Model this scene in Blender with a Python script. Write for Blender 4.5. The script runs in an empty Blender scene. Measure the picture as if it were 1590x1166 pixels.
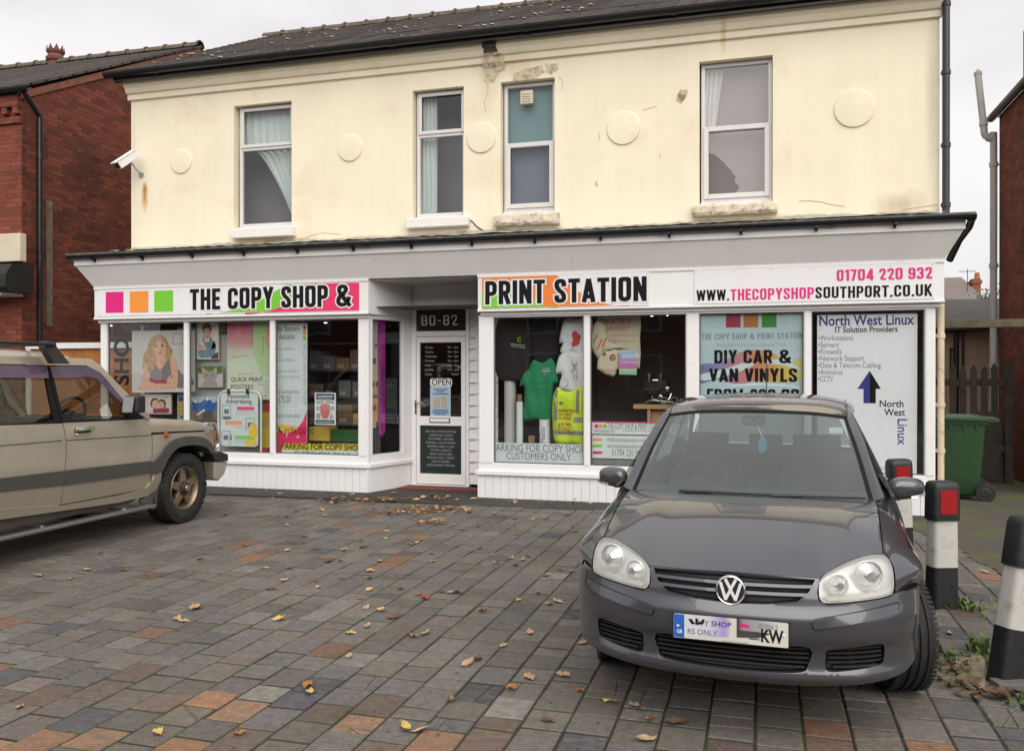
import bpy, bmesh, math, random
import numpy as np
from mathutils import Vector, Matrix
from mathutils.geometry import delaunay_2d_cdt
random.seed(7); R = math.radians
SC = bpy.context.scene; COL = SC.collection
# ------------------------------------------------------------------ camera, sky, sun, exposure
cd = bpy.data.cameras.new('camera'); cam = bpy.data.objects.new('camera', cd); COL.objects.link(cam)
cam.location = (0, 0, 1.6); cam.rotation_euler = (R(90 - .13), 0, R(16.0))
cd.sensor_fit = 'HORIZONTAL'; cd.sensor_width = 36; cd.lens = 36 * 1345 / 1590
cd.clip_start = .05; cd.clip_end = 2000
SC.camera = cam
SUN_EL, SUN_AZ = 43, 152            # azimuth measured clockwise from +Y: behind the camera, to its right
w = bpy.data.worlds.new('World'); SC.world = w; w.use_nodes = True
nt = w.node_tree; N = nt.nodes; L = nt.links
bg = N['Background']; bg.inputs['Strength'].default_value = .10
sky = N.new('ShaderNodeTexSky'); sky.sky_type = 'NISHITA'; sky.sun_disc = False
sky.sun_elevation = R(SUN_EL); sky.sun_rotation = R(SUN_AZ); sky.air_density = 1.0; sky.dust_density = 3.0
hs = N.new('ShaderNodeHueSaturation'); hs.inputs['Saturation'].default_value = .06; hs.inputs['Value'].default_value = .8
L.new(sky.outputs[0], hs.inputs['Color'])
tc = N.new('ShaderNodeTexCoord'); mp = N.new('ShaderNodeMapping'); mp.inputs['Scale'].default_value = (1, 1, 2.5)
L.new(tc.outputs['Generated'], mp.inputs[0])
nz = N.new('ShaderNodeTexNoise'); nz.inputs['Scale'].default_value = 1.7; nz.inputs['Detail'].default_value = 6; nz.inputs['Roughness'].default_value = .45
L.new(mp.outputs[0], nz.inputs['Vector'])
cr = N.new('ShaderNodeValToRGB'); cr.color_ramp.elements[0].position = .36; cr.color_ramp.elements[1].position = .60
cr.color_ramp.elements[0].color = (6.0, 5.9, 6.4, 1); cr.color_ramp.elements[1].color = (9.6, 9.4, 9.5, 1)
L.new(nz.outputs[0], cr.inputs[0])
mx = N.new('ShaderNodeMix'); mx.data_type = 'RGBA'; mx.inputs['Factor'].default_value = .85
L.new(hs.outputs[0], mx.inputs['A']); L.new(cr.outputs[0], mx.inputs['B']); L.new(mx.outputs['Result'], bg.inputs[0])
sd = bpy.data.lights.new('sun', 'SUN'); sd.energy = 3.0; sd.angle = R(80); sd.color = (1, .955, .89)
sun = bpy.data.objects.new('sun', sd); COL.objects.link(sun)
sun.rotation_euler = (R(90 - SUN_EL), 0, R(180 - SUN_AZ))
VS = SC.view_settings; VS.view_transform = 'Standard'; VS.look = 'None'; VS.exposure = .17; VS.gamma = 1
SC.cycles.max_bounces = 8; SC.cycles.transparent_max_bounces = 16
SC.cycles.use_denoising = True
SC.cycles.sample_clamp_indirect = 6
# ------------------------------------------------------------------ photo pixel -> point on a plane of the place
_F, _CU, _HV, _H, _A = 1345., 795., 580., 1.6, R(16.0)
_c, _s = math.cos(_A), math.sin(_A)
def ray(u, v):
    r = (u - _CU) / _F
    return r * _c - _s, r * _s + _c, -(v - _HV) / _F
def at(u, v, Y):                    # on the plane y = Y -> (x, z)
    x, y, z = ray(u, v); t = Y / y
    return x * t, _H + z * t
def atX(u, v, X):                   # on the plane x = X -> (y, z)
    x, y, z = ray(u, v); t = X / x
    return y * t, _H + z * t
def gr(u, v, z0=0.):
    x, y, z = ray(u, v); t = (z0 - _H) / z
    return x * t, y * t
# ------------------------------------------------------------------ materials
def _nd(nt, t, **kw):
    n = nt.nodes.new(t)
    for k, v in kw.items(): setattr(n, k, v)
    return n
def pm(name, col, rough=.55, metal=0., var=.12, vs=6., bump=0., bs=60., coat=0., crough=.03, spec=.5, col2=None, c2s=3., c2lo=.52, c2hi=.7, emit=None, sheen=0.):
    m = bpy.data.materials.new(name); m.use_nodes = True; nt = m.node_tree; b = nt.nodes['Principled BSDF']
    b.inputs['Roughness'].default_value = rough; b.inputs['Metallic'].default_value = metal
    b.inputs['Specular IOR Level'].default_value = spec; b.inputs['Coat Weight'].default_value = coat; b.inputs['Coat Roughness'].default_value = crough
    if sheen: b.inputs['Sheen Weight'].default_value = sheen
    tc = _nd(nt, 'ShaderNodeTexCoord'); nz = _nd(nt, 'ShaderNodeTexNoise')
    nz.inputs['Scale'].default_value = vs; nz.inputs['Detail'].default_value = 5
    nt.links.new(tc.outputs['Object'], nz.inputs['Vector'])
    mr = _nd(nt, 'ShaderNodeMapRange'); mr.inputs['From Min'].default_value = .25; mr.inputs['From Max'].default_value = .75
    mr.inputs['To Min'].default_value = 1 - var; mr.inputs['To Max'].default_value = 1 + var
    nt.links.new(nz.outputs[0], mr.inputs[0])
    mu = _nd(nt, 'ShaderNodeMix', data_type='RGBA', blend_type='MULTIPLY'); mu.inputs['Factor'].default_value = 1
    mu.inputs['A'].default_value = (*col, 1); nt.links.new(mr.outputs[0], mu.inputs['B'])
    out = mu.outputs['Result']
    if col2:
        n2 = _nd(nt, 'ShaderNodeTexNoise'); n2.inputs['Scale'].default_value = c2s; n2.inputs['Detail'].default_value = 7; n2.inputs['Roughness'].default_value = .65
        nt.links.new(tc.outputs['Object'], n2.inputs['Vector'])
        m2 = _nd(nt, 'ShaderNodeMapRange'); m2.inputs['From Min'].default_value = c2lo; m2.inputs['From Max'].default_value = c2hi
        nt.links.new(n2.outputs[0], m2.inputs[0])
        mm = _nd(nt, 'ShaderNodeMix', data_type='RGBA'); mm.inputs['B'].default_value = (*col2, 1)
        nt.links.new(m2.outputs[0], mm.inputs['Factor']); nt.links.new(out, mm.inputs['A']); out = mm.outputs['Result']
    nt.links.new(out, b.inputs['Base Color'])
    if bump:
        nb = _nd(nt, 'ShaderNodeTexNoise'); nb.inputs['Scale'].default_value = bs; nb.inputs['Detail'].default_value = 6
        nt.links.new(tc.outputs['Object'], nb.inputs['Vector'])
        bp = _nd(nt, 'ShaderNodeBump'); bp.inputs['Strength'].default_value = bump; bp.inputs['Distance'].default_value = .01
        nt.links.new(nb.outputs[0], bp.inputs['Height']); nt.links.new(bp.outputs[0], b.inputs['Normal'])
    if emit:
        b.inputs['Emission Color'].default_value = (*emit[0], 1); b.inputs['Emission Strength'].default_value = emit[1]
    return m
def glassmat(name, tint=(.92, .95, .94), ior=1.5, rough=0., base=None, bf=0., wob=.05):
    m = bpy.data.materials.new(name); m.use_nodes = True; nt = m.node_tree
    o = nt.nodes['Material Output']; nt.nodes.remove(nt.nodes['Principled BSDF'])
    tr = _nd(nt, 'ShaderNodeBsdfTransparent'); tr.inputs[0].default_value = (*tint, 1)
    gl = _nd(nt, 'ShaderNodeBsdfGlossy'); gl.inputs['Roughness'].default_value = rough
    tc = _nd(nt, 'ShaderNodeTexCoord'); nb = _nd(nt, 'ShaderNodeTexNoise'); nb.inputs['Scale'].default_value = 1.3
    nt.links.new(tc.outputs['Object'], nb.inputs['Vector'])
    bp = _nd(nt, 'ShaderNodeBump'); bp.inputs['Strength'].default_value = wob; bp.inputs['Distance'].default_value = .05
    nt.links.new(nb.outputs[0], bp.inputs['Height']); nt.links.new(bp.outputs[0], gl.inputs['Normal'])
    fr = _nd(nt, 'ShaderNodeFresnel'); ge = _nd(nt, 'ShaderNodeNewGeometry')
    bk = _nd(nt, 'ShaderNodeMath', operation='MULTIPLY_ADD'); bk.inputs[1].default_value = 1 / ior - ior; bk.inputs[2].default_value = ior   # a thin sheet: the same from both sides
    nt.links.new(ge.outputs['Backfacing'], bk.inputs[0]); nt.links.new(bk.outputs[0], fr.inputs[0])
    mx = _nd(nt, 'ShaderNodeMixShader')
    src = tr.outputs[0]
    if base:
        df = _nd(nt, 'ShaderNodeBsdfDiffuse'); df.inputs[0].default_value = (*base, 1)
        m1 = _nd(nt, 'ShaderNodeMixShader'); m1.inputs[0].default_value = bf
        nt.links.new(tr.outputs[0], m1.inputs[1]); nt.links.new(df.outputs[0], m1.inputs[2]); src = m1.outputs[0]
    nt.links.new(fr.outputs[0], mx.inputs[0]); nt.links.new(src, mx.inputs[1]); nt.links.new(gl.outputs[0], mx.inputs[2])
    nt.links.new(mx.outputs[0], o.inputs[0])
    return m
def brickmat(name, axis, c1, c2, mortar, bw=.225, rh=.075, ms=.006, stain=(.02, .014, .012), st_lo=.5, st_hi=.75, st_s=.8, bump=.5, bias=0.):
    """axis 'x': wall facing along x (uses y,z); 'y': wall facing along y (uses x,z); 'z': seen from above (x,y)"""
    m = bpy.data.materials.new(name); m.use_nodes = True; nt = m.node_tree; b = nt.nodes['Principled BSDF']
    b.inputs['Roughness'].default_value = .85; b.inputs['Specular IOR Level'].default_value = .25
    g = _nd(nt, 'ShaderNodeNewGeometry'); sp = _nd(nt, 'ShaderNodeSeparateXYZ'); cb = _nd(nt, 'ShaderNodeCombineXYZ')
    nt.links.new(g.outputs['Position'], sp.inputs[0])
    a, c = {'x': ('Y', 'Z'), 'y': ('X', 'Z'), 'z': ('X', 'Y')}[axis]
    nt.links.new(sp.outputs[a], cb.inputs[0]); nt.links.new(sp.outputs[c], cb.inputs[1])
    dn = _nd(nt, 'ShaderNodeTexNoise'); dn.inputs['Scale'].default_value = 9; nt.links.new(cb.outputs[0], dn.inputs['Vector'])
    va = _nd(nt, 'ShaderNodeVectorMath', operation='MULTIPLY_ADD'); va.inputs[1].default_value = (.008, .008, 0)
    nt.links.new(dn.outputs['Color'], va.inputs[0]); nt.links.new(cb.outputs[0], va.inputs[2])
    br = _nd(nt, 'ShaderNodeTexBrick'); br.inputs['Scale'].default_value = 1; br.inputs['Brick Width'].default_value = bw; br.inputs['Row Height'].default_value = rh
    br.inputs['Mortar Size'].default_value = ms; br.inputs['Mortar Smooth'].default_value = .3; br.inputs['Bias'].default_value = bias
    br.inputs['Color1'].default_value = (*c1, 1); br.inputs['Color2'].default_value = (*c2, 1); br.inputs['Mortar'].default_value = (*mortar, 1)
    nt.links.new(va.outputs[0], br.inputs['Vector'])
    n2 = _nd(nt, 'ShaderNodeTexNoise'); n2.inputs['Scale'].default_value = st_s; n2.inputs['Detail'].default_value = 8; n2.inputs['Roughness'].default_value = .68
    nt.links.new(g.outputs['Position'], n2.inputs['Vector'])
    m2 = _nd(nt, 'ShaderNodeMapRange'); m2.inputs['From Min'].default_value = st_lo; m2.inputs['From Max'].default_value = st_hi; m2.inputs['To Max'].default_value = .8
    nt.links.new(n2.outputs[0], m2.inputs[0])
    mm = _nd(nt, 'ShaderNodeMix', data_type='RGBA'); mm.inputs['B'].default_value = (*stain, 1)
    nt.links.new(m2.outputs[0], mm.inputs['Factor']); nt.links.new(br.outputs['Color'], mm.inputs['A'])
    n3 = _nd(nt, 'ShaderNodeTexNoise'); n3.inputs['Scale'].default_value = 45; n3.inputs['Detail'].default_value = 4; nt.links.new(g.outputs['Position'], n3.inputs['Vector'])
    m3 = _nd(nt, 'ShaderNodeMapRange'); m3.inputs['To Min'].default_value = .6; m3.inputs['To Max'].default_value = 1.4; nt.links.new(n3.outputs[0], m3.inputs[0])
    mu = _nd(nt, 'ShaderNodeMix', data_type='RGBA', blend_type='MULTIPLY'); mu.inputs['Factor'].default_value = 1
    nt.links.new(mm.outputs['Result'], mu.inputs['A']); nt.links.new(m3.outputs[0], mu.inputs['B']); nt.links.new(mu.outputs['Result'], b.inputs['Base Color'])
    ad = _nd(nt, 'ShaderNodeMath', operation='MULTIPLY_ADD'); ad.inputs[1].default_value = -1.0
    nt.links.new(br.outputs['Fac'], ad.inputs[0]); nt.links.new(n3.outputs[0], ad.inputs[2])
    bp = _nd(nt, 'ShaderNodeBump'); bp.inputs['Strength'].default_value = bump; bp.inputs['Distance'].default_value = .008
    nt.links.new(ad.outputs[0], bp.inputs['Height']); nt.links.new(bp.outputs[0], b.inputs['Normal'])
    return m
def gradmat(name, stops, axis=2, lo=0., hi=1., rough=.5):
    """a colour gradient along an object axis (print colours, or sky reflection painted behind a pane)"""
    m = bpy.data.materials.new(name); m.use_nodes = True; nt = m.node_tree; b = nt.nodes['Principled BSDF']; b.inputs['Roughness'].default_value = rough
    tc = _nd(nt, 'ShaderNodeTexCoord'); sp = _nd(nt, 'ShaderNodeSeparateXYZ'); nt.links.new(tc.outputs['Object'], sp.inputs[0])
    nz = _nd(nt, 'ShaderNodeTexNoise'); nz.inputs['Scale'].default_value = 3; nt.links.new(tc.outputs['Object'], nz.inputs['Vector'])
    mr = _nd(nt, 'ShaderNodeMapRange'); mr.inputs['From Min'].default_value = lo; mr.inputs['From Max'].default_value = hi
    nt.links.new(sp.outputs[axis], mr.inputs[0])
    ma = _nd(nt, 'ShaderNodeMath', operation='MULTIPLY_ADD'); ma.inputs[1].default_value = .12; nt.links.new(nz.outputs[0], ma.inputs[0]); nt.links.new(mr.outputs[0], ma.inputs[2])
    sb = _nd(nt, 'ShaderNodeMath', operation='SUBTRACT'); sb.inputs[1].default_value = .06; nt.links.new(ma.outputs[0], sb.inputs[0])
    cr = _nd(nt, 'ShaderNodeValToRGB'); e = cr.color_ramp.elements
    while len(e) < len(stops): e.new(.5)
    for k, (p, c) in enumerate(stops): e[k].position = p; e[k].color = (*c, 1)
    nt.links.new(sb.outputs[0], cr.inputs[0]); nt.links.new(cr.outputs[0], b.inputs['Base Color'])
    return m
# ------------------------------------------------------------------ mesh builders
def sub(a, b): return (a[0] - b[0], a[1] - b[1], a[2] - b[2])
def wloc(o):
    p = Vector((0, 0, 0))
    while o: p += o.location; o = o.parent
    return p
def tag(o, label=None, cat=None, group=None, kind=None):
    if label: o['label'] = label
    if cat: o['category'] = cat
    if group: o['group'] = group
    if kind: o['kind'] = kind
    return o
def thing(name, label, cat, loc=(0, 0, 0), rz=0., group=None):
    o = bpy.data.objects.new(name, None); COL.objects.link(o); o.location = loc; o.rotation_euler = (0, 0, rz); o.empty_display_size = .2
    return tag(o, label, cat, group)
class MB:
    def __init__(s): s.v = []; s.f = []
    def add(s, vs, fs):
        k = len(s.v); s.v += [tuple(map(float, p)) for p in vs]; s.f += [[i + k for i in f] for f in fs]; return s
    def box(s, x0, y0, z0, x1, y1, z1):
        x0, x1 = sorted((x0, x1)); y0, y1 = sorted((y0, y1)); z0, z1 = sorted((z0, z1))
        return s.add([(x0, y0, z0), (x1, y0, z0), (x1, y1, z0), (x0, y1, z0), (x0, y0, z1), (x1, y0, z1), (x1, y1, z1), (x0, y1, z1)],
              [(0, 3, 2, 1), (4, 5, 6, 7), (0, 1, 5, 4), (1, 2, 6, 5), (2, 3, 7, 6), (3, 0, 4, 7)])
    def obox(s, c, ax, ay, az):
        c, ax, ay, az = map(Vector, (c, ax, ay, az)); P = []
        for k in (-1, 1):
            for i, j in ((-1, -1), (1, -1), (1, 1), (-1, 1)): P.append(tuple(c + ax * i + ay * j + az * k))
        return s.add(P, [(0, 3, 2, 1), (4, 5, 6, 7), (0, 1, 5, 4), (1, 2, 6, 5), (2, 3, 7, 6), (3, 0, 4, 7)])
    def quad(s, *p): return s.add(p, [tuple(range(len(p)))])
    def prism(s, prof, a, b, fn):
        """prof: closed 2D profile; fn(p, t) -> point; extruded from t=a to t=b"""
        n = len(prof); V = [fn(p, a) for p in prof] + [fn(p, b) for p in prof]
        F = [(i, (i + 1) % n, n + (i + 1) % n, n + i) for i in range(n)]
        return s.add(V, F + [tuple(range(n - 1, -1, -1)), tuple(range(n, 2 * n))])
    def prismx(s, prof, x0, x1): return s.prism(prof, x0, x1, lambda p, t: (t, p[0], p[1]))
    def prismy(s, prof, y0, y1): return s.prism(prof, y0, y1, lambda p, t: (p[0], t, p[1]))
    def prismz(s, prof, z0, z1): return s.prism(prof, z0, z1, lambda p, t: (p[0], p[1], t))
    def tube(s, path, r, n=10, cap=True, closed=False):
        P = [Vector(p) for p in path]; m = len(P); rr = r if isinstance(r, (list, tuple)) else [r] * m
        V = []; prev = None
        for i, p in enumerate(P):
            a = P[(i - 1) % m] if (closed or i > 0) else p; b = P[(i + 1) % m] if (closed or i < m - 1) else p
            d = (b - a).normalized()
            if prev is None:
                q = Vector((0, 0, 1)) if abs(d.z) < .9 else Vector((1, 0, 0)); u = d.cross(q).normalized()
            else:
                u = (prev - d * prev.dot(d)).normalized()
            prev = u; w2 = d.cross(u)
            V += [tuple(p + (u * math.cos(2 * math.pi * k / n) + w2 * math.sin(2 * math.pi * k / n)) * rr[i]) for k in range(n)]
        F = []
        for i in range(m if closed else m - 1):
            j = (i + 1) % m
            F += [(i * n + k, i * n + (k + 1) % n, j * n + (k + 1) % n, j * n + k) for k in range(n)]
        if cap and not closed: F += [tuple(range(n - 1, -1, -1)), tuple((m - 1) * n + k for k in range(n))]
        return s.add(V, F)
    def lathe(s, prof, c=(0, 0, 0), axis='x', n=40, a0=0., a1=2 * math.pi):
        """prof: list of (t along the axis, radius)"""
        full = abs(a1 - a0 - 2 * math.pi) < 1e-6; m = n if full else n + 1; V = []
        for t, r in prof:
            for k in range(m):
                a = a0 + (a1 - a0) * k / n; p, q = r * math.cos(a), r * math.sin(a)
                V.append({'x': (c[0] + t, c[1] + p, c[2] + q), 'y': (c[0] + p, c[1] + t, c[2] + q), 'z': (c[0] + p, c[1] + q, c[2] + t)}[axis])
        F = []
        for i in range(len(prof) - 1):
            for k in range(n if full else n):
                k2 = (k + 1) % m
                if not full and k + 1 >= m: continue
                F.append((i * m + k, i * m + k2, (i + 1) * m + k2, (i + 1) * m + k))
        return s.add(V, F)
    def grid(s, P, closed_u=False):
        r = len(P); c = len(P[0]); V = [p for row in P for p in row]
        F = [(i * c + j, i * c + j + 1, (i + 1) * c + j + 1, (i + 1) * c + j) for i in range(r - 1) for j in range(c - 1)]
        return s.add(V, F)
    def mirror(s, axis=0, c=0.):
        def m(p): q = list(p); q[axis] = 2 * c - q[axis]; return tuple(q)
        n = len(s.v); s.v += [m(p) for p in s.v]; s.f += [[i + n for i in reversed(f)] for f in s.f]; return s
    def mirrored(s, axis=0, c=0.):
        o = MB()
        for p in s.v:
            q = list(p); q[axis] = 2 * c - q[axis]; o.v.append(tuple(q))
        o.f = [list(reversed(f)) for f in s.f]; return o
    def build(s, name, mat, parent=None, local=False, smooth=False, bevel=0., loc=None, recalc=True, seg=2, auto=40, label=None):
        if not s.v: raise ValueError('empty mesh ' + name)
        if parent is not None: o3 = Vector((0, 0, 0)) if local else wloc(parent)
        elif loc is not None: o3 = Vector(loc)
        else:
            A = np.array(s.v); o3 = Vector(((A[:, 0].min() + A[:, 0].max()) / 2, (A[:, 1].min() + A[:, 1].max()) / 2, A[:, 2].min()))
        me = bpy.data.meshes.new(name); me.from_pydata([sub(p, o3) for p in s.v], [], s.f)
        bm = bmesh.new(); bm.from_mesh(me)
        bmesh.ops.remove_doubles(bm, verts=bm.verts, dist=1e-6) if smooth else None
        if recalc: bmesh.ops.recalc_face_normals(bm, faces=bm.faces)
        if smooth:
            for f in bm.faces: f.smooth = True
            for e in bm.edges:
                if len(e.link_faces) == 2 and e.calc_face_angle(0) > R(auto): e.smooth = False
        bm.to_mesh(me); bm.free()
        me.materials.append(mat); o = bpy.data.objects.new(name, me); COL.objects.link(o)
        if parent is not None: o.parent = parent
        else: o.location = o3
        if bevel:
            b = o.modifiers.new('bevel', 'BEVEL'); b.width = bevel; b.segments = seg; b.limit_method = 'ANGLE'; b.angle_limit = R(35)
        if label: o['label'] = label
        return o
def inpoly(p, poly):
    x, y = p; c = False; n = len(poly); j = n - 1
    for i in range(n):
        xi, yi = poly[i]; xj, yj = poly[j]
        if (yi > y) != (yj > y) and x < (xj - xi) * (y - yi) / (yj - yi) + xi: c = not c
        j = i
    return c
def resample(poly, step, closed=True):
    out = []; n = len(poly)
    for i in range(n if closed else n - 1):
        a, b = poly[i], poly[(i + 1) % n]; d = math.dist(a, b); k = max(1, int(math.ceil(d / step)))
        out += [tuple(a[q] + (b[q] - a[q]) * t / k for q in range(len(a))) for t in range(k)]
    if not closed: out.append(tuple(poly[-1]))
    return out
def _cr(p0, p1, p2, p3, t):
    return tuple(.5 * (2 * b + (c - a) * t + (2 * a - 5 * b + 4 * c - d) * t * t + (-a + 3 * b - 3 * c + d) * t ** 3) for a, b, c, d in zip(p0, p1, p2, p3))
def smooth(pts, k=5, closed=True):
    n = len(pts); out = []
    for i in range(n if closed else n - 1):
        g = (lambda q: pts[q % n]) if closed else (lambda q: pts[min(max(q, 0), n - 1)])
        out += [_cr(g(i - 1), g(i), g(i + 1), g(i + 2), t / k) for t in range(k)]
    if not closed: out.append(tuple(pts[-1]))
    return out
def spl(pts, n):                    # Catmull-Rom through pts, n samples
    m = len(pts); out = []
    for q in range(n):
        s = q / (n - 1) * (m - 1); i = min(int(s), m - 2); g = lambda j: pts[j] if 0 <= j < m else (tuple(2 * a - b for a, b in zip(pts[0], pts[1])) if j < 0 else tuple(2 * a - b for a, b in zip(pts[-1], pts[-2])))
        out.append(_cr(g(i - 1), g(i), g(i + 1), g(i + 2), s - i))
    return out
def patch(ctrl, nu, nv):
    rows = [spl(r, nv) for r in ctrl]; cols = [spl([r[j] for r in rows], nu) for j in range(nv)]
    return [[cols[j][i] for j in range(nv)] for i in range(nu)]
def fill2d(outer, holes=(), step=.1, interior=True, jit=0.):
    """triangles of a polygon with holes; returns verts2d, tris, boundary loops"""
    loops = [resample(outer, step)] + [resample(h, step) for h in holes]
    pts = []; ed = []; ids = []
    for l in loops:
        k = len(pts); pts += l; ed += [(k + i, k + (i + 1) % len(l)) for i in range(len(l))]
    if interior:
        B = np.array(pts); x0, y0 = B.min(0); x1, y1 = B.max(0)
        for i in range(int((x1 - x0) / step) + 1):
            for j in range(int((y1 - y0) / step) + 1):
                p = (x0 + (i + .5 + random.uniform(-jit, jit)) * step, y0 + (j + .5 + random.uniform(-jit, jit)) * step)
                if inpoly(p, loops[0]) and not any(inpoly(p, h) for h in loops[1:]) and np.min(np.sum((B - p) ** 2, 1)) > (step * .45) ** 2: pts.append(p)
    V, E, F, *_ = delaunay_2d_cdt([Vector(p) for p in pts], ed, [], 0, 1e-7)
    V = [tuple(p) for p in V]; T = []
    for f in F:
        c = (sum(V[i][0] for i in f) / len(f), sum(V[i][1] for i in f) / len(f))
        a_, b_, c_ = (Vector(V[i]) for i in f[:3]); lg = max((a_ - b_).length, (b_ - c_).length, (c_ - a_).length)
        if abs((b_ - a_).x * (c_ - a_).y - (b_ - a_).y * (c_ - a_).x) < .004 * lg * lg: continue      # slivers along straight edges would bend the shading
        if inpoly(c, loops[0]) and not any(inpoly(c, h) for h in loops[1:]): T.append(tuple(f))
    return V, T, loops
def panel(outer, holes, step, fn, inward=(0, .02, 0), rim=True, mb=None):
    """a skin: 2D outline (with holes) mapped to 3D by fn, its edges turned in by `inward`"""
    mb = mb or MB(); V, T, loops = fill2d(outer, holes, step); mb.add([fn(*p) for p in V], T)
    if rim:
        for l in loops:
            P = [fn(*p) for p in l]; n = len(P)
            Q = [tuple(a + b for a, b in zip(p, inward(*l[i]) if callable(inward) else inward)) for i, p in enumerate(P)]
            mb.add(P + Q, [(i, (i + 1) % n, n + (i + 1) % n, n + i) for i in range(n)])
    return mb
def ell(cx, cy, rx, ry, n=32, a0=0.): return [(cx + rx * math.cos(a0 + 2 * math.pi * k / n), cy + ry * math.sin(a0 + 2 * math.pi * k / n)) for k in range(n)]
def rrect(x0, y0, x1, y1, r, n=5):
    out = []
    for cx, cy, a in ((x1 - r, y1 - r, 0), (x0 + r, y1 - r, 90), (x0 + r, y0 + r, 180), (x1 - r, y0 + r, 270)):
        out += [(cx + r * math.cos(R(a + 90 * k / n)), cy + r * math.sin(R(a + 90 * k / n))) for k in range(n + 1)]
    return out
def flat(mb, poly, Y, tri=True):    # a flat shape in the plane y = Y facing the street
    V, T, _ = fill2d(poly, (), 9, interior=False); mb.add([(x, Y, z) for x, z in V], T); return mb
# ------------------------------------------------------------------ lettering
_TC = {}
def _bfont(s, bold=0.):
    k = (s, bold)
    if k not in _TC:
        cu = bpy.data.curves.new('t', 'FONT'); cu.body = s; cu.offset = bold; cu.resolution_u = 3
        o = bpy.data.objects.new('t', cu); COL.objects.link(o)
        dg = bpy.context.evaluated_depsgraph_get(); me = bpy.data.meshes.new_from_object(o.evaluated_get(dg))
        _TC[k] = ([tuple(v.co) for v in me.vertices], [tuple(p.vertices) for p in me.polygons])
        bpy.data.objects.remove(o); bpy.data.meshes.remove(me); bpy.data.curves.remove(cu)
    return _TC[k]
_CAP = None
def _fit(s, bold=0.):
    global _CAP
    if _CAP is None: _CAP = max(p[1] for p in _bfont('H')[0])
    V, F = _bfont(s, bold); xs = [p[0] for p in V]
    return V, F, min(xs), max(xs), _CAP
def text(mb, s, x, z, Y, h, wid=None, align='L', bold=0., xs=1., rot=0., maxw=None, frame=None):
    """s on the plane y = Y, baseline z, cap height h; wid fixes its width"""
    V, F, a, b, cap = _fit(s, bold); k = h / cap; kx = k * xs
    if wid: kx = wid / (b - a)
    if maxw and (b - a) * kx > maxw: kx = maxw / (b - a)
    W = (b - a) * kx; o = {'L': 0, 'C': -W / 2, 'R': -W}[align]; c, sn = math.cos(rot), math.sin(rot); P = []
    for p in V:
        q, r = (p[0] - a) * kx + o, p[1] * k; q, r = q * c - r * sn, q * sn + r * c
        P.append(frame(x + q, z + r) if frame else (x + q, Y, z + r))
    return mb.add(P, F)
def _rnd(pts, rad, closed=False):
    n = len(pts); out = []
    for i in range(n):
        if not closed and i in (0, n - 1): out.append(pts[i]); continue
        p, a, b = Vector(pts[i]), Vector(pts[i - 1]), Vector(pts[(i + 1) % n])
        ra = min(rad, (a - p).length / 2, (b - p).length / 2); s, e = p + (a - p).normalized() * ra, p + (b - p).normalized() * ra
        for k in range(6):
            t = k / 5; out.append(tuple(s * (1 - t) ** 2 + p * 2 * t * (1 - t) + e * t * t))
    return out
_t = .175; _l, _b, _p = _t / 2, _t / 2, 1 - _t / 2
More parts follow.
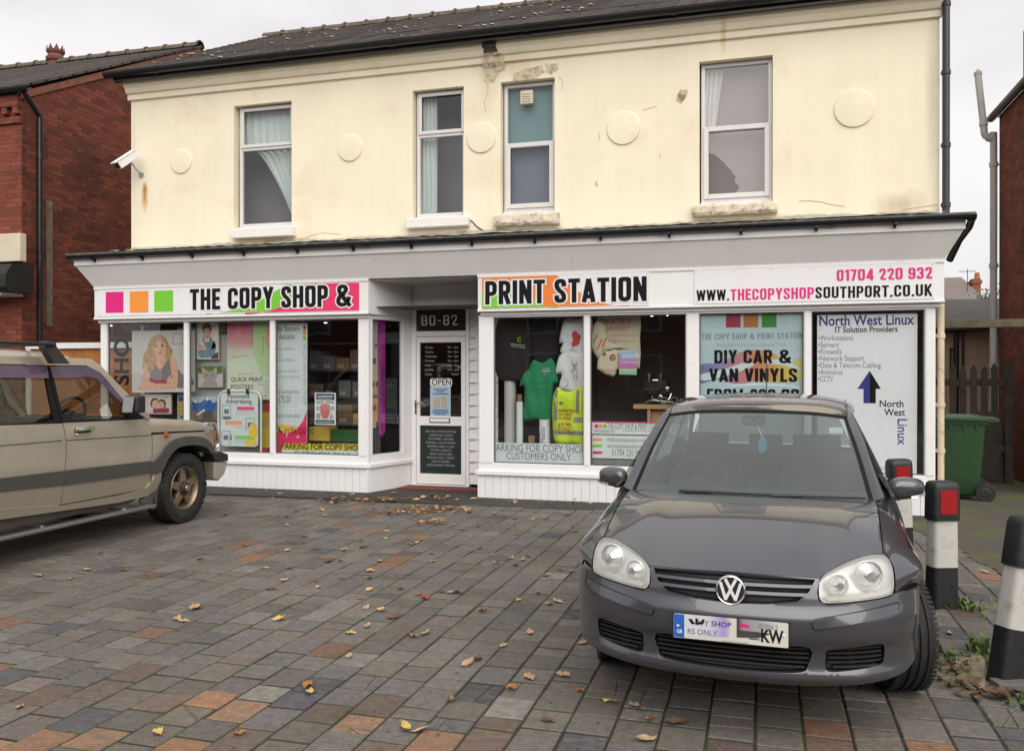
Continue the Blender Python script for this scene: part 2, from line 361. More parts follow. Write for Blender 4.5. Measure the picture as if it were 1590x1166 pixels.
def _glyph(c):
    W = .46; r = W - _l; m = W / 2; q = .16; C = lambda pts, cl=False: (_rnd(pts, q, cl), cl); S = lambda *p: (list(p), False)
    g = {
     'T': (.43, [S((0, _p), (.43, _p)), S((.215, _p), (.215, 0))]), 'H': (W, [S((_l, 0), (_l, 1)), S((r, 0), (r, 1)), S((_l, .52), (r, .52))]),
     'E': (.38, [S((_l, 0), (_l, 1)), S((_l, _p), (.38, _p)), S((_l, _b), (.38, _b)), S((_l, .52), (.345, .52))]), 'F': (.37, [S((_l, 0), (_l, 1)), S((_l, _p), (.37, _p)), S((_l, .5), (.34, .5))]),
     'L': (.36, [S((_l, 0), (_l, 1)), S((_l, _b), (.36, _b))]), 'I': (_t, [S((_l, 0), (_l, 1))]),
     'C': (W, [C([(r, .64), (r, _p), (_l, _p), (_l, _b), (r, _b), (r, .36)])]), 'O': (W, [C([(m, _p), (_l, _p), (_l, _b), (r, _b), (r, _p)], True)]),
     '0': (W, [C([(m, _p), (_l, _p), (_l, _b), (r, _b), (r, _p)], True)]), 'D': (W, [C([(_l, .5), (_l, _b), (r, _b), (r, _p), (_l, _p)], True), S((_l, 0), (_l, .3)), S((_l, .7), (_l, 1))]),
     'P': (.45, [S((_l, 0), (_l, 1)), C([(_l, _p), (.365, _p), (.365, .45), (_l, .45)])]), 'R': (W, [S((_l, 0), (_l, 1)), C([(_l, _p), (.365, _p), (.365, .48), (_l, .48)]), S((.24, .47), (.39, 0))]),
     'Y': (W, [S((.07, 1), (m, .42)), S((W - .07, 1), (m, .42)), S((m, .46), (m, 0))]), 'V': (W, [S((.07, 1), (m, .04)), S((W - .07, 1), (m, .04))]),
     'A': (.48, [S((.07, 0), (.24, .97)), S((.41, 0), (.24, .97)), S((.12, .24), (.36, .24))]), 'W': (.68, [S((.07, 1), (.19, .04)), S((.34, .96), (.19, .04)), S((.34, .96), (.49, .04)), S((.61, 1), (.49, .04))]),
     'N': (.47, [S((_l, 0), (_l, 1)), S((.47 - _l, 0), (.47 - _l, 1)), S((_l, .94), (.47 - _l, .06))]), 'M': (.6, [S((_l, 0), (_l, 1)), S((.6 - _l, 0), (.6 - _l, 1)), S((_l, .94), (.3, .12)), S((.6 - _l, .94), (.3, .12))]),
     'U': (W, [C([(_l, 1), (_l, _b), (r, _b), (r, 1)])]), 'K': (.47, [S((_l, 0), (_l, 1)), S((.40, 1), (.11, .40)), S((.2, .55), (.41, 0))]),
     'S': (.44, [C([(.35, .68), (.35, _p), (_l, _p), (_l, .60), (.352, .38), (.352, _b), (_l, _b), (_l, .32)])]),
     'G': (W, [C([(r, .68), (r, _p), (_l, _p), (_l, _b), (r, _b), (r, .48), (.25, .48)])]),
     '&': (.66, [([(1.13 * a, b) for a, b in smooth([(.53, .02), (.36, .27), (.17, .58), (.115, .76), (.15, .88), (.25, .915), (.35, .87), (.37, .75), (.30, .62), (.16, .48), (.085, .32), (.10, .16), (.20, .085), (.33, .11), (.43, .23), (.50, .44)], 3, False)], False)]),
     '1': (.28, [S((.19, 0), (.19, 1)), S((.19, .93), (.02, .80))]), '2': (.44, [C([(_l, .68), (_l, _p), (.35, _p), (.35, .60), (.1, _b), (.44, _b)])]),
     '3': (.44, [C([(_l, .70), (_l, _p), (.35, _p), (.35, .54), (.18, .52)]), C([(.18, .52), (.352, .5), (.352, _b), (_l, _b), (_l, .30)])]),
     '4': (.47, [S((.34, 0), (.34, 1)), S((.32, .97), (.08, .27)), S((.02, .25), (.47, .25))]), '7': (.41, [S((0, _p), (.41, _p)), S((.33, .93), (.16, 0))]),
     '8': (.45, [C([(.22, _p), (_l, _p), (_l, .52), (.36, .52), (.36, _p)], True), C([(.22, .52), (_l, .52), (_l, _b), (.365, _b), (.365, .52)], True)]),
     '9': (.45, [C([(.365, .55), (.365, .45), (_l, .45), (_l, _p), (.365, _p), (.365, _b), (_l, _b), (_l, .30)])]),
     '£': (.46, [C([(.38, .72), (.38, _p), (.15, _p), (.15, .08)]), S((.02, _b), (.45, _b)), S((.03, .48), (.33, .48))]),
     '-': (.30, [S((.03, .46), (.27, .46))]), '.': (_t, [S((_l, 0), (_l, .17))]), ' ': (.2, [])}
    return g[c]
def stext(mb, s, x0, x1, z0, z1, Y, grow=0., t=_t, gap=.075, frame=None):
    """tall condensed sign lettering drawn as strokes, fitted into x0..x1, z0..z1; returns x where each glyph starts"""
    tot = sum(_glyph(c)[0] + gap for c in s) - gap; kx = (x1 - x0) / tot; kz = z1 - z0; x = 0.; n = 0; starts = []
    tw = t / 2 + grow
    for c in s:
        W, st = _glyph(c); starts.append(x0 + x * kx)
        for pts, cl in st:
            P = [Vector((a, b)) for a, b in pts]; P = [p for i, p in enumerate(P) if i == 0 or (p - P[i - 1]).length > .004]; P = P[:-1] if cl and (P[0] - P[-1]).length < .004 else P; m = len(P); Lf = []; Rt = []
            if grow and not cl: P[0] = P[0] + (P[0] - P[1]).normalized() * grow; P[-1] = P[-1] + (P[-1] - P[-2]).normalized() * grow
            for i in range(m):
                a = P[i - 1] if (cl or i > 0) else None; b = P[(i + 1) % m] if (cl or i < m - 1) else None
                d1 = (P[i] - a).normalized() if a is not None else None; d2 = (b - P[i]).normalized() if b is not None else None
                d1 = d1 or d2; d2 = d2 or d1
                nn = Vector((-(d1 + d2).y, (d1 + d2).x)).normalized(); k = 1 / max(.5, nn.dot(Vector((-d1.y, d1.x))))
                Lf.append(P[i] + nn * tw * k); Rt.append(P[i] - nn * tw * k)
            yy = Y - .00025 * (n % 4); n += 1
            g = (lambda p: frame(x0 + (x + p.x) * kx, z0 + p.y * kz, yy - Y)) if frame else (lambda p: (x0 + (x + p.x) * kx, yy, z0 + p.y * kz))
            for i in range(m if cl else m - 1):      # tight bends fold over themselves: keep neighbouring pieces a hair apart in depth
                k_ = (i + 1) % m; dq = [Lf[i], Lf[k_], Rt[k_], Rt[i]]; y0_ = yy; yy -= .00006 * (i % 5); mb.add([g(p) for p in dq], [(0, 1, 2, 3)]); yy = y0_
        x += W + gap
    return starts
# ------------------------------------------------------------------ shared materials
M = {}
M['upvc'] = pm('white_plastic', (.80, .79, .78), .35, var=.03, vs=2, col2=(.62, .60, .56), c2s=5, c2lo=.6, c2hi=.85)
M['board'] = pm('sign_board_white', (.80, .79, .80), .35, var=.02)
M['greypanel'] = pm('grey_panel', (.80, .775, .75), .5, var=.04, vs=1.5, col2=(.70, .67, .63), c2s=2.2, c2lo=.58, c2hi=.8)
M['black_gutter'] = pm('black_gutter', (.012, .012, .013), .3, var=.3, vs=10)
M['dark_iron'] = pm('dark_grey_pipe', (.035, .036, .038), .45, var=.25, vs=8)
M['grey_pipe'] = pm('grey_pipe', (.40, .40, .41), .5, var=.12, vs=3)
M['cream_pipe'] = pm('cream_pipe', (.62, .51, .38), .55, var=.1, vs=4, col2=(.20, .12, .07), c2s=7, c2lo=.58, c2hi=.72)
M['stone'] = pm('bare_stone', (.56, .48, .34), .9, var=.25, vs=16, bump=.6, bs=34, col2=(.24, .19, .10), c2s=9, c2lo=.52, c2hi=.66)
M['dirty_sill'] = pm('dirty_sill_paint', (.66, .58, .46), .75, var=.12, vs=9, bump=.6, bs=40, col2=(.20, .16, .10), c2s=12, c2lo=.52, c2hi=.68)
M['white_sill'] = pm('white_sill_paint', (.74, .72, .68), .6, var=.05, bump=.2, bs=40, col2=(.5, .42, .3), c2s=9, c2lo=.62, c2hi=.8)
M['black'] = pm('black_print', (.010, .010, .011), .7, var=.1, spec=.15)
M['blackplastic'] = pm('black_plastic', (.018, .018, .019), .5, var=.25, vs=20)
M['pink'] = pm('magenta_print', (.72, .012, .20), .4, var=.04); M['red'] = pm('red_pink_print', (.76, .035, .14), .4, var=.04)
M['orange'] = pm('orange_print', (.86, .30, .045), .4, var=.04); M['orange2'] = pm('deep_orange_print', (.80, .21, .035), .4, var=.04)
M['green'] = pm('green_print', (.18, .56, .035), .4, var=.04); M['white'] = pm('white_print', (.78, .78, .78), .4, var=.02)
M['navy'] = pm('navy_print', (.035, .04, .23), .4, var=.04); M['greytext'] = pm('grey_print', (.16, .16, .17), .5, var=.05); M['midgrey'] = pm('mid_grey_print', (.33, .34, .34), .5, var=.05)
M['paper'] = pm('paper_white', (.66, .70, .70), .55, var=.03); M['pale'] = pm('pale_blue_white', (.60, .67, .68), .5, var=.03)
M['glass'] = glassmat('shop_glass', (.92, .94, .93), 1.85)
M['glass_up'] = glassmat('upstairs_glass', (.85, .87, .9), 1.85, wob=.25)
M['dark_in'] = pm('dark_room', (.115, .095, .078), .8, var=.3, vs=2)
M['spotlamp'] = pm('spot_lamp', (1, .95, .85), .3, emit=((1, .93, .8), 14))
M['alu'] = pm('aluminium', (.45, .45, .46), .35, 1., var=.05)
M['chrome'] = pm('chrome', (.78, .78, .78), .08, 1., var=.03)
M['wood'] = pm('beech_board', (.52, .33, .16), .55, var=.15, vs=4)
M['rubber'] = pm('tyre_rubber', (.016, .0155, .015), .75, var=.3, vs=30, bump=.3, bs=90, col2=(.05, .043, .034), c2s=6, c2lo=.55, c2hi=.8)

def facademat():
    m = pm('cream_render', (.82, .737, .567), .72, var=.045, vs=1.4, bump=.16, bs=26, col2=(.70, .575, .36), c2s=1.1, c2lo=.56, c2hi=.80)
    nt = m.node_tree; b = nt.nodes['Principled BSDF']; cur = b.inputs['Base Color'].links[0].from_socket
    g = _nd(nt, 'ShaderNodeNewGeometry'); nz = _nd(nt, 'ShaderNodeTexNoise'); nz.inputs['Scale'].default_value = 5; nz.inputs['Detail'].default_value = 8; nz.inputs['Roughness'].default_value = .7
    st = _nd(nt, 'ShaderNodeMapping'); st.inputs['Scale'].default_value = (1.6, 1, .55); nt.links.new(g.outputs['Position'], st.inputs[0]); nt.links.new(st.outputs[0], nz.inputs['Vector'])
    # blotches of dirt and rust that sit at fixed places on the wall: centre x, z, half sizes, colour, strength
    for cx, cz, rx, rz, col, k in [(-9.10, 4.30, .11, .42, (.55, .25, .05), 1.), (-9.1, 4.44, .08, .18, (.45, .15, .02), 1.), (-6.9, 3.52, 1.1, .19, (.55, .34, .12), 1.), (-5.4, 3.50, .7, .12, (.5, .36, .18), .9), (-4.2, 3.50, 1.2, .12, (.45, .33, .18), .7),
                                   (-2.9, 3.49, .9, .13, (.40, .31, .19), .8), (1.6, 3.62, .55, .30, (.42, .33, .21), .7), (.1, 3.5, 1.3, .12, (.48, .37, .22), .7), (-8.6, 3.5, .9, .1, (.55, .38, .17), .5),
                                   (-.45, 5.85, .07, .42, (.58, .36, .11), .6), (-3.3, 5.75, .9, .3, (.55, .42, .24), .5), (-3.55, 5.6, .25, .7, (.42, .33, .2), .45), (1.95, 4.9, .12, 1.6, (.5, .4, .26), .45), (-9.3, 5.0, .1, 1.5, (.55, .44, .28), .4), (-3.5, 4.3, 1.3, .5, (.7, .55, .3), .3)]:
        mp = _nd(nt, 'ShaderNodeMapping'); mp.vector_type = 'TEXTURE'; mp.inputs['Location'].default_value = (cx, 11.25, cz); mp.inputs['Scale'].default_value = (rx, 3., rz)
        nt.links.new(g.outputs['Position'], mp.inputs[0]); gr_ = _nd(nt, 'ShaderNodeTexGradient', gradient_type='SPHERICAL'); nt.links.new(mp.outputs[0], gr_.inputs[0])
        a = _nd(nt, 'ShaderNodeMath', operation='MULTIPLY_ADD', use_clamp=True); nt.links.new(gr_.outputs['Fac'], a.inputs[0]); a.inputs[1].default_value = 1.6
        s2 = _nd(nt, 'ShaderNodeMath', operation='MULTIPLY_ADD'); s2.inputs[1].default_value = 1.4; s2.inputs[2].default_value = -1.25; nt.links.new(nz.outputs[0], s2.inputs[0]); nt.links.new(s2.outputs[0], a.inputs[2])
        kk = _nd(nt, 'ShaderNodeMath', operation='MULTIPLY', use_clamp=True); kk.inputs[1].default_value = k; nt.links.new(a.outputs[0], kk.inputs[0])
        mm = _nd(nt, 'ShaderNodeMix', data_type='RGBA'); mm.inputs['B'].default_value = (*col, 1); nt.links.new(kk.outputs[0], mm.inputs['Factor']); nt.links.new(cur, mm.inputs['A']); cur = mm.outputs['Result']
    sm_ = _nd(nt, 'ShaderNodeMapping'); sm_.inputs['Scale'].default_value = (9, 1, .35); nt.links.new(g.outputs['Position'], sm_.inputs[0]); ns = _nd(nt, 'ShaderNodeTexNoise'); ns.inputs['Scale'].default_value = 1; ns.inputs['Detail'].default_value = 7; nt.links.new(sm_.outputs[0], ns.inputs['Vector'])
    mr = _nd(nt, 'ShaderNodeMapRange'); mr.inputs['From Min'].default_value = .35; mr.inputs['From Max'].default_value = .7; mr.inputs['To Min'].default_value = 1.01; mr.inputs['To Max'].default_value = .975; nt.links.new(ns.outputs[0], mr.inputs[0])
    mu = _nd(nt, 'ShaderNodeMix', data_type='RGBA', blend_type='MULTIPLY'); mu.inputs['Factor'].default_value = 1; nt.links.new(cur, mu.inputs['A']); nt.links.new(mr.outputs[0], mu.inputs['B']); cur = mu.outputs['Result']
    nt.links.new(cur, b.inputs['Base Color']); return m
M['cream'] = facademat()
M['brickx'] = brickmat('red_brick_side', 'x', (.230, .062, .035), (.115, .034, .022), (.060, .042, .036), st_lo=.47, st_hi=.74)
M['bricky'] = brickmat('red_brick_front', 'y', (.25, .065, .036), (.165, .043, .027), (.08, .05, .042), st_lo=.55, st_hi=.8)
M['brickfar'] = brickmat('orange_brick', 'y', (.30, .10, .045), (.22, .07, .035), (.15, .11, .09))
M['slate'] = brickmat('roof_slate', 'z', (.060, .052, .048), (.095, .080, .070), (.02, .018, .017), bw=.26, rh=2, ms=.006, stain=(.12, .105, .07), st_lo=.55, st_hi=.72, st_s=5, bump=.4)
M['ridge'] = pm('ridge_tile', (.10, .075, .055), .85, var=.3, vs=12, bump=.4, col2=(.2, .19, .14), c2s=14, c2lo=.56, c2hi=.66)

# ------------------------------------------------------------------ ground
def sheet(name, x0, y0, x1, y1, z, mat):
    o = MB().quad((x0, y0, z), (x1, y0, z), (x1, y1, z), (x0, y1, z)).build(name, mat, loc=(0, 0, z)); o['kind'] = 'structure'; return o
M['dirt'] = pm('dirt', (.06, .052, .04), .95, var=.3, vs=3, bump=.5, bs=30)
M['joint'] = pm('joint_sand', (.022, .019, .013), .95, var=.3, vs=20, bump=.6, bs=120, col2=(.040, .050, .014), c2s=1.9, c2lo=.42, c2hi=.60)
M['tarmac'] = pm('old_tarmac', (.043, .039, .034), .9, var=.25, vs=90, bump=.8, bs=240, col2=(.062, .054, .042), c2s=2.5, c2lo=.5, c2hi=.7)
M['alley'] = pm('mossy_tarmac', (.075, .064, .052), .95, var=.3, vs=70, bump=.8, bs=130, col2=(.080, .092, .026), c2s=2.1, c2lo=.46, c2hi=.60)
M['road'] = pm('road_asphalt', (.05, .05, .052), .85, var=.2, vs=60, bump=.4, bs=200)
sheet('ground', -400, -400, 400, 600, -.06, M['dirt'])
sheet('road', -80, -13, 80, -4.0, -.055, M['road'])
sheet('pavement', -80, -4.0, 80, .6, -.05, pm('flagstones', (.16, .15, .14), .85, var=.2, vs=1.5, bump=.3, bs=60))
sheet('paving_bed', -14, .6, 3.2, 10.15, -.0058, M['joint'])
sheet('tarmac_strip', -14, 9.98, 2.6, 16, .002, M['tarmac'])

def paving():
    V = []; F = []; C = []
    rnd = random.Random(3)
    def inset(poly, d):
        n = len(poly); out = []
        for i in range(n):
            p, a, b = Vector(poly[i]), Vector(poly[i - 1]), Vector(poly[(i + 1) % n])
            u = (p - a).normalized(); v = (b - p).normalized(); n1 = Vector((-u.y, u.x)); n2 = Vector((-v.y, v.x))
            k = (n1 + n2); k = k / max(.35, k.dot(k) / 2) if k.length > 1e-6 else n1
            out.append(tuple(p + k * d))
        return out
    def area(p): return abs(sum(p[i - 1][0] * p[i][1] - p[i][0] * p[i - 1][1] for i in range(len(p)))) / 2
    def clip(poly, q, d, side):
        out = []; n = len(poly); f = lambda p: ((p[0] - q[0]) * d[1] - (p[1] - q[1]) * d[0]) * side
        for i in range(n):
            a, b = poly[i], poly[(i + 1) % n]; fa, fb = f(a), f(b)
            if fa >= 0: out.append(a)
            if fa * fb < 0:
                t = fa / (fa - fb); out.append((a[0] + (b[0] - a[0]) * t, a[1] + (b[1] - a[1]) * t))
        return out
    def block(poly, col, z, tx, ty, cx, cy, rim=.005):
        if area(poly) < 4e-4: return
        top = inset(poly, rim); n = len(poly); k = len(V)
        zz = lambda p, dz: z + dz + tx * (p[0] - cx) + ty * (p[1] - cy)
        V.extend([(p[0], p[1], zz(p, 0)) for p in top] + [(p[0], p[1], zz(p, -.0045)) for p in poly] + [(p[0], p[1], -.02) for p in poly])
        F.append(tuple(k + i for i in range(n))); C.append(col)
        for lv in (0, n):
            for i in range(n):
                F.append((k + lv + i, k + lv + n + i, k + lv + n + (i + 1) % n, k + lv + (i + 1) % n)); C.append(col)
    W = .206; x = -13.0; ci = 0
    while x < 3.0:
        wd = W + rnd.uniform(-.003, .003); y = .8 + rnd.uniform(0, .25); ytop = 9.72 + .045 * (x + 8) if x < -1.5 else 10.0
        while y < ytop:
            ln = rnd.choice([.262, .262, .215, .205, .225, .262, .215, .140]); y1 = min(y + ln, ytop + .05)
            j = .0045; x0, x1 = x + j + rnd.uniform(0, .002), x + wd - j - rnd.uniform(0, .002); ya, yb = y + .007 + rnd.uniform(0, .003), y1 - .007 - rnd.uniform(0, .003)
            cx, cy = (x0 + x1) / 2, (ya + yb) / 2
            front = cy < 3.98 + .16 * math.sin(cx * 1.7) + .1 * math.sin(cx * 5.1)
            po = .42 if front else .018
            if -4.36 < cx < -4.1 and 6.5 < cy < 9.2: po = .72
            if -3.1 < cx < -2.85 and 6.1 < cy < 7.3: po = .8
            if -7.6 < cx < -7.3 and 4.8 < cy < 8: po = .3
            q = rnd.random()
            if q < po:
                b = rnd.choice([(.29, .150, .085), (.25, .140, .088), (.20, .125, .088), (.15, .105, .082), (.27, .16, .10), (.12, .088, .07), (.14, .115, .098)]); k = rnd.uniform(.8, 1.1) * (1 if front else .72)
            elif q < po + (.06 if front else .02): b = (.072, .070, .075); k = rnd.uniform(.8, 1.2)
            else:
                b = rnd.choice([(.130, .116, .101), (.140, .126, .111), (.122, .112, .102), (.144, .124, .103), (.117, .108, .102), (.132, .113, .093)]); k = rnd.gauss(1., .115)
                if rnd.random() < .02: k *= 1.5
            col = tuple(c * max(.5, k) for c in b)
            z = rnd.uniform(-.003, .003); tx, ty = rnd.uniform(-.014, .014), rnd.uniform(-.012, .012)
            poly = [(x0, ya), (x1, ya), (x1, yb), (x0, yb)]
            for i in range(4):
                p = poly[i]; poly[i] = (p[0] + rnd.uniform(-.0015, .0015), p[1] + rnd.uniform(-.002, .002))
            parts = [poly]
            if rnd.random() < (.20 if cy < 6 else .10):
                for _ in range(rnd.choice([1, 1, 1, 2, 3])):
                    nxt = []
                    for p in parts:
                        qx, qy = rnd.uniform(x0 + .05, x1 - .05), rnd.uniform(ya + .04, yb - .04); an = rnd.choice([0, 0, 90, 30, 60, 150]) + rnd.uniform(-12, 12); d = (math.cos(R(an)), math.sin(R(an)))
                        for sd in (1, -1):
                            c = clip(p, qx and (qx, qy), d, sd)
                            if len(c) >= 3: nxt.append(c)
                    parts = nxt
                parts = [inset(p, .0012) if area(p) > 3e-4 else p for p in parts]
            for p in parts:
                dz = rnd.uniform(-.001, .001) if len(parts) > 1 else 0
                cc = tuple(c * rnd.uniform(.94, 1.06) for c in col) if len(parts) > 1 else col
                sgn = sum(p[i - 1][0] * p[i][1] - p[i][0] * p[i - 1][1] for i in range(len(p)))
                if sgn < 0: p = p[::-1]
                block(p, cc, z + dz, tx, ty, cx, cy)
            y = y1
        x += wd; ci += 1
    # cut away where the mossy alley starts on the right
    me = bpy.data.meshes.new('block_paving'); me.from_pydata(V, [], F)
    a = me.attributes.new('tone', 'FLOAT_COLOR', 'FACE'); a.data.foreach_set('color', np.array([(*c, 1.) for c in C], dtype=np.float32).ravel())
    m = bpy.data.materials.new('concrete_pavers'); m.use_nodes = True; nt = m.node_tree; b = nt.nodes['Principled BSDF']; b.inputs['Roughness'].default_value = .78; b.inputs['Specular IOR Level'].default_value = .35
    at_ = _nd(nt, 'ShaderNodeAttribute'); at_.attribute_name = 'tone'; g = _nd(nt, 'ShaderNodeNewGeometry')
    cur = at_.outputs['Color']
    for sc, lo, hi, dt in ((170, .60, 1.40, 3), (22, .80, 1.20, 6), (.55, .86, 1.12, 5)):
        nz = _nd(nt, 'ShaderNodeTexNoise'); nz.inputs['Scale'].default_value = sc; nz.inputs['Detail'].default_value = dt; nt.links.new(g.outputs['Position'], nz.inputs['Vector'])
        mr = _nd(nt, 'ShaderNodeMapRange'); mr.inputs['From Min'].default_value = .3; mr.inputs['From Max'].default_value = .7; mr.inputs['To Min'].default_value = lo; mr.inputs['To Max'].default_value = hi; nt.links.new(nz.outputs[0], mr.inputs[0])
        mu = _nd(nt, 'ShaderNodeMix', data_type='RGBA', blend_type='MULTIPLY'); mu.inputs['Factor'].default_value = 1; nt.links.new(cur, mu.inputs['A']); nt.links.new(mr.outputs[0], mu.inputs['B']); cur = mu.outputs['Result']
        if sc == 170: fine = nz
    for sc, lo, hi, colr, k in ((2.3, .56, .74, (.065, .066, .030), .6), (60, .66, .74, (.025, .022, .02), .8), (13, .47, .66, (.125, .112, .10), .62), (3.1, .63, .78, (.15, .105, .07), .45)):
        nz = _nd(nt, 'ShaderNodeTexNoise'); nz.inputs['Scale'].default_value = sc; nz.inputs['Detail'].default_value = 8; nz.inputs['Roughness'].default_value = .62; nt.links.new(g.outputs['Position'], nz.inputs['Vector'])
        mr = _nd(nt, 'ShaderNodeMapRange'); mr.inputs['From Min'].default_value = lo; mr.inputs['From Max'].default_value = hi; mr.inputs['To Max'].default_value = k; nt.links.new(nz.outputs[0], mr.inputs[0])
        mm = _nd(nt, 'ShaderNodeMix', data_type='RGBA'); mm.inputs['B'].default_value = (*colr, 1); nt.links.new(mr.outputs[0], mm.inputs['Factor']); nt.links.new(cur, mm.inputs['A']); cur = mm.outputs['Result']
    nt.links.new(cur, b.inputs['Base Color'])
    bp = _nd(nt, 'ShaderNodeBump'); bp.inputs['Strength'].default_value = .6; bp.inputs['Distance'].default_value = .004; nt.links.new(fine.outputs[0], bp.inputs['Height']); nt.links.new(bp.outputs[0], b.inputs['Normal'])
    me.materials.append(m); o = bpy.data.objects.new('block_paving', me); COL.objects.link(o); o['kind'] = 'structure'
paving()
# mossy tarmac of the side passage, laid over the edge of the pavers with a ragged outline
al = [(1.98, 16.5), (1.98, 10.4), (1.55, 10.25), (1.50, 9.75), (1.62, 9.2), (1.78, 8.75), (1.74, 8.3), (1.86, 7.7), (1.80, 7.2), (1.95, 6.6), (1.92, 6.1), (2.15, 5.6), (2.4, 5.2), (2.6, 4.4), (8, 4.2), (8, 40), (1.98, 40)]
rr_ = random.Random(5); al = [(p[0] + (rr_.uniform(-.028, .028) if p[0] < 3 and p[1] < 10.3 else 0), p[1]) for p in resample(al, .07)]
mb = MB(); V_, T_, _ = fill2d(al, (), 60, interior=False); mb.add([(x, y, .0045) for x, y in V_], T_); o = mb.build('side_passage', M['alley'], loc=(0, 0, 0)); o['kind'] = 'structure'

# ------------------------------------------------------------------ the shop building
Y1, YF, YC, Y2, YD = 10.64, 10.56, 10.39, 11.25, 11.5
XL, XR = -9.42, 1.96
shop = thing('shop_building', 'cream rendered two storey shop with white shopfront, grey cornice and black gutters', 'building', (-3.7, 10.64, 0))
B = lambda mb, name, mat, **k: mb.build(name, mat, k.pop('parent', shop), **k)
WIN = [(-7.53, -6.565, 3.74, 5.57), (-4.667, -3.915, 3.75, 5.54), (-3.385, -2.635, 3.755, 5.54), (-.75, .145, 3.74, 5.555)]
ux0, ux1 = -9.345, 2.035
ZT = 5.80
mb = MB(); V_, T_, _ = fill2d([(ux0, 3.40), (ux1, 3.40), (ux1, ZT + .3), (ux0, ZT + .3)], [[(a, c), (b, c), (b, d), (a, d)] for a, b, c, d in WIN], .3)
mb.add([(x, Y2, z) for x, z in V_], T_)
for a, b, c, d in WIN:
    y = Y2 + .16; mb.quad((a, Y2, c), (a, y, c), (a, y, d), (a, Y2, d)); mb.quad((b, Y2, c), (b, Y2, d), (b, y, d), (b, y, c)); mb.quad((a, Y2, d), (a, y, d), (b, y, d), (b, Y2, d)); mb.quad((a, Y2, c), (b, Y2, c), (b, y, c), (a, y, c))
B(mb, 'upper_wall', M['cream'])
mb = MB(); mb.quad((ux0, Y2, 3.25), (ux0, 11.62, 3.25), (ux0, 11.62, 0), (ux0, 19, 0), (ux0, 19, 6.1), (ux0, 15.2, 8.2), (ux0, Y2, 6.1)); mb.quad((ux1, Y2, 2.8), (ux1, 19, 2.8), (ux1, 19, 6.1), (ux1, 15.2, 8.2), (ux1, Y2, 6.1)); mb.quad((ux0, 19, 0), (ux1, 19, 0), (ux1, 19, 6.1), (ux0, 19, 6.1))
mb.box(ux0 + .01, Y2 + .9, 3.3, ux1 - .01, Y2 + .95, 6.0)
B(mb, 'side_wall', M['cream'])
mb = MB()      # dark rooms upstairs behind the windows
for a, b, c, d in WIN: mb.box(a - .4, Y2 + .8, c - .3, b + .4, Y2 + .85, d + .3)
B(mb, 'room_wall', pm('upstairs_room', (.30, .28, .29), .8, var=.2, vs=1))
prof = [(11.25, 5.80), (11.205, 5.805), (11.205, 5.885), (11.17, 5.895), (11.155, 5.92), (11.135, 5.965), (11.105, 5.99), (11.105, 6.05), (11.07, 6.06), (11.07, 6.11), (11.25, 6.11)]
B(MB().prismx(prof, ux0 - .03, ux1 + .02), 'cornice', M['cream'])
# roof: courses of slates, each a thin sloping slab
mb = MB(); n = 20; y0, z0, y1, z1 = 10.93, 6.15, 15.2, 8.27
for k in range(n):
    a, b = k / n, (k + 1.15) / n; p = lambda t, h: (y0 + (y1 - y0) * t, z0 + (z1 - z0) * t + h)
    x = ux0 - .10
    while x < ux1 + .1:
        wd = .27; xx = min(x + wd - .006, ux1 + .1); h = random.uniform(0, .006)
        q = [p(a, .018 + h), p(min(b, 1), .004 + h), p(min(b, 1), -.008), p(a, .004)]; mb.prismx([(r[0] + random.uniform(-.004, .004) * 0, r[1]) for r in q], x + (k % 2) * .135 * 0, xx); x += wd
mb.quad((ux0 - .1, y0, z0 - .01), (ux1 + .1, y0, z0 - .01), (ux1 + .1, y1, z1 - .01), (ux0 - .1, y1, z1 - .01)); mb.quad((ux0 - .1, 19.3, z0 - .01), (ux1 + .1, 19.3, z0 - .01), (ux1 + .1, y1, z1 - .01), (ux0 - .1, y1, z1 - .01))
roof = B(mb, 'roof', M['slate'])
def ridge(x0, x1, y, z, parent, r=.11, ln=.45):
    mb = MB(); x = x0
    while x < x1:
        xe = min(x + ln, x1); mb.lathe([(0, r), (xe - x - .05, r * .96), (xe - x - .05, r * 1.18), (xe - x - .01, r * 1.18), (xe - x - .01, r)], (x, y, z - .04), 'x', 10, R(0), R(180)); x = xe
    return mb.build('ridge_tiles', M['ridge'], parent, smooth=False)
ridge(ux0 - .12, ux1 + .1, 15.2, 8.28, roof)
# moss and lichen clumps on the slates by the left verge
mb = MB(); rr_ = random.Random(2)
for k in range(70):
    t = rr_.uniform(.0, .9); x = ux0 + rr_.uniform(-.05, 7); c = (x, y0 + (y1 - y0) * t, z0 + (z1 - z0) * t + .02); s = rr_.uniform(.015, .045)
    mb.lathe([(0, s), (s * .5, s * .7), (s * .7, 0.001)], c, 'z', 6)
mb.build('moss', pm('lichen', (.30, .29, .24), .95, var=.3), roof)['kind'] = 'stuff'
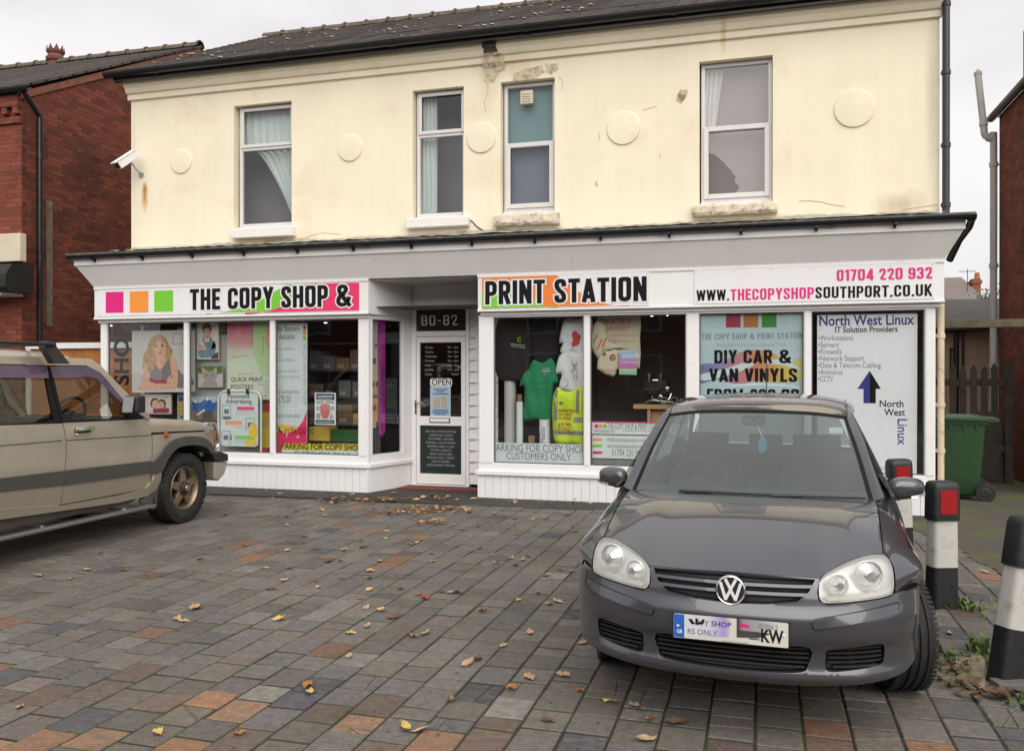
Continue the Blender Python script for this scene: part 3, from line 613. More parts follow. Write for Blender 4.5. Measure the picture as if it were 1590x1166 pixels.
# half round gutter under the eaves
def halfgutter(x0, x1, y, z, r, parent, name='gutter', mat=None):
    mb = MB(); pr = [(y + r * math.cos(R(a)), z + r * math.sin(R(a))) for a in range(180, 361, 20)] + [(y + (r - .008) * math.cos(R(a)), z + (r - .008) * math.sin(R(a))) for a in range(360, 179, -20)]
    mb.prismx(pr, x0, x1)
    k = x0 + .9
    while k < x1 - .2: mb.prismx([(y + (r + .008) * math.cos(R(a)), z + (r + .008) * math.sin(R(a))) for a in range(180, 361, 20)] + [(y + (r - .002) * math.cos(R(a)), z + (r - .002) * math.sin(R(a))) for a in range(360, 179, -20)], k, k + .06); k += 1.9
    return mb.build(name, mat or M['black_gutter'], parent)
mb = MB().box(ux0 - .12, 11.00, 6.03, ux1 + .12, 11.07, 6.14); B(mb, 'eaves_board', M['black_gutter'])
halfgutter(ux0 - .22, ux1 + .12, 10.95, 6.145, .075, shop, 'roof_gutter')
# roundels
for k, (cx, cz, r) in enumerate([(-8.44, 4.812, .186), (-5.626, 4.81, .19), (-3.656, 4.813, .21), (-1.716, 4.79, .218), (1.092, 4.813, .234)]):
    B(MB().lathe([(0, r), (-.014, r - .001), (-.022, r - .007), (-.024, r - .02), (-.024, .001)], (cx, Y2 + .002, cz), 'y', 48), 'plaster_roundel', M['cream'], smooth=True)
# patches where the render has fallen away, standing 3 mm off
def zp(sx, sy, ox, oy, sc, Y): return at(ox + sx / sc, oy + sy / sc, Y)
def z8(pts, Y=Y2): return [zp(x, y, 580, 30, 2.409, Y) for x, y in pts]
rr_ = random.Random(11)
def ragged(poly, a=.012, step=.05): return [(x + rr_.uniform(-a, a), z + rr_.uniform(-a, a)) for x, z in resample(poly, step)]
for nm, pts, yy in [('bare_patch', [(415, 178), (470, 180), (470, 200), (452, 235), (412, 236)], Y2 - .004), ('bare_patch', [(520, 205), (560, 190), (630, 175), (640, 200), (600, 225), (525, 235)], Y2 - .004), ('bare_patch', [(645, 170), (695, 165), (690, 190), (665, 208), (645, 200)], Y2 - .004), ('bare_patch', [(1132, 285), (1150, 268), (1176, 266), (1170, 295), (1148, 318), (1135, 305)], Y2 - .004), ('bare_patch', [(832, 606), (838, 606), (836, 626), (832, 626)], Y2 - .004)]:
    mb = MB(); pl = ragged(z8(pts)); flat(mb, pl, yy); n = len(pl); mb.add([(x, yy, z) for x, z in pl] + [(x, Y2, z) for x, z in pl], [(i, (i + 1) % n, n + (i + 1) % n, n + i) for i in range(n)]); B(mb, nm, M['stone'])
def crag(x0, x1, prof, name, mat):
    mb = MB(); n = 9; rows = []
    for i in range(n):
        t = i / (n - 1); e = math.sin(math.pi * t) ** .3 if 0 < t < 1 else 0
        rows.append([(x0 + (x1 - x0) * t + rr_.uniform(-.012, .012), y - .010 * e + rr_.uniform(-.007, .007) * e, z + rr_.uniform(-.01, .01) * e) for y, z in prof])
    return B(mb.grid(rows), name, mat)
crag(-3.63, -3.33, [(11.252, 5.69), (11.244, 5.74), (11.202, 5.803), (11.202, 5.885), (11.165, 5.90)], 'broken_stone', M['stone'])
crag(-3.60, -3.40, [(11.15, 5.92), (11.132, 5.965), (11.102, 5.99), (11.10, 6.05), (11.066, 6.06), (11.066, 6.108)], 'broken_stone', pm('shaded_hole_stone', (.07, .06, .045), .95, var=.4, vs=20, bump=.9, bs=40))  # cornice hole drawn as dark stone, its shade put into the colour
def wire(name, pts, r, mat):
    mb = MB(); w3 = [(*at(u, v, Y2)[:1], Y2 - r * .6, at(u, v, Y2)[1]) for u, v in pts]; mb.tube(w3, r, 5); return B(mb, name, mat)
wire('cable', [(726, 341), (733, 344), (740, 352), (748, 357), (758, 362), (768, 364)], .009, M['black_gutter']); wire('cable', [(790, 332), (776, 340), (766, 352), (764, 362)], .006, M['dirty_sill'])
M['crack'] = pm('crack_line', (.46, .37, .24), .95, var=.3)
for c_ in ([(1240, 313), (1255, 312), (1276, 314), (1290, 318), (1312, 321)], [(1020, 166), (1010, 168), (998, 172)], [(470, 372), (483, 366), (500, 362), (530, 364)], [(1400, 326), (1430, 322), (1456, 318)], [(930, 206), (931, 214), (930, 220)], [(1024, 238), (1026, 246)], [(868, 120), (874, 128), (872, 140)], [(755, 175), (752, 160), (758, 140), (756, 128)]): wire('hairline_crack', c_, .0035, M['crack'])
# ------------------------------------------------------------------ upstairs windows
M['frame'] = pm('window_frame_white', (.66, .64, .63), .4, var=.05, vs=3, col2=(.5, .44, .36), c2s=8, c2lo=.6, c2hi=.85)
M['curtain'] = pm('sheer_curtain', (.62, .68, .62), .8, var=.06, vs=4, sheen=.3); M['skypanel'] = pm('grey_sky_panel', (.21, .22, .26), .9, var=.15, vs=1.5)
M['tealfilm'] = pm('teal_blind', (.19, .31, .30), .6, var=.12, vs=3)
def rectframe(mb, x0, x1, z0, z1, t, y0, y1):
    mb.box(x0, y0, z0, x0 + t, y1, z1); mb.box(x1 - t, y0, z0, x1, y1, z1); mb.box(x0 + t, y0, z0, x1 - t, y1, z0 + t); mb.box(x0 + t, y0, z1 - t, x1 - t, y1, z1)
def drape(x0, x1, za, zb, Y, amp=.02, waves=7, shape=None, n=46, m=14):
    rows = []
    for j in range(m):
        v = j / (m - 1); z = za + (zb - za) * v; row = []
        for i in range(n):
            u = i / (n - 1); x = x0 + (x1 - x0) * u
            if shape: x = shape(u, v)
            row.append((x, Y + amp * math.sin(u * waves * 6.283 + .6 * math.sin(v * 3)) * (.5 + .5 * (1 - v)) + .006 * math.sin(u * 57 + v * 4), z))
        rows.append(row)
    return MB().grid(rows)
for k, (a, b, c, d) in enumerate(WIN):
    root = B(MB().box(a, Y2 + .155, c, b, Y2 + .165, c + .02), 'upstairs_window', M['frame'])
    a2 = a + .02 if k else a + .035; b2, c2, d2 = b - .004, c + .04, d - .01
    f = MB(); y0, y1 = Y2 + .10, Y2 + .155
    rectframe(f, a2, b2, c2, d2, .048, y0, y1)
    if k < 2:
        zt = c2 + (d2 - c2) * .655; f.box(a2 + .048, y0, zt - .03, b2 - .048, y1, zt + .03)
        rectframe(f, a2 + .03, b2 - .012, zt + .012, d2 - .012, .05, y0 - .018, y0 - .001)
        panes = [(a2 + .08, b2 - .06, zt + .06, d2 - .06), (a2 + .048, b2 - .048, c2 + .048, zt - .03)]
    else:
        zt = c2 + (d2 - c2) * (.52 if k == 2 else .53); f.box(a2 + .048, y0, zt - .035, b2 - .048, y1, zt + .035)
        rectframe(f, a2 + .03, b2 - .03, c2 + .045, zt + .03, .062, y0 - .02, y0 - .001)
        panes = [(a2 + .048, b2 - .048, zt + .035, d2 - .048), (a2 + .09, b2 - .09, c2 + .105, zt - .032)]
    f.box(a2 - .01, y0 - .03, c + .002, b2 + .0, y1 - .001, c2 - .001)
    f.build('frame', M['frame'], root, bevel=.006)
    for p in panes: MB().quad((p[0], y0 + .03, p[2]), (p[1], y0 + .03, p[2]), (p[1], y0 + .03, p[3]), (p[0], y0 + .03, p[3])).build('pane', M['glass_up'], root)
    yc = Y2 + .24
    if k == 0:
        drape(a, b, d, zt, yc, .018, 8).build('curtain', M['curtain'], root, smooth=True)
        wd = b - a; drape(a, b, zt + .02, c + .05, yc + .03, .02, 6, lambda u, v: b - .0 - (1 - u) * wd * (.80 - .72 * v ** .75)).build('curtain', M['curtain'], root, smooth=True)
    if k == 1:
        drape(a + .03, a + .27, d, c, yc, .02, 4).build('curtain', M['curtain'], root, smooth=True)
    if k == 2:
        MB().quad((a, yc - .03, zt), (b, yc - .03, zt), (b, yc - .03, d), (a, yc - .03, d)).build('pane_backing', M['tealfilm'], root)
        v = MB(); vx, vz = (a + b) / 2 - .03, d - .21; v.box(vx - .085, y0 - .045, vz - .09, vx + .085, y0 + .028, vz + .09)
        for q in range(4): v.box(vx - .06, y0 - .055, vz - .062 + q * .033, vx + .06, y0 - .046, vz - .045 + q * .033)
        v.build('ventilator', pm('vent_plastic', (.60, .54, .40), .5, var=.08), root, bevel=.006)
        MB().quad((a, yc, c), (b, yc, c), (b, yc, zt), (a, yc, zt)).build('pane_backing', M['skypanel'], root)  # grey panel added behind the pane, standing in for reflected sky
    if k == 3:
        drape(a + .02, a + .30, d, zt, yc, .022, 4, lambda u, v: a + .03 + u * (.27 - .12 * v)).build('curtain', pm('white_curtain', (.66, .63, .58), .8, var=.05), root, smooth=True)
        MB().quad((a, yc + .06, c), (b, yc + .06, c), (b, yc + .06, d), (a, yc + .06, d)).build('pane_backing', gradmat('mauve_sky_panel', [(0, (.17, .175, .205)), (.6, (.17, .165, .20)), (1, (.26, .20, .19))], 0, a - (a + b) / 2, b - (a + b) / 2, .9), root)  # gradient painted on an added panel to imitate sky reflected in the pane
    sz0, sz1 = [(3.59, 3.733), (3.61, 3.745), (3.585, 3.742), (3.59, 3.728)][k]
    sx0, sx1 = [(-7.52, -6.495), (-4.735, -3.82), (-3.46, -2.56), (-.832, .20)][k]
    s = MB()
    if k < 2: s.box(sx0, Y2 - .11, sz0, sx1, Y2 + .10, sz1)
    else:
        n = 14; rows = []
        for i in range(n + 1):
            x = sx0 + (sx1 - sx0) * i / n; q = lambda: rr_.uniform(-.008, .008); e = .02 if i in (0, n) else 0
            rows.append([(x, Y2 + .1, sz0 + .004), (x, Y2 - .09 + e + q(), sz0 + q()), (x, Y2 - .115 + e + q(), sz0 + .03 + q()), (x, Y2 - .115 + e + q(), sz1 - .03 + q()), (x, Y2 - .09 + e + q(), sz1 + q()), (x, Y2 + .1, sz1)])
        s.grid(rows); s.f += [tuple(range(6)), tuple(range(n * 6, n * 6 + 6))]
    s.build('sill', M['white_sill'] if k < 2 else M['dirty_sill'], root, bevel=.012 if k < 2 else 0, label=None if k < 2 else 'flaking dirty stone sill')
# ------------------------------------------------------------------ canopy, fascia and shopfront
zc0, zc1, zf0, zf1 = 3.165, 3.26, 2.395, 2.86
xl, xr, xcl, xcr = XL, XR, -9.60, 2.125
mb = MB()      # sloping grey cornice panel with mitred ends
A = [(xl, YF, zf1), (xr, YF, zf1), (xr, 11.2, zf1), (xl, 11.2, zf1)]; Bq = [(xcl, YC, zc0), (xcr, YC, zc0), (xcr, 11.2, zc0), (xcl, 11.2, zc0)]
mb.quad(A[0], A[1], Bq[1], Bq[0]); mb.quad(A[1], A[2], Bq[2], Bq[1]); mb.quad(A[3], A[0], Bq[0], Bq[3])
can = B(mb, 'canopy', M['greypanel'])
mb = MB()
for x in (-7.15, -5.05, -2.2): mb.obox((x - .03, (YF + YC) / 2 - .004, (zf1 + zc0) / 2), (.006, 0, 0), (0, (YC - YF) / 2, (zc0 - zf1) / 2), (0, .002, .001))
mb.build('panel_joint', M['upvc'], can)
mb = MB().box(xcl - .012, YC - .02, zc0, xcr + .012, YC, zc1); mb.box(xcl - .012, YC, zc0, xcl + .01, 11.2, zc1); mb.box(xcr - .01, YC, zc0, xcr + .012, 11.2, zc1)
mb.build('edge_board', M['upvc'], can, bevel=.004)
mb = MB(); mb.add([(xcl - .1, YC - .09, zc1 + .075), (xcr + .1, YC - .09, zc1 + .075), (xcr + .1, Y2 + .0, zc1 + .235), (xcl - .1, Y2, zc1 + .235), (xcl - .1, YC - .09, zc1 + .05), (xcr + .1, YC - .09, zc1 + .05), (xcr + .1, Y2, zc1 + .21), (xcl - .1, Y2, zc1 + .21)], [(0, 1, 2, 3), (4, 5, 6, 7), (0, 1, 5, 4), (1, 2, 6, 5), (3, 0, 4, 7)])
mb.build('lead_roof', pm('lead_felt', (.10, .097, .09), .8, var=.3, vs=5, bump=.5, bs=20, col2=(.25, .235, .19), c2s=6, c2lo=.52, c2hi=.66), can)
# flashing: crumpled cement along the foot of the wall
mb = MB(); rows = []
for i in range(160):
    x = ux0 + .02 + (ux1 - ux0 - .04) * i / 159; h = .035 + .03 * max(0, math.sin(x * 3.1) * math.sin(x * 1.3)) + rr_.uniform(-.012, .012)
    rows.append([(x, Y2 - .004, zc1 + .235 + h), (x, Y2 - .05 + rr_.uniform(-.01, .01), zc1 + .245 + rr_.uniform(0, .01)), (x, YC + .35 + rr_.uniform(-.03, .03), zc1 + .158 + rr_.uniform(0, .012))])
mb.grid(rows).build('flashing', pm('crumbled_mortar', (.34, .32, .27), .95, var=.35, vs=14, bump=.8, bs=60), can)
cg = halfgutter(xcl - .06, xcr + .10, YC - .075, zc1 + .045, .055, shop, 'canopy_gutter')
mb = MB(); k = xcl + .35
while k < xcr:
    mb.box(k, YC - .135, zc1 - .03, k + .03, YC - .018, zc1 - .005); mb.box(k, YC - .05, zc1 - .055, k + .03, YC - .018, zc1 - .03); k += .82; mb.build('bracket', M['black_gutter'], cg); mb = MB()
# gutter outlet at the right end
MB().tube([(xcr + .06, YC - .07, zc1 + .0), (xcr + .06, YC + .05, zc1 - .06), (xcr + .02, YC + .35, zc1 - .16), (xcr - .04, YC + .55, zc1 - .36)], .04, 10).build('gutter_outlet', M['black_gutter'], cg, smooth=True)

xa, xb = -5.017, -3.484           # inner ends of the two fascias, either side of the recessed doorway
mb = MB().box(xl, YF, zf0, xa, Y1 + .06, zf1); f1 = B(mb, 'fascia', M['upvc'], bevel=.004)
mb = MB().box(xb, YF, zf0, xr, Y1 + .06, zf1); f2 = B(mb, 'fascia', M['upvc'], bevel=.004)
for f_, (p, q) in ((f1, (xl, xa)), (f2, (xb, xr))):
    mb = MB(); mb.box(p - .004, YF - .014, zf1 - .03, q + .004, YF, zf1 + .004); mb.box(p - .004, YF - .014, zf0 - .004, q + .004, YF, zf0 + .022); mb.box(p + .02, Y1 - .03, zf0 - .05, q - .02, Y1 + .03, zf0 - .004)
    if f_ is f2: mb.box(-.72, YF - .006, zf0 + .022, -.69, YF, zf1 - .03)
    mb.build('trim', M['upvc'], f_, bevel=.002)
# splayed fascia return, soffit over the doorway and panel above the door
sx, sy = -4.79, YD                # where the splay meets the door plane
B(MB().add([(xa, YF + .01, zf0), (sx, sy, zf0), (sx, sy, zf1), (xa, YF + .01, zf1), (xa - .2, Y1, zf0), (sx - .2, sy, zf0)], [(0, 1, 2, 3), (0, 4, 5, 1)]), 'fascia_return', M['upvc'])
B(MB().quad((xa, YF + .005, zf1 - .012), (xb, YF + .005, zf1 - .012), (xb, YD + .1, zf1 - .012), (sx, YD + .1, zf1 - .012)), 'porch_ceiling', M['upvc'])
B(MB().box(sx - .1, YD + .03, 2.56, xb + .3, YD + .08, zf1), 'porch_panel', M['upvc'])
# stall risers with tongue and groove joints
def riser(p0, p1, name, grooves=True, zt=.385):
    mb = MB(); (xA, yA), (xB, yB) = p0, p1; d = Vector((xB - xA, yB - yA)); ln = d.length; d /= ln; nn = Vector((d.y, -d.x)); w_ = .105; k = 0
    def pt(s, o, z): q = Vector((xA, yA)) + d * s + nn * o; return (q.x, q.y, z)
    s0 = 0
    while s0 < ln - .01:
        s1 = min(s0 + w_, ln); g = .004
        P = [(s0, -.012), (s0 + g, 0), (s1 - g, 0), (s1, -.012)] if grooves else [(s0, 0), (s1, 0)]
        rows = [[pt(s, o, z) for s, o in P] for z in (0., zt - .03)]; mb.grid(rows); s0 = s1
    r = B(mb, name, M['upvc'])
    c = MB(); c.add([pt(-.0, .0 + .035, zt - .055), pt(ln, .035, zt - .055), pt(ln, .035, zt), pt(0, .035, zt), pt(0, -.12, zt - .055), pt(ln, -.12, zt - .055), pt(ln, -.12, zt + .012), pt(0, -.12, zt + .012)], [(0, 1, 2, 3), (0, 4, 5, 1), (3, 2, 6, 7), (0, 3, 7, 4), (1, 2, 6, 5)])
    c.build('ledge', M['upvc'], r, bevel=.006); return r
cs = (-5.062, Y1)                 # corner of the splay
riser((-9.385, Y1), cs, 'stall_riser'); riser(cs, (sx, sy), 'stall_riser'); riser((-3.515, Y1), (1.885, Y1), 'stall_riser', zt=.352)
riser((-3.515, 11.5), (-3.515, Y1), 'stall_riser', zt=.352)
B(MB().box(-9.40, Y1 + .01, 0, -9.36, Y1 + 1.0, .385), 'side_riser', M['upvc'])
# shop windows: frame (head, posts, mullions, bottom rail) and one pane per light
ZG0, ZG1 = .475, 2.33
def shopwin(edges, posts, zb, zt, zlow, name='shop_window'):
    """edges: outer x0, x1; posts: (x0, x1) solid uprights between the panes"""
    x0, x1 = edges; root = B(MB().box(x0, Y1 + .0, zlow, x1, Y1 + .075, zb), name, M['upvc'], bevel=.005)
    f = MB(); f.box(x0, Y1 - .004, zt, x1, Y1 + .07, zf0 - .052)
    for p, q in posts: f.box(p, Y1 + .002, zb, q, Y1 + .07, zt); f.box(p + .012, Y1 - .008, zb, q - .012, Y1 + .001, zt) if q - p > .06 else None
    f.build('frame', M['upvc'], root, bevel=.005)
    s = MB()
    for (p, q), (p2, q2) in zip(posts, posts[1:]):
        s.box(q, Y1 + .03, zb, q + .014, Y1 + .05, zt); s.box(p2 - .014, Y1 + .03, zb, p2, Y1 + .05, zt); s.box(q + .014, Y1 + .03, zt - .014, p2 - .014, Y1 + .05, zt); s.box(q + .014, Y1 + .03, zb, p2 - .014, Y1 + .05, zb + .014)
        MB().quad((q, Y1 + .04, zb), (p2, Y1 + .04, zb), (p2, Y1 + .04, zt), (q, Y1 + .04, zt)).build('pane', M['glass'], root)
    s.build('gasket', pm('window_gasket', (.10, .10, .10), .6), root)
    return root
X = lambda u: at(u, 600, Y1)[0]
shopwin((-9.385, -5.075), [(-9.385, X(166)), (X(285), X(292.5)), (X(418.5), X(426.5)), (X(556), -5.075)], ZG0 + .015, ZG1 + .005, .387)
shopwin((-3.50, 1.885), [(-3.50, X(766)), (X(906), X(916)), (X(1065), X(1085.5)), (X(1248), X(1260)), (X(1436), 1.885)], .452, ZG1 - .01, .354)
# splayed light beside the door
def spl_pt(t, o, z):
    d = Vector((sx - cs[0], sy - cs[1])); L_ = d.length; d /= L_; nn = Vector((d.y, -d.x)); q = Vector(cs) + d * t * L_ + nn * o; return (q.x, q.y, z)
def sbox(mb, t0, t1, o0, o1, z0, z1): return mb.add([spl_pt(t, o, z) for z in (z0, z1) for t, o in ((t0, o0), (t1, o0), (t1, o1), (t0, o1))], [(0, 3, 2, 1), (4, 5, 6, 7), (0, 1, 5, 4), (1, 2, 6, 5), (2, 3, 7, 6), (3, 0, 4, 7)])
root = B(sbox(MB(), 0, 1, 0, -.07, .387, .50), 'splay_window', M['upvc'])
f = MB(); sbox(f, 0, .10, .003, -.07, .5, 2.34); sbox(f, .80, 1, .003, -.07, .5, 2.34); sbox(f, 0, 1, .003, -.07, 2.335, zf0 - .002); f.build('frame', M['upvc'], root, bevel=.004)
MB().quad(spl_pt(.1, -.04, .5), spl_pt(.8, -.04, .5), spl_pt(.8, -.04, 2.335), spl_pt(.1, -.04, 2.335)).build('pane', M['glass'], root)
B(MB().box(cs[0] - .02, Y1 - .002, .388, cs[0] + .012, Y1 + .05, zf0 - .003), 'corner_post', M['upvc'])
# left flank: side window of the shop through which the yard fence shows
root = B(MB().box(-9.40, Y1 + .08, .387, -9.36, Y1 + 1.0, .48), 'side_window', M['upvc'])
f = MB(); f.box(-9.40, Y1 + .08, .48, -9.36, Y1 + .14, 2.36); f.box(-9.40, Y1 + .9, .48, -9.36, Y1 + 1.0, 2.36); f.box(-9.41, Y1 + .06, 2.36, -9.35, Y1 + 1.0, 2.86); f.build('frame', M['upvc'], root)
MB().quad((-9.38, Y1 + .14, .48), (-9.38, Y1 + .9, .48), (-9.38, Y1 + .9, 2.36), (-9.38, Y1 + .14, 2.36)).build('pane', M['glass'], root)
# right flank
B(MB().box(1.86, Y1 + .08, 0, 1.90, 19, 2.86), 'flank_wall', M['upvc'])
# boarded piece right of the door
mb = MB(); z = .05
while z < 2.55:
    z2 = min(z + .158, 2.56); mb.quad((-3.93, YD - .002, z), (-3.50, YD - .002, z), (-3.50, YD + .016, z2), (-3.93, YD + .016, z2)); mb.quad((-3.93, YD - .002, z), (-3.50, YD - .002, z), (-3.50, YD + .016, z), (-3.93, YD + .016, z)); z = z2
B(mb, 'cladding', M['upvc'])
mb = MB(); z = .20
while z < 2.5: mb.box(-3.915, YD - .006, z, -3.84, YD - .0035, z + .010); z += .158
B(mb, 'cladding_clip', M['midgrey'])
# doorway and door
fr = MB(); dx0, dx1 = -4.785, -3.917
fr.box(dx0, YD - .02, .03, dx0 + .07, YD + .06, 2.56); fr.box(dx1 - .05, YD - .02, .03, dx1, YD + .06, 2.56); fr.box(dx0 + .07, YD - .02, 2.50, dx1 - .05, YD + .06, 2.56); fr.box(dx0 + .07, YD - .02, 2.125, dx1 - .05, YD + .06, 2.20)
fr.box(dx0, YD - .04, 0, dx1, YD + .06, .03)
dframe = B(fr, 'door_frame', M['upvc'], bevel=.004)
tl = MB().quad((dx0 + .07, YD + .02, 2.20), (dx1 - .05, YD + .02, 2.20), (dx1 - .05, YD + .02, 2.50), (dx0 + .07, YD + .02, 2.50)).build('toplight', pm('dark_tinted_pane', (.028, .026, .020), .12, var=.1), dframe)
mb = MB(); stext(mb, '80-82', at(653, 0, YD)[0], at(710, 0, YD)[0], 2.275, 2.43, YD + .014, t=.105); mb.build('lettering', M['board'], tl, recalc=False)
gx0, gx1, gz0, gz1 = -4.66, -4.035, .995, 2.04; hz0, hz1 = .18, .865
dl = MB(); a, b, c, d = dx0 + .075, dx1 - .055, .04, 2.118
V_, T_, _ = fill2d([(a, c), (b, c), (b, d), (a, d)], [[(gx0, gz0), (gx1, gz0), (gx1, gz1), (gx0, gz1)], [(gx0, hz0), (gx1, hz0), (gx1, hz1), (gx0, hz1)]], 9, interior=False)
dl.add([(x, YD - .012, z) for x, z in V_], T_)
for p in ((gx0, gx1, gz0, gz1), (gx0, gx1, hz0, hz1)):
    q = [(p[0], p[2]), (p[1], p[2]), (p[1], p[3]), (p[0], p[3])]; dl.add([(x, YD - .012, z) for x, z in q] + [(x, YD + .02, z) for x, z in q], [(i, (i + 1) % 4, 4 + (i + 1) % 4, 4 + i) for i in range(4)])
door = B(dl, 'door', M['upvc'])
MB().quad((gx0, YD + .012, gz0), (gx1, YD + .012, gz0), (gx1, YD + .012, gz1), (gx0, YD + .012, gz1)).build('pane', M['glass'], door)
pn = MB().quad((gx0, YD + .012, hz0), (gx1, YD + .012, hz0), (gx1, YD + .012, hz1), (gx0, YD + .012, hz1)).build('kick_panel', pm('dark_green_panel', (.022, .032, .030), .25, var=.15), door)
mb = MB(); cx = (gx0 + gx1) / 2
for i, s in enumerate(['PRINTING | PHOTOCOPYING', 'LAMINATING | DESIGN', 'STATIONERY | BINDING', 'BANNERS | CANVAS PRINTS', 'BUSINESS CARDS | FLYERS', 'POSTERS | LEAFLETS', 'MENUS | BROCHURES', 'PRINTED MUGS | T-SHIRTS', 'DISPLAY BOARDS', 'LARGE FORMAT PRINTING']): text(mb, s, cx, .765 - i * .053, YD + .006, .030, align='C', xs=.80, maxw=.52)
mb.build('lettering', M['midgrey'], pn, recalc=False)
mb = MB()
for i, (s, h) in enumerate([('Monday', '9am - 5pm'), ('Tuesday', '9am - 5pm'), ('Wednesday', '9am - 5pm'), ('Thursday', '9am - 5pm'), ('Friday', '9am - 5pm'), ('Saturday', '9am - 1pm'), ('Sunday', 'Closed')]):
    text(mb, s, -4.585, 1.955 - i * .063, YD + .006, .030, xs=.85); text(mb, h, -4.085, 1.955 - i * .063, YD + .006, .030, align='R', xs=.85)
mb.build('opening_hours', M['midgrey'], door, recalc=False)
lb = MB().box(-4.51, YD - .024, .905, -4.20, YD - .0125, .975).build('letterbox', pm('letterbox_frame', (.12, .10, .08), .4), door, bevel=.004); MB().box(-4.495, YD - .03, .917, -4.215, YD - .0245, .963).build('flap', M['upvc'], lb, bevel=.003)
h = MB().box(-4.735, YD - .02, 1.02, -4.70, YD - .0125, 1.22); h.tube([(-4.717, YD - .015, 1.19), (-4.717, YD - .06, 1.19), (-4.69, YD - .065, 1.19), (-4.59, YD - .065, 1.185)], .010, 8); h.tube([(-4.717, YD - .012, 1.075), (-4.717, YD - .028, 1.075)], .014, 10)
h.build('handle', M['alu'], door, bevel=.002)
# interior: floor, ceiling, back wall, partition
mb = MB()
for a, b, c in ((-9.3, -5.12, 10.75), (-5.12, -3.45, 11.56), (-3.45, 1.84, 10.75)): mb.quad((a, c, .12), (b, c, .12), (b, 15, .12), (a, 15, .12))
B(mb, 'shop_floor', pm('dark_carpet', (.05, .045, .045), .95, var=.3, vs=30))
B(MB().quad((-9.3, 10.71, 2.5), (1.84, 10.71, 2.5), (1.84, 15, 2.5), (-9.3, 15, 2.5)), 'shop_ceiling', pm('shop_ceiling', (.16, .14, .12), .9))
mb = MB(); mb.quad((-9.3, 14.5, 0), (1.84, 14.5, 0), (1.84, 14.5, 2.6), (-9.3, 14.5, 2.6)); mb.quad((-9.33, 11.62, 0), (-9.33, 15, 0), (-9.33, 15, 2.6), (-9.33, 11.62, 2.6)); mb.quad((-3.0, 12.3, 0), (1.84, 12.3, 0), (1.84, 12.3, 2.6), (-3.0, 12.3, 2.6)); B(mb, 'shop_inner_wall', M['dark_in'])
for (u, v, Y) in [(172, 504.5, 10.95), (505.5, 500, 11.2), (1012, 489, 11.0), (1036, 488.5, 11.0)]:
    x, z = at(u, v, Y); r = B(MB().lathe([(.05, .03), (0, .035), (-.01, .028)], (x, Y, z), 'z', 12), 'spotlight', M['alu']); MB().lathe([(-.012, .026), (-.018, .0005)], (x, Y, z), 'z', 12).build('bulb', M['spotlamp'], r)
# pipes on the right corner
mb = MB(); mb.tube([(ux1 + .055, 11.17, 3.45), (ux1 + .055, 11.17, 6.10)], .042, 12)
for z in (3.55, 4.25, 5.1, 5.9): mb.tube([(ux1 + .055, 11.17, z), (ux1 + .055, 11.17, z + .05)], .052, 12); mb.box(ux1 - .0, 11.15, z + .01, ux1 + .055, 11.19, z + .035)
B(mb, 'downpipe', M['dark_iron'], smooth=True)
mb = MB(); mb.tube([(1.972, 10.80, .0), (1.972, 10.80, 2.39)], .036, 12)
for z in (.7, 1.22, 2.0): mb.tube([(1.972, 10.80, z), (1.972, 10.80, z + .05)], .045, 12); mb.box(1.885, 10.79, z + .01, 1.972, 10.81, z + .04)
B(mb, 'waste_pipe', M['cream_pipe'], smooth=True)
# ------------------------------------------------------------------ left neighbour: brick house, gable towards us
gx = -11.70; lb0 = thing('brick_house', 'dark red brick house with slate roof and crowned chimney pot, left of the cream shop', 'house', (-15, 11.5, 0))
P = lambda mb, name, mat, parent, **k: mb.build(name, mat, parent, **k)
YL = 11.50; ez, rz, ry = 6.32, 8.69, 16.2
mb = MB().quad((gx, YL, 0), (gx, 19, 0), (gx, 19, ez), (gx, ry, rz), (gx, YL, ez - .12)); P(mb, 'gable_wall', M['brickx'], lb0)
mb = MB().quad((-22, YL, 0), (gx, YL, 0), (gx, YL, ez), (-22, YL, ez)); P(mb, 'front_wall', M['bricky'], lb0)
mb = MB()
n = 16
for k in range(n):
    t0, t1 = k / n, (k + 1.1) / n; q = lambda t, h: (YL - .18 + (ry - YL + .18) * t, ez - .06 + (rz - ez + .06) * t + h); mb.prismx([q(t0, .022), q(min(t1, 1), .006), q(min(t1, 1), -.03), q(t0, -.03)], -22, gx + .06)
mb.quad((-22, 19.2, ez), (gx + .06, 19.2, ez), (gx + .06, ry, rz - .02), (-22, ry, rz - .02))
rf = P(mb, 'roof', M['slate'], lb0); ridge(-22, gx + .05, ry, rz + .02, rf, .12, .5)
q = lambda t, h: (YL - .05 + (ry - YL + .05) * t, ez - .08 + (rz - ez + .06) * t + h)
mb = MB(); mb.prismx([q(0, -.14), q(1, -.14), q(1, -.02), q(0, -.02)], gx - .02, gx + .035); P(mb, 'verge', pm('verge_brick', (.20, .075, .045), .9, var=.3, vs=9), lb0)
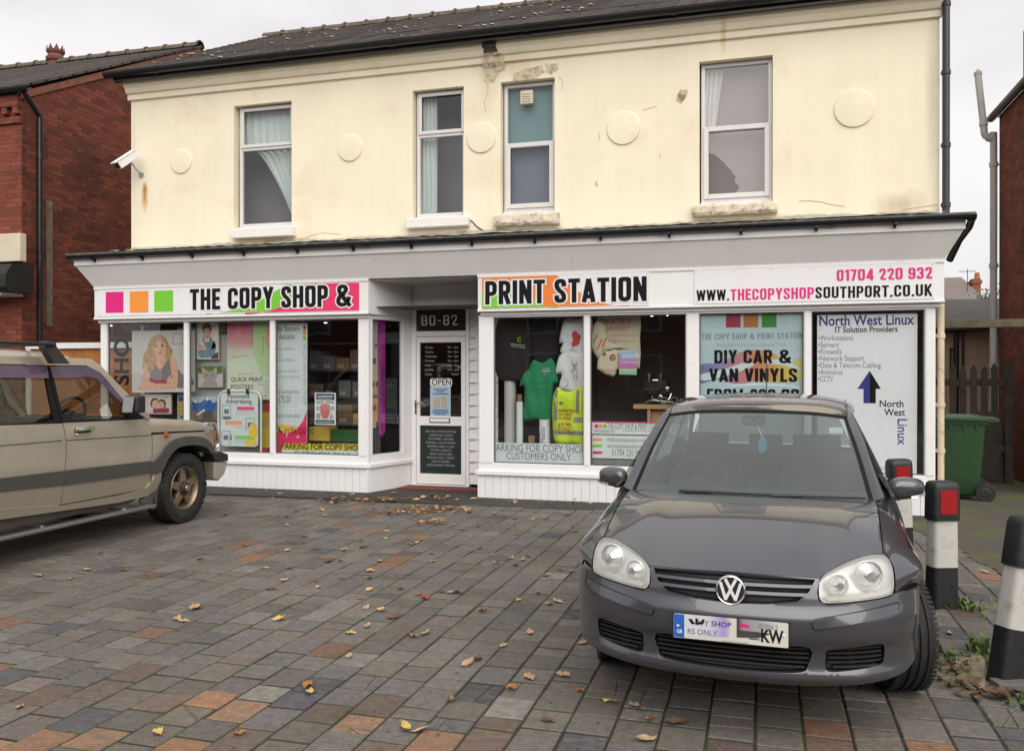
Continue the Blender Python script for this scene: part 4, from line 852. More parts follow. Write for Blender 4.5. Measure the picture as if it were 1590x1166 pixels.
# corbelled eaves course and gutter
mb = MB().box(-22, YL - .05, 5.72, gx + .005, YL, 5.82); mb.box(-22, YL - .10, 5.98, gx + .005, YL, 6.14)
x = gx - .11
while x > -16: mb.box(x, YL - .085, 5.87, x + .11, YL, 5.98); x -= .23
P(mb, 'eaves_course', M['bricky'], lb0)
halfgutter(-22, gx + .30, YL - .16, 6.25, .07, lb0); mb = MB().box(-22, YL - .10, 6.145, gx + .02, YL + .02, 6.29); P(mb, 'eaves_board', M['black_gutter'], lb0)
mb = MB(); mb.tube([(gx + .16, YL - .12, 6.19), (gx + .12, YL + .1, 6.04), (gx + .075, YL + .30, 5.89), (gx + .075, YL + .30, .1)], .045, 12)
for z in (1.6, 3.5, 5.2): mb.tube([(gx + .075, YL + .3, z), (gx + .075, YL + .3, z + .06)], .056, 12)
P(mb, 'downpipe', M['black_gutter'], lb0, smooth=True)
mb = MB().box(-22, YL - .14, 3.43, gx + .10, YL - .001, 3.89); P(mb, 'stone_band', pm('cream_band', (.62, .55, .42), .7, var=.1, vs=3), lb0, bevel=.015)
mb = MB().prismx([(YL - .55, 2.97), (YL - .50, 2.91), (YL, 2.91), (YL, 3.41), (YL - .42, 3.35), (YL - .55, 3.18)], -22, gx + .24); P(mb, 'shop_canopy', pm('black_canopy', (.012, .012, .012), .5, var=.3), lb0)
mb = MB().prismx([(YL - .42, 2.86), (YL, 2.86), (YL, 2.905), (YL - .42, 2.905)], -22, gx + .02); P(mb, 'white_edge', M['upvc'], lb0)
mb = MB().box(gx + .001, YL + .5, 2.4, gx + .025, YL + .62, 4.55); P(mb, 'render_scar', pm('grey_mortar_scar', (.16, .12, .09), .95, var=.4, vs=9, bump=.6), lb0)
# chimney pot with a crown
cx, cz = at(87, 101, ry); cx, cz = at(87, 99, ry)
ch = P(MB().lathe([(-.30, .17), (0, .16), (.03, .20), (.09, .21), (.12, .17), (.17, .155), (.21, .19), (.26, .20)], (cx, ry, cz + .02), 'z', 20), 'chimney_pot', pm('terracotta_pot', (.16, .06, .045), .85, var=.25, vs=9), rf)
mb = MB()
for k in range(9):
    a = 2 * math.pi * k / 9; c = (cx + .185 * math.cos(a), ry + .185 * math.sin(a)); t = Vector((-math.sin(a), math.cos(a))) * .058
    mb.add([(c[0] - t.x, c[1] - t.y, cz + .27), (c[0] + t.x, c[1] + t.y, cz + .27), (c[0] * 1, c[1], cz + .40), (c[0] * 1 - .02 * math.cos(a), c[1] - .02 * math.sin(a), cz + .27)], [(0, 1, 2), (1, 3, 2), (3, 0, 2)])
P(mb, 'crown', ch.data.materials[0], ch)
# orange boarded fence across the gap, with a white rail
fe = thing('board_fence', 'orange stained close boarded fence with white top rail between brick house and shop', 'fence', (-10.5, 11.6, 0))
mb = MB(); x = gx + .02
rr_ = random.Random(4)
while x < -9.42: mb.box(x, 11.60 + rr_.uniform(0, .006), .05, min(x + .118, -9.42), 11.62, 2.01); x += .122
P(mb, 'boards', pm('orange_boards', (.42, .155, .035), .7, var=.25, vs=5, col2=(.25, .09, .025), c2s=4, c2lo=.5, c2hi=.7), fe)
P(MB().box(gx + .01, 11.55, 2.005, -9.42, 11.64, 2.10), 'top_rail', M['upvc'], fe, bevel=.004)
P(MB().box(gx + .01, 11.56, 0, gx + .10, 11.64, 2.004), 'post', M['upvc'], fe, bevel=.004)
# ------------------------------------------------------------------ right neighbour
rx = 3.69; rb = thing('brick_outrigger', 'red brick side wall with black eaves gutter, at the right edge', 'house', (rx + 2, 15, 0))
mb = MB().quad((rx, 12.6, 0), (rx, 15.55, 0), (rx, 15.55, 5.72), (rx, 12.6, 5.72)); P(mb, 'side_wall', M['brickx'], rb); mb = MB().quad((rx, 15.55, 0), (rx + .001, 15.55, 0), (rx, 15.55, .01)).quad((rx, 15.55, 0), (9, 15.55, 0), (9, 15.55, 8.6), (rx + .35, 15.55, 6.1), (rx, 15.55, 5.72)); P(mb, 'rear_wall', M['bricky'], rb)
P(MB().quad((rx, 12.6, 0), (9, 12.6, 0), (9, 12.6, 8), (rx + .3, 12.6, 6), (rx, 12.6, 5.72)), 'front_wall', brickmat('dark_brick_front', 'y', (.085, .04, .032), (.06, .03, .025), (.05, .04, .035)), rb)
P(MB().box(rx + .30, 12.66, 5.8, 9, 15.4, 7.0), 'upper_wall', brickmat('pale_brick_side', 'x', (.30, .13, .08), (.22, .09, .055), (.16, .12, .1)), rb)
mb = MB().prismy([(rx - .02, 5.72), (rx + .4, 5.72), (rx + .4, 5.95)], 12.55, 15.6); P(mb, 'eaves_board', M['black_gutter'], rb)
mb = MB(); pr = [(rx - .09 + .07 * math.cos(R(a)), 5.75 + .07 * math.sin(R(a))) for a in range(180, 361, 20)] + [(rx - .09 + .06 * math.cos(R(a)), 5.75 + .06 * math.sin(R(a))) for a in range(360, 179, -20)]; mb.prismy(pr, 12.5, 15.7); P(mb, 'gutter', M['black_gutter'], rb)
mb = MB(); px, py = rx - .07, 15.55; p1 = at(1549, 212, py); 
sx1, sz1 = at(1542.5, 450, py)[0], at(1543, 216, py)[1]; sx2 = at(1529, 212, py)[0]; sx3, sz3 = at(1518, 118, py)
mb.tube(smooth([(sx1, py, .2), (sx1, py, 2.5), (sx1, py, sz1 - .12), (sx1 - .02, py, sz1 - .02), (sx1 - .09, py, sz1 + .02), (sx2 + .03, py, sz1 + .03), (sx2 - .01, py, sz1 + .10), (sx2 - .02, py, sz1 + .22), (sx3, py, sz3)], 4, False), .055, 12)
for z in (sz1 - .45, 3.3, 1.7): mb.tube([(sx1, py, z), (sx1, py, z + .07)], .068, 12); mb.box(sx1, py - .02, z + .02, rx + .02, py + .02, z + .04)
mb.tube([(sx2 - .02, py, sz1 + .22), (sx2 - .022, py, sz1 + .27)], .066, 12)
P(mb, 'soil_pipe', M['grey_pipe'], rb, smooth=True)
mb = MB(); mb.tube([(sx3, py, sz3), (sx3 - .002, py, sz3 + .05)], .06, 10); mb.tube([(sx3, py, sz3 + .05), (sx3, py, sz3 + .10)], [.05, .02], 10); P(mb, 'pipe_cage', M['midgrey'], rb)
# ------------------------------------------------------------------ yard behind: picket fence, timber beam, rendered outbuilding, far house, tree
M['oldwood'] = pm('weathered_timber', (.040, .032, .024), .9, var=.4, vs=7, bump=.5, bs=50)
pf = thing('picket_fence', 'weathered dark brown picket fence with pointed tops behind the green bin', 'fence', (2.6, 14.0, 0))
rr_ = random.Random(9); yf = 14.0; x = 2.0; mb = MB()
while x < 3.36:
    h = 1.74 + rr_.uniform(-.03, .03); wd = .085; t = rr_.uniform(-.012, .012); pr = [(x, .12), (x + wd, .12), (x + wd + t, h - .09), (x + wd / 2 + t, h), (x + t, h - .09)]; y_ = yf + rr_.uniform(-.006, .006); mb.prismy(pr, y_, y_ + .02)
    x += wd + rr_.uniform(.035, .065)
P(mb, 'pickets', M['oldwood'], pf)
for z in (1.42, .45): P(MB().box(1.95, yf + .022, z, 3.4, yf + .06, z + .1), 'rail', M['oldwood'], pf)
P(MB().box(1.95, yf + .08, .1, 3.45, yf + .10, .92).box(3.03, yf + .0, .1, 3.35, yf + .018, 1.05), 'backing_board', M['oldwood'], pf)
P(MB().box(3.40, yf - .02, 0, 3.50, yf + .08, 1.75), 'post', M['oldwood'], pf)
zb_ = at(1530, 503, 12.6)[1]; bm_ = thing('timber_beam', 'mossy timber beam spanning the passage above the picket fence', 'beam', (2.8, 12.6, zb_))
P(MB().box(1.90, 12.55, zb_ - .05, rx, 12.65, zb_ + .055), 'rail', pm('mossy_beam', (.095, .080, .045), .9, var=.35, vs=8, bump=.5, bs=40), bm_, bevel=.008); P(MB().box(1.90, 12.66, zb_ - .02, rx, 12.78, zb_ + .06), 'capping', pm('beam_capping', (.13, .12, .09), .9, var=.3, vs=9), bm_)
ob = thing('rendered_outhouse', 'beige rendered outhouse with lean-to roof behind the picket fence', 'outhouse', (4.0, 17.5, 0)); yo = 17.5
xo0, zo0 = at(1462, 500, yo); zt_ = at(1500, 500, yo)[1]
P(MB().box(1.6, yo, 0, 6, yo + 3, zt_ - .12), 'wall', pm('beige_render', (.36, .28, .20), .85, var=.12, vs=2, bump=.3, bs=20, col2=(.26, .2, .14), c2s=2.5), ob)
wx0, wz0 = at(1474, 575, yo); wx1, wz1 = at(1483, 540, yo)
wf_ = P(MB().box(wx0, yo - .03, wz0 - .5, wx1, yo - .002, wz1), 'window', M['oldwood'], ob); P(MB().box(wx0 + .03, yo - .04, wz0 - .4, wx1 - .03, yo - .031, wz1 - .05), 'pane', pm('dark_pane', (.12, .12, .12), .1), wf_)
rl = [(yo - .25, zt_ - .16), (yo - .25, zt_ - .10), (yo + 3, zt_ + .65), (yo + 3, zt_ + .59)]; P(MB().prismx(rl, 1.6, 6), 'roof', pm('felt_roof', (.07, .065, .06), .9, var=.25, vs=4), ob)
a, b = at(1485, 585, yo - .1)[0], 0; mb = MB().tube([(a, yo - .1, .1), (a, yo - .1, zt_ - .1)], .045, 10); mb.tube([(a + .12, yo - .06, .1), (a + .12, yo - .06, zt_ - .1)], .022, 8); P(mb, 'downpipe', M['black_gutter'], ob)
P(MB().prismx([(yo - .36, zt_ - .16), (yo - .26, zt_ - .2), (yo - .26, zt_ - .1), (yo - .36, zt_ - .1)], 1.6, 6), 'gutter', M['black_gutter'], ob)
# red-roofed porch gable just visible over the beam
rp = thing('red_roofed_shed', 'small red tiled roof with white bargeboard beyond the outhouse', 'shed', at(1490, 490, 26)[:1] + (26, 0))
g0, gz_ = at(1466, 497, 26); g1 = at(1548, 497, 26)[0]; tp = at(1505, 478, 26)
P(MB().box(g0 - .5, 26, 0, g1 + 1, 29, gz_), 'wall', M['brickfar'], rp); P(MB().add([(g0 - .6, 25.7, gz_), (g1 + 1, 25.7, gz_), (g1 + .9, 28, tp[1] + .35), (g0 - .5, 28, tp[1] + .35), (g0 - .6, 25.7, gz_ - .05), (g1 + 1, 25.7, gz_ - .05)], [(0, 1, 2, 3), (0, 4, 5, 1)]), 'roof', pm('red_tiles', (.22, .055, .045), .85, var=.3, vs=3), rp)
mb = MB(); bz = at(1480, 466, 25.5); b2 = at(1517, 500, 25.5); b3 = at(1458, 488, 25.5); P(mb.tube([(b3[0], 25.5, b3[1]), (bz[0], 25.5, bz[1] - .15), (b2[0], 25.5, b2[1])], .06, 6), 'bargeboard', M['upvc'], rp)
fh = thing('distant_house', 'distant house with steep grey slate roof and orange brick chimney', 'house', at(1495, 480, 48)[:1] + (48, 0)); yh = 48
hx0, hz0 = at(1440, 484, yh); hx1, hz1 = at(1536, 441, yh); hx1e = at(1535, 484, yh)[0]; htl = at(1446, 441, yh)[0]; htr = at(1519, 434, yh)[0]
P(MB().box(hx0, yh, 0, hx1e, yh + 8, hz0), 'wall', M['brickfar'], fh); P(MB().add([(hx0 - .3, yh - .3, hz0), (hx1e + .3, yh - .3, hz0), (htr, yh + 3.8, hz1 + .75), (htl, yh + 3.8, hz1 + .75), (hx1e + .3, yh + 8, hz0), (hx0 - .3, yh + 8, hz0)], [(0, 1, 2, 3), (1, 4, 2), (3, 2, 4, 5), (0, 3, 5)]), 'roof', brickmat('far_slate', 'z', (.17, .145, .13), (.20, .17, .15), (.12, .11, .10), bw=.3, rh=.25, stain=(.2, .18, .14)), fh)
c0, cz0 = at(1507, 456, yh + 3); c1, cz1 = at(1520, 431, yh + 3); chm = P(MB().box(c0, yh + 2.6, hz0 + .3, c1, yh + 3.3, cz1 - .1).box(c0 - .06, yh + 2.54, cz1 - .35, c1 + .06, yh + 3.36, cz1 - .2), 'chimney', M['brickfar'], fh); P(MB().lathe([(0, .14), (.35, .12)], ((c0 + c1) / 2 + .1, yh + 2.95, cz1 - .1), 'z', 10), 'chimney_pot', pm('orange_pot', (.35, .13, .06), .8), chm)
ax_, az_ = at(1502, 418, yh + 2); mb = MB().tube([(ax_, yh + 2, az_ - 1.4), (ax_, yh + 2, az_)], .02, 6)
for k in range(5): mb.tube([(ax_ - .35 + k * .17, yh + 2 - .2, az_ - .12), (ax_ - .35 + k * .17, yh + 2.2, az_ - .12)], .012, 5)
mb.tube([(ax_ - .4, yh + 2, az_ - .12), (ax_ + .4, yh + 2, az_ - .12)], .014, 5); P(mb, 'aerial', M['dark_iron'], fh)
def tree(name, label, cx, cy, zb, ht, rad, col, n=2600, seed=1):
    r = random.Random(seed); root = thing(name, label, 'tree', (cx, cy, zb)); mb = MB(); lv = MB(); tips = []
    mb.tube([(cx, cy, zb), (cx + .05, cy, zb + ht * .3), (cx - .05, cy + .05, zb + ht * .55)], [ht * .03, ht * .022, ht * .015], 8)
    for k in range(16):
        a = r.uniform(0, 6.283); s = r.uniform(.25, .6); e = Vector((cx + math.cos(a) * rad * r.uniform(.4, .95), cy + math.sin(a) * rad * r.uniform(.4, .95), zb + ht * r.uniform(.5, .98))); st = Vector((cx, cy, zb + ht * s * .8)); mid = (st + e) / 2 + Vector((0, 0, ht * .05)); mb.tube([st, mid, e], [ht * .012, ht * .008, ht * .003], 6); tips.append(e); tips.append(mid.lerp(e, .5))
    mb.build('trunk', pm('bark', (.08, .06, .045), .95, var=.3), root)
    for k in range(n):
        c = r.choice(tips) + Vector((r.gauss(0, 1), r.gauss(0, 1), r.gauss(0, .8))) * rad * .17; s = r.uniform(.05, .12) * rad / 1.6; d = Vector((r.gauss(0, 1), r.gauss(0, 1), r.gauss(0, 1))).normalized(); u = d.orthogonal().normalized(); v = d.cross(u)
        lv.add([c - u * s * .45, c + v * s, c + u * s * .45, c - v * s], [(0, 1, 2, 3)])
    lv.build('crown', col, root, recalc=False)
M['leafgreen'] = pm('tree_foliage', (.055, .075, .030), .7, var=.5, vs=1.3)
tx, tz = at(1545, 478, 30); tree('garden_tree', 'small green garden tree against the distant slate roof', tx + .1, 30, 1.2, at(1545, 452, 30)[1] - 1.2, .85, M['leafgreen'], 2200, 4)
# ------------------------------------------------------------------ street opposite (seen only as reflections)
M['oppbrick'] = brickmat('opposite_brick', 'y', (.17, .06, .04), (.12, .045, .03), (.09, .07, .06))
for k in range(5):
    x0 = -30 + k * 11.5; hh = thing('terraced_house', 'brick terraced house across the street, seen only in reflections', 'house', (x0 + 5, -17, 0), group='houses across the street')
    P(MB().box(x0, -25, 0, x0 + 11.2, -17, 5.6), 'wall', M['oppbrick'], hh); P(MB().add([(x0 - .1, -16.7, 5.6), (x0 + 11.3, -16.7, 5.6), (x0 + 11.3, -21, 8.4), (x0 - .1, -21, 8.4), (x0 - .1, -25.3, 5.6), (x0 + 11.3, -25.3, 5.6)], [(0, 1, 2, 3), (3, 2, 5, 4)]), 'roof', M['slate'], hh)
    for wx in (1.2, 4.6, 8.2):
        for wz in (.9, 3.5):
            f_ = P(MB().box(x0 + wx, -16.98, wz, x0 + wx + 1.6, -16.93, wz + 1.5), 'window', M['midgrey'], hh); P(MB().box(x0 + wx + .1, -16.925, wz + .1, x0 + wx + 1.5, -16.92, wz + 1.4), 'pane', pm('opposite_pane', (.05, .05, .055), .15) if (k, wx, wz) == (0, 1.2, .9) else bpy.data.materials['opposite_pane'], f_)
# ------------------------------------------------------------------ CCTV camera on the wall
cc = thing('cctv_camera', 'white box security camera on a bracket at the left end of the cream wall', 'security camera', (-9.12, 11.25, 4.55))
cxw, czw = at(220, 272, Y2); a = Vector((cxw, Y2, czw)); bx_, bz_ = at(203, 255, 11.05); tip = Vector((at(183, 258, 10.8)[0], 10.8, at(183, 258, 10.8)[1])); back = Vector((at(212, 239, 11.1)[0], 11.1, at(212, 239, 11.1)[1]))
d = (tip - back); ln = d.length; d.normalize(); sd_ = d.cross(Vector((0, 0, 1))).normalized(); up = sd_.cross(d); c = (tip + back) / 2
P(MB().obox(c, d * ln * .5, sd_ * .052, up * .055), 'housing', M['upvc'], cc, bevel=.012); P(MB().obox(c + up * .066 + d * .03, d * (ln * .5 + .02), sd_ * .062, up * .006), 'sunshield', M['upvc'], cc, bevel=.004)
P(MB().obox(tip + d * .002, d * .003, sd_ * .042, up * .042), 'lens_window', pm('camera_glass', (.02, .02, .025), .08), cc)
P(MB().tube([a, a - Vector((0, .05, -.02)), c - up * .12 + d * -.04, c - up * .06 - d * .04], .013, 8).lathe([(-.004, .045), (-.02, .045), (-.022, .001)], (cxw, Y2, czw), 'y', 14), 'bracket', M['alu'], cc)
# ------------------------------------------------------------------ door mat
o = MB().add([(-4.84, 11.06, .004), (-3.66, 11.10, .004), (-3.66, 11.44, .004), (-4.80, 11.44, .004), (-4.84, 11.06, .02), (-3.66, 11.10, .02), (-3.66, 11.44, .02), (-4.80, 11.44, .02)], [(4, 5, 6, 7), (0, 1, 5, 4), (1, 2, 6, 5), (2, 3, 7, 6), (3, 0, 4, 7)]).build('doormat', pm('red_brown_mat', (.17, .045, .035), .98, var=.4, vs=60, bump=.8, bs=200), None); tag(o, 'dark red doormat lying in front of the shop door', 'doormat')
# ------------------------------------------------------------------ wheelie bin
wb = thing('wheelie_bin', 'dark green wheelie bin standing at the right corner of the shop', 'bin', (2.46, 12.3, 0), rz=R(-6))
M['bin'] = pm('green_bin_plastic', (.022, .060, .024), .45, var=.12, vs=5, col2=(.06, .085, .045), c2s=3.5, c2lo=.6, c2hi=.85); T = lambda mb, n, m=M['bin'], **k: mb.build(n, m, wb, local=True, **k)
rows = []
for z, hx, y0, y1 in ((.06, .185, -.20, .17), (.09, .205, -.225, .20), (.30, .222, -.25, .235), (.62, .245, -.285, .28), (.90, .262, -.31, .31), (.965, .270, -.315, .315), (.966, .292, -.335, .335), (1.0, .294, -.337, .337)):
    rows.append([(p[0], p[1], z) for p in rrect(-hx, y0, hx, y1, .045, 4)]); rows[-1].append(rows[-1][0])
mb = MB().grid(rows); mb.f.append(tuple(range(len(rows[0]) - 1))); T(mb, 'body', smooth=True, auto=50)
mb = MB()
for x in (-.14, .02, .16): mb.box(x, -.345, .905, x + .012, -.31, .965)
T(mb, 'rib')
rows = []
for s, z in ((1.03, 1.0), (1.05, 1.012), (1.04, 1.045), (.9, 1.062), (.5, 1.075), (.02, 1.08)): rows.append([(p[0] * s, p[1] * s, z) for p in rrect(-.285, -.345, .285, .345, .05, 4)]); rows[-1].append(rows[-1][0])
T(MB().grid(rows), 'lid', smooth=True, auto=50)
mb = MB(); mb.prismy([(.25, .985), (.42, .985), (.44, 1.0), (.43, 1.03), (.40, 1.045), (.25, 1.05)], -.18, .30); T(mb, 'handle_lip', bevel=.01)
for y in (.235,):
    pass
for y in (-.255, .255):
    w_ = T(MB().lathe([(-.03, .02), (-.03, .105), (-.02, .115), (.02, .115), (.03, .105), (.03, .02)], (.27, y, .115), 'y', 28), 'wheel', M['rubber'], smooth=True); MB().lathe([(-.035, .001), (-.035, .05), (-.031, .06)], (.27, y, .115), 'y', 18).build('hub', M['blackplastic'], w_, local=True)
T(MB().tube([(.27, -.25, .115), (.27, .25, .115)], .012, 8), 'axle', M['dark_iron'])
# ------------------------------------------------------------------ bollards
M['b_black'] = pm('bollard_black', (.013, .013, .014), .45, var=.3, vs=14, col2=(.05, .045, .04), c2s=9, c2lo=.58, c2hi=.8); M['b_white'] = pm('bollard_white', (.50, .49, .45), .6, var=.12, vs=8, col2=(.27, .25, .19), c2s=8, c2lo=.49, c2hi=.72)
M['b_red'] = pm('red_reflector', (.32, .008, .010), .25, var=.15, vs=40)
def bollard(label, x, y, rz, lean=(0, 0), first=[]):
    root = thing('bollard', label, 'bollard', (x, y, 0), rz, 'black and white plastic bollards along the right side of the parking area'); root.rotation_euler = (lean[0], lean[1], rz)
    if not first:
        def sec(z, hx, hy): return [(p[0], p[1], z) for p in rrect(-hx, -hy, hx, hy, .03, 4)]
        def loft(zs): mb = MB(); rows = [sec(*q) for q in zs]; [r.append(r[0]) for r in rows]; mb.grid(rows); mb.f.append(tuple(range((len(zs) - 1) * len(rows[0]), len(zs) * len(rows[0]) - 1))); return mb
        a = loft([(-.02, .094, .066), (.28, .091, .064)]).build('foot', M['b_black'], root, local=True, smooth=True, auto=60)
        MB().lathe([(0, .012), (-.004, .010), (-.004, .001)], (.04, -.067, .16), 'y', 12).build('bolt', M['rubber'], a, local=True)
        loft([(.2805, .0915, .0645), (.60, .088, .062)]).build('sleeve', M['b_white'], root, local=True, smooth=True, auto=60)
        c_ = loft([(.598, .098, .070), (.63, .099, .071), (.82, .098, .070), (.848, .093, .065), (.862, .08, .052), (.866, .05, .03)]).build('cap', M['b_black'], root, local=True, smooth=True, auto=60)
        V_, T_, _ = fill2d(rrect(-.06, .645, .06, .805, .008), (), .02); mb = MB().add([(x_, -.0745, z_) for x_, z_ in V_], T_); pl = rrect(-.06, .645, .06, .805, .008); n_ = len(pl); mb.add([(x_, -.0745, z_) for x_, z_ in pl] + [(x_, -.069, z_) for x_, z_ in pl], [(i, (i + 1) % n_, n_ + (i + 1) % n_, n_ + i) for i in range(n_)]); mb.build('reflector', M['b_red'], c_, local=True)
        first.append(root)
    else:
        def cp(o, par):
            for ch in list(o.children): q = ch.copy(); COL.objects.link(q); q.parent = par; cp(ch, q)
        cp(first[0], root)
bollard('second bollard from the front, upright with red reflector, beside the grey car wheel', 1.195, 6.52, R(24), (R(-1), R(1)))
bollard('bollard half hidden behind the grey car door mirror', 1.17, 8.13, R(20), (R(1), R(-2)))
bollard('leaning bollard cut off by the right edge, nearest the camera', 1.235, 5.02, R(27), (R(-2), R(11)))
# ------------------------------------------------------------------ signs on the fascia
def Z(ox, oy, sc, Y): return lambda x, y: at(ox + x / sc, oy + y / sc, Y)
def boardxz(name, label, cat, x0, z0, x1, z1, Y, th, mat, group=None, bevel=0.):
    o = MB().box(x0, Y, z0, x1, Y + th, z1).build(name, mat, bevel=bevel); return tag(o, label, cat, group)
def quadboard(name, label, cat, pts, Y, th, mat, group=None):
    mb = MB().prismy([(p[0], p[1]) for p in pts], Y, Y + th); o = mb.build(name, mat); return tag(o, label, cat, group)
def polys(parent, name, mat, lst, Y, sm=0):
    mb = MB()
    for i, p in enumerate(lst): flat(mb, smooth(p, sm) if sm else p, Y - .0002 * i)
    return mb.build(name, mat, parent, recalc=False)
YS = YF - .012; YT = YS - .003
def signboard(label, u0, u1, za, zb, name='shop_sign'):
    x0, x1 = at(u0, 500, YS)[0], at(u1, 500, YS)[0]; return boardxz(name, label, 'shop sign', x0, za, x1, zb, YS, .010, M['board'], 'printed sign boards on the white fascia'), x0, x1
def screws(par, x0, x1, za, zb, n):
    mb = MB()
    for i in range(n):
        for z in (za + .025, zb - .025): mb.lathe([(0, .006), (-.003, .005), (-.004, .0005)], (x0 + .03 + (x1 - x0 - .06) * i / (n - 1), YS, z), 'y', 8)
    mb.build('screws', M['midgrey'], par)
s2 = Z(140, 420, 3.885, YT); s3 = Z(400, 420, 3.239, YT); s4 = Z(730, 420, 3.239, YT); s5 = Z(1060, 390, 2.711, YT)
# first sign: colour squares and "THE COPY SHOP &"
zA, zB = 2.437, 2.822
sg, x0, x1 = signboard('white sign with pink, orange and green squares reading THE COPY SHOP &', 150, 558, zA, zB); screws(sg, x0, x1, zA, zB, 7)
for nm, mt, a in (('pink_square', 'pink', (94, 128, 201, 257)), ('orange_square', 'orange', (239, 124, 351, 255)), ('green_square', 'green', (387, 120, 500, 250))):
    p, q = s2(a[0], a[3]), s2(a[2], a[1]); polys(sg, nm, M[mt], [[p, (q[0], p[1]), q, (p[0], q[1])]], YT)
xr_ = x1 - .004
gp = [s2(700, 264), s2(860, 240), s2(1000, 195), s2(1110, 130), s2(1190, 84)]; gp = smooth(gp, 6, False)
polys(sg, 'green_swoosh', M['green'], [gp + [(s2(1190, 84)[0] + .08, zB - .01), (xr_, zB - .01), (xr_, zA + .01), (gp[0][0], zA + .01)]], YT)
rp_ = smooth([s2(935, 266), s2(1085, 243), s2(1190, 195), s2(1270, 120), s2(1300, 84)], 6, False)
polys(sg, 'pink_swoosh', M['red'], [rp_ + [(s2(1300, 84)[0] + .03, zB - .008), (xr_ + .002, zB - .008), (xr_ + .002, zA + .008), (rp_[0][0], zA + .008)]], YT - .001)
tx0, tx1 = s2(603, 200)[0], s3(474, 100)[0]; tz0, tz1 = s2(600, 240)[1], s2(600, 114)[1]
mb = MB(); stext(mb, 'THE COPY SHOP &', tx0, tx1, tz0, tz1, YT - .002, grow=.055); mb.build('lettering_outline', M['white'], sg, recalc=False)
mb = MB(); stext(mb, 'THE COPY SHOP &', tx0, tx1, tz0, tz1, YT - .004); mb.build('lettering', M['black'], sg, recalc=False)
# second sign
zA, zB = 2.425, 2.83
sg, x0, x1 = signboard('orange, green and white sign reading PRINT STATION above the garment window', 748, 1008, zA, zB); screws(sg, x0, x1, zA, zB, 6)
op = smooth([s4(445, 32), s4(500, 70), s4(590, 135), s4(700, 172), s4(800, 180)], 6, False)
polys(sg, 'orange_swoosh', M['orange2'], [[(x0 + .006, zA + .006)] + [(op[-1][0], zA + .006)] + op[::-1] + [(op[0][0] - .02, zB - .006), (x0 + .006, zB - .006)]], YT)
g2 = smooth([s4(62, 100), s4(130, 88), s4(230, 92), s4(300, 130), s4(360, 175), s4(440, 190)], 6, False)
polys(sg, 'green_swoosh', M['green'], [[(x0 + .006, zA + .008), (g2[-1][0], zA + .008)] + g2[::-1]], YT - .001)
tx0, tx1 = s4(76, 100)[0], s4(888, 100)[0]; tz0, tz1 = s4(100, 172)[1], s4(100, 58)[1]
mb = MB(); stext(mb, 'PRINT STATION', tx0, tx1, tz0, tz1 + .01, YT - .002, grow=.055); mb.build('lettering_outline', M['white'], sg, recalc=False)
mb = MB(); stext(mb, 'PRINT STATION', tx0, tx1, tz0, tz1 + .01, YT - .004); mb.build('lettering', M['black'], sg, recalc=False)
# third sign
zA, zB = 2.43, 2.835
sg, x0, x1 = signboard('white sign with a pink telephone number and web address, nearest the right corner', 1078, 1452, zA, zB); screws(sg, x0, x1, zA, zB, 7)
bz, tzz = s5(58, 211)[1], s5(58, 166)[1]
for s, a, b, mt in (('WWW.', 58, 196, 'black'), ('THECOPYSHOP', 201, 553, 'pink'), ('SOUTHPORT.CO.UK', 558, 1050, 'black')):
    mb = MB(); stext(mb, s, s5(a, 200)[0], s5(b, 200)[0], bz, tzz + .004, YT - .001, t=.15); mb.build('lettering', M[mt], sg, recalc=False)
mb = MB(); stext(mb, '01704 220 932', s5(648, 100)[0], s5(1050, 100)[0], s5(648, 127)[1], s5(648, 79)[1], YT - .001, t=.16); mb.build('phone_number', M['pink'], sg, recalc=False)
# ------------------------------------------------------------------ the left shop window
M['skin'] = pm('printed_skin', (.62, .36, .25), .5, var=.12, vs=30); M['hair'] = pm('printed_blond_hair', (.42, .26, .13), .5, var=.45, vs=55); M['posterbg'] = pm('printed_beige', (.50, .50, .46), .5, var=.08, vs=3)
M['dress'] = pm('printed_grey_dress', (.20, .17, .18), .5, var=.5, vs=60); M['brown_d'] = pm('printed_dark_brown', (.10, .06, .045), .5, var=.3, vs=40)
yg = 10.80; zA_ = Z(140, 490, 6.1375, yg); q = lambda pts: [zA_(*p) for p in pts]
po = quadboard('portrait_poster', 'large canvas portrait of a curly haired child leaning on folded arms', 'poster', q([(398, 735), (990, 728), (990, 138), (398, 147)]), yg, .03, M['posterbg'], 'prints shown in the left shop window')
polys(po, 'table_edge', pm('printed_lilac', (.55, .52, .55), .5), [q([(400, 725), (985, 720), (985, 650), (840, 690), (500, 715), (400, 712)])], yg - .0004)
polys(po, 'skirt', M['dress'], [q([(835, 515), (880, 560), (975, 600), (975, 668), (830, 685)])], yg - .0008, 4)
polys(po, 'hair', M['hair'], [q([(560, 255), (600, 205), (660, 184), (715, 208), (750, 275), (785, 340), (768, 400), (735, 385), (705, 420), (640, 425), (605, 470), (578, 530), (535, 522), (497, 500), (502, 430), (515, 370), (545, 318)])], yg - .0012, 4)
polys(po, 'dress', M['dress'], [q([(565, 600), (575, 510), (620, 450), (665, 515), (720, 440), (775, 425), (792, 520), (762, 630), (640, 642), (570, 625)])], yg - .0018, 4)
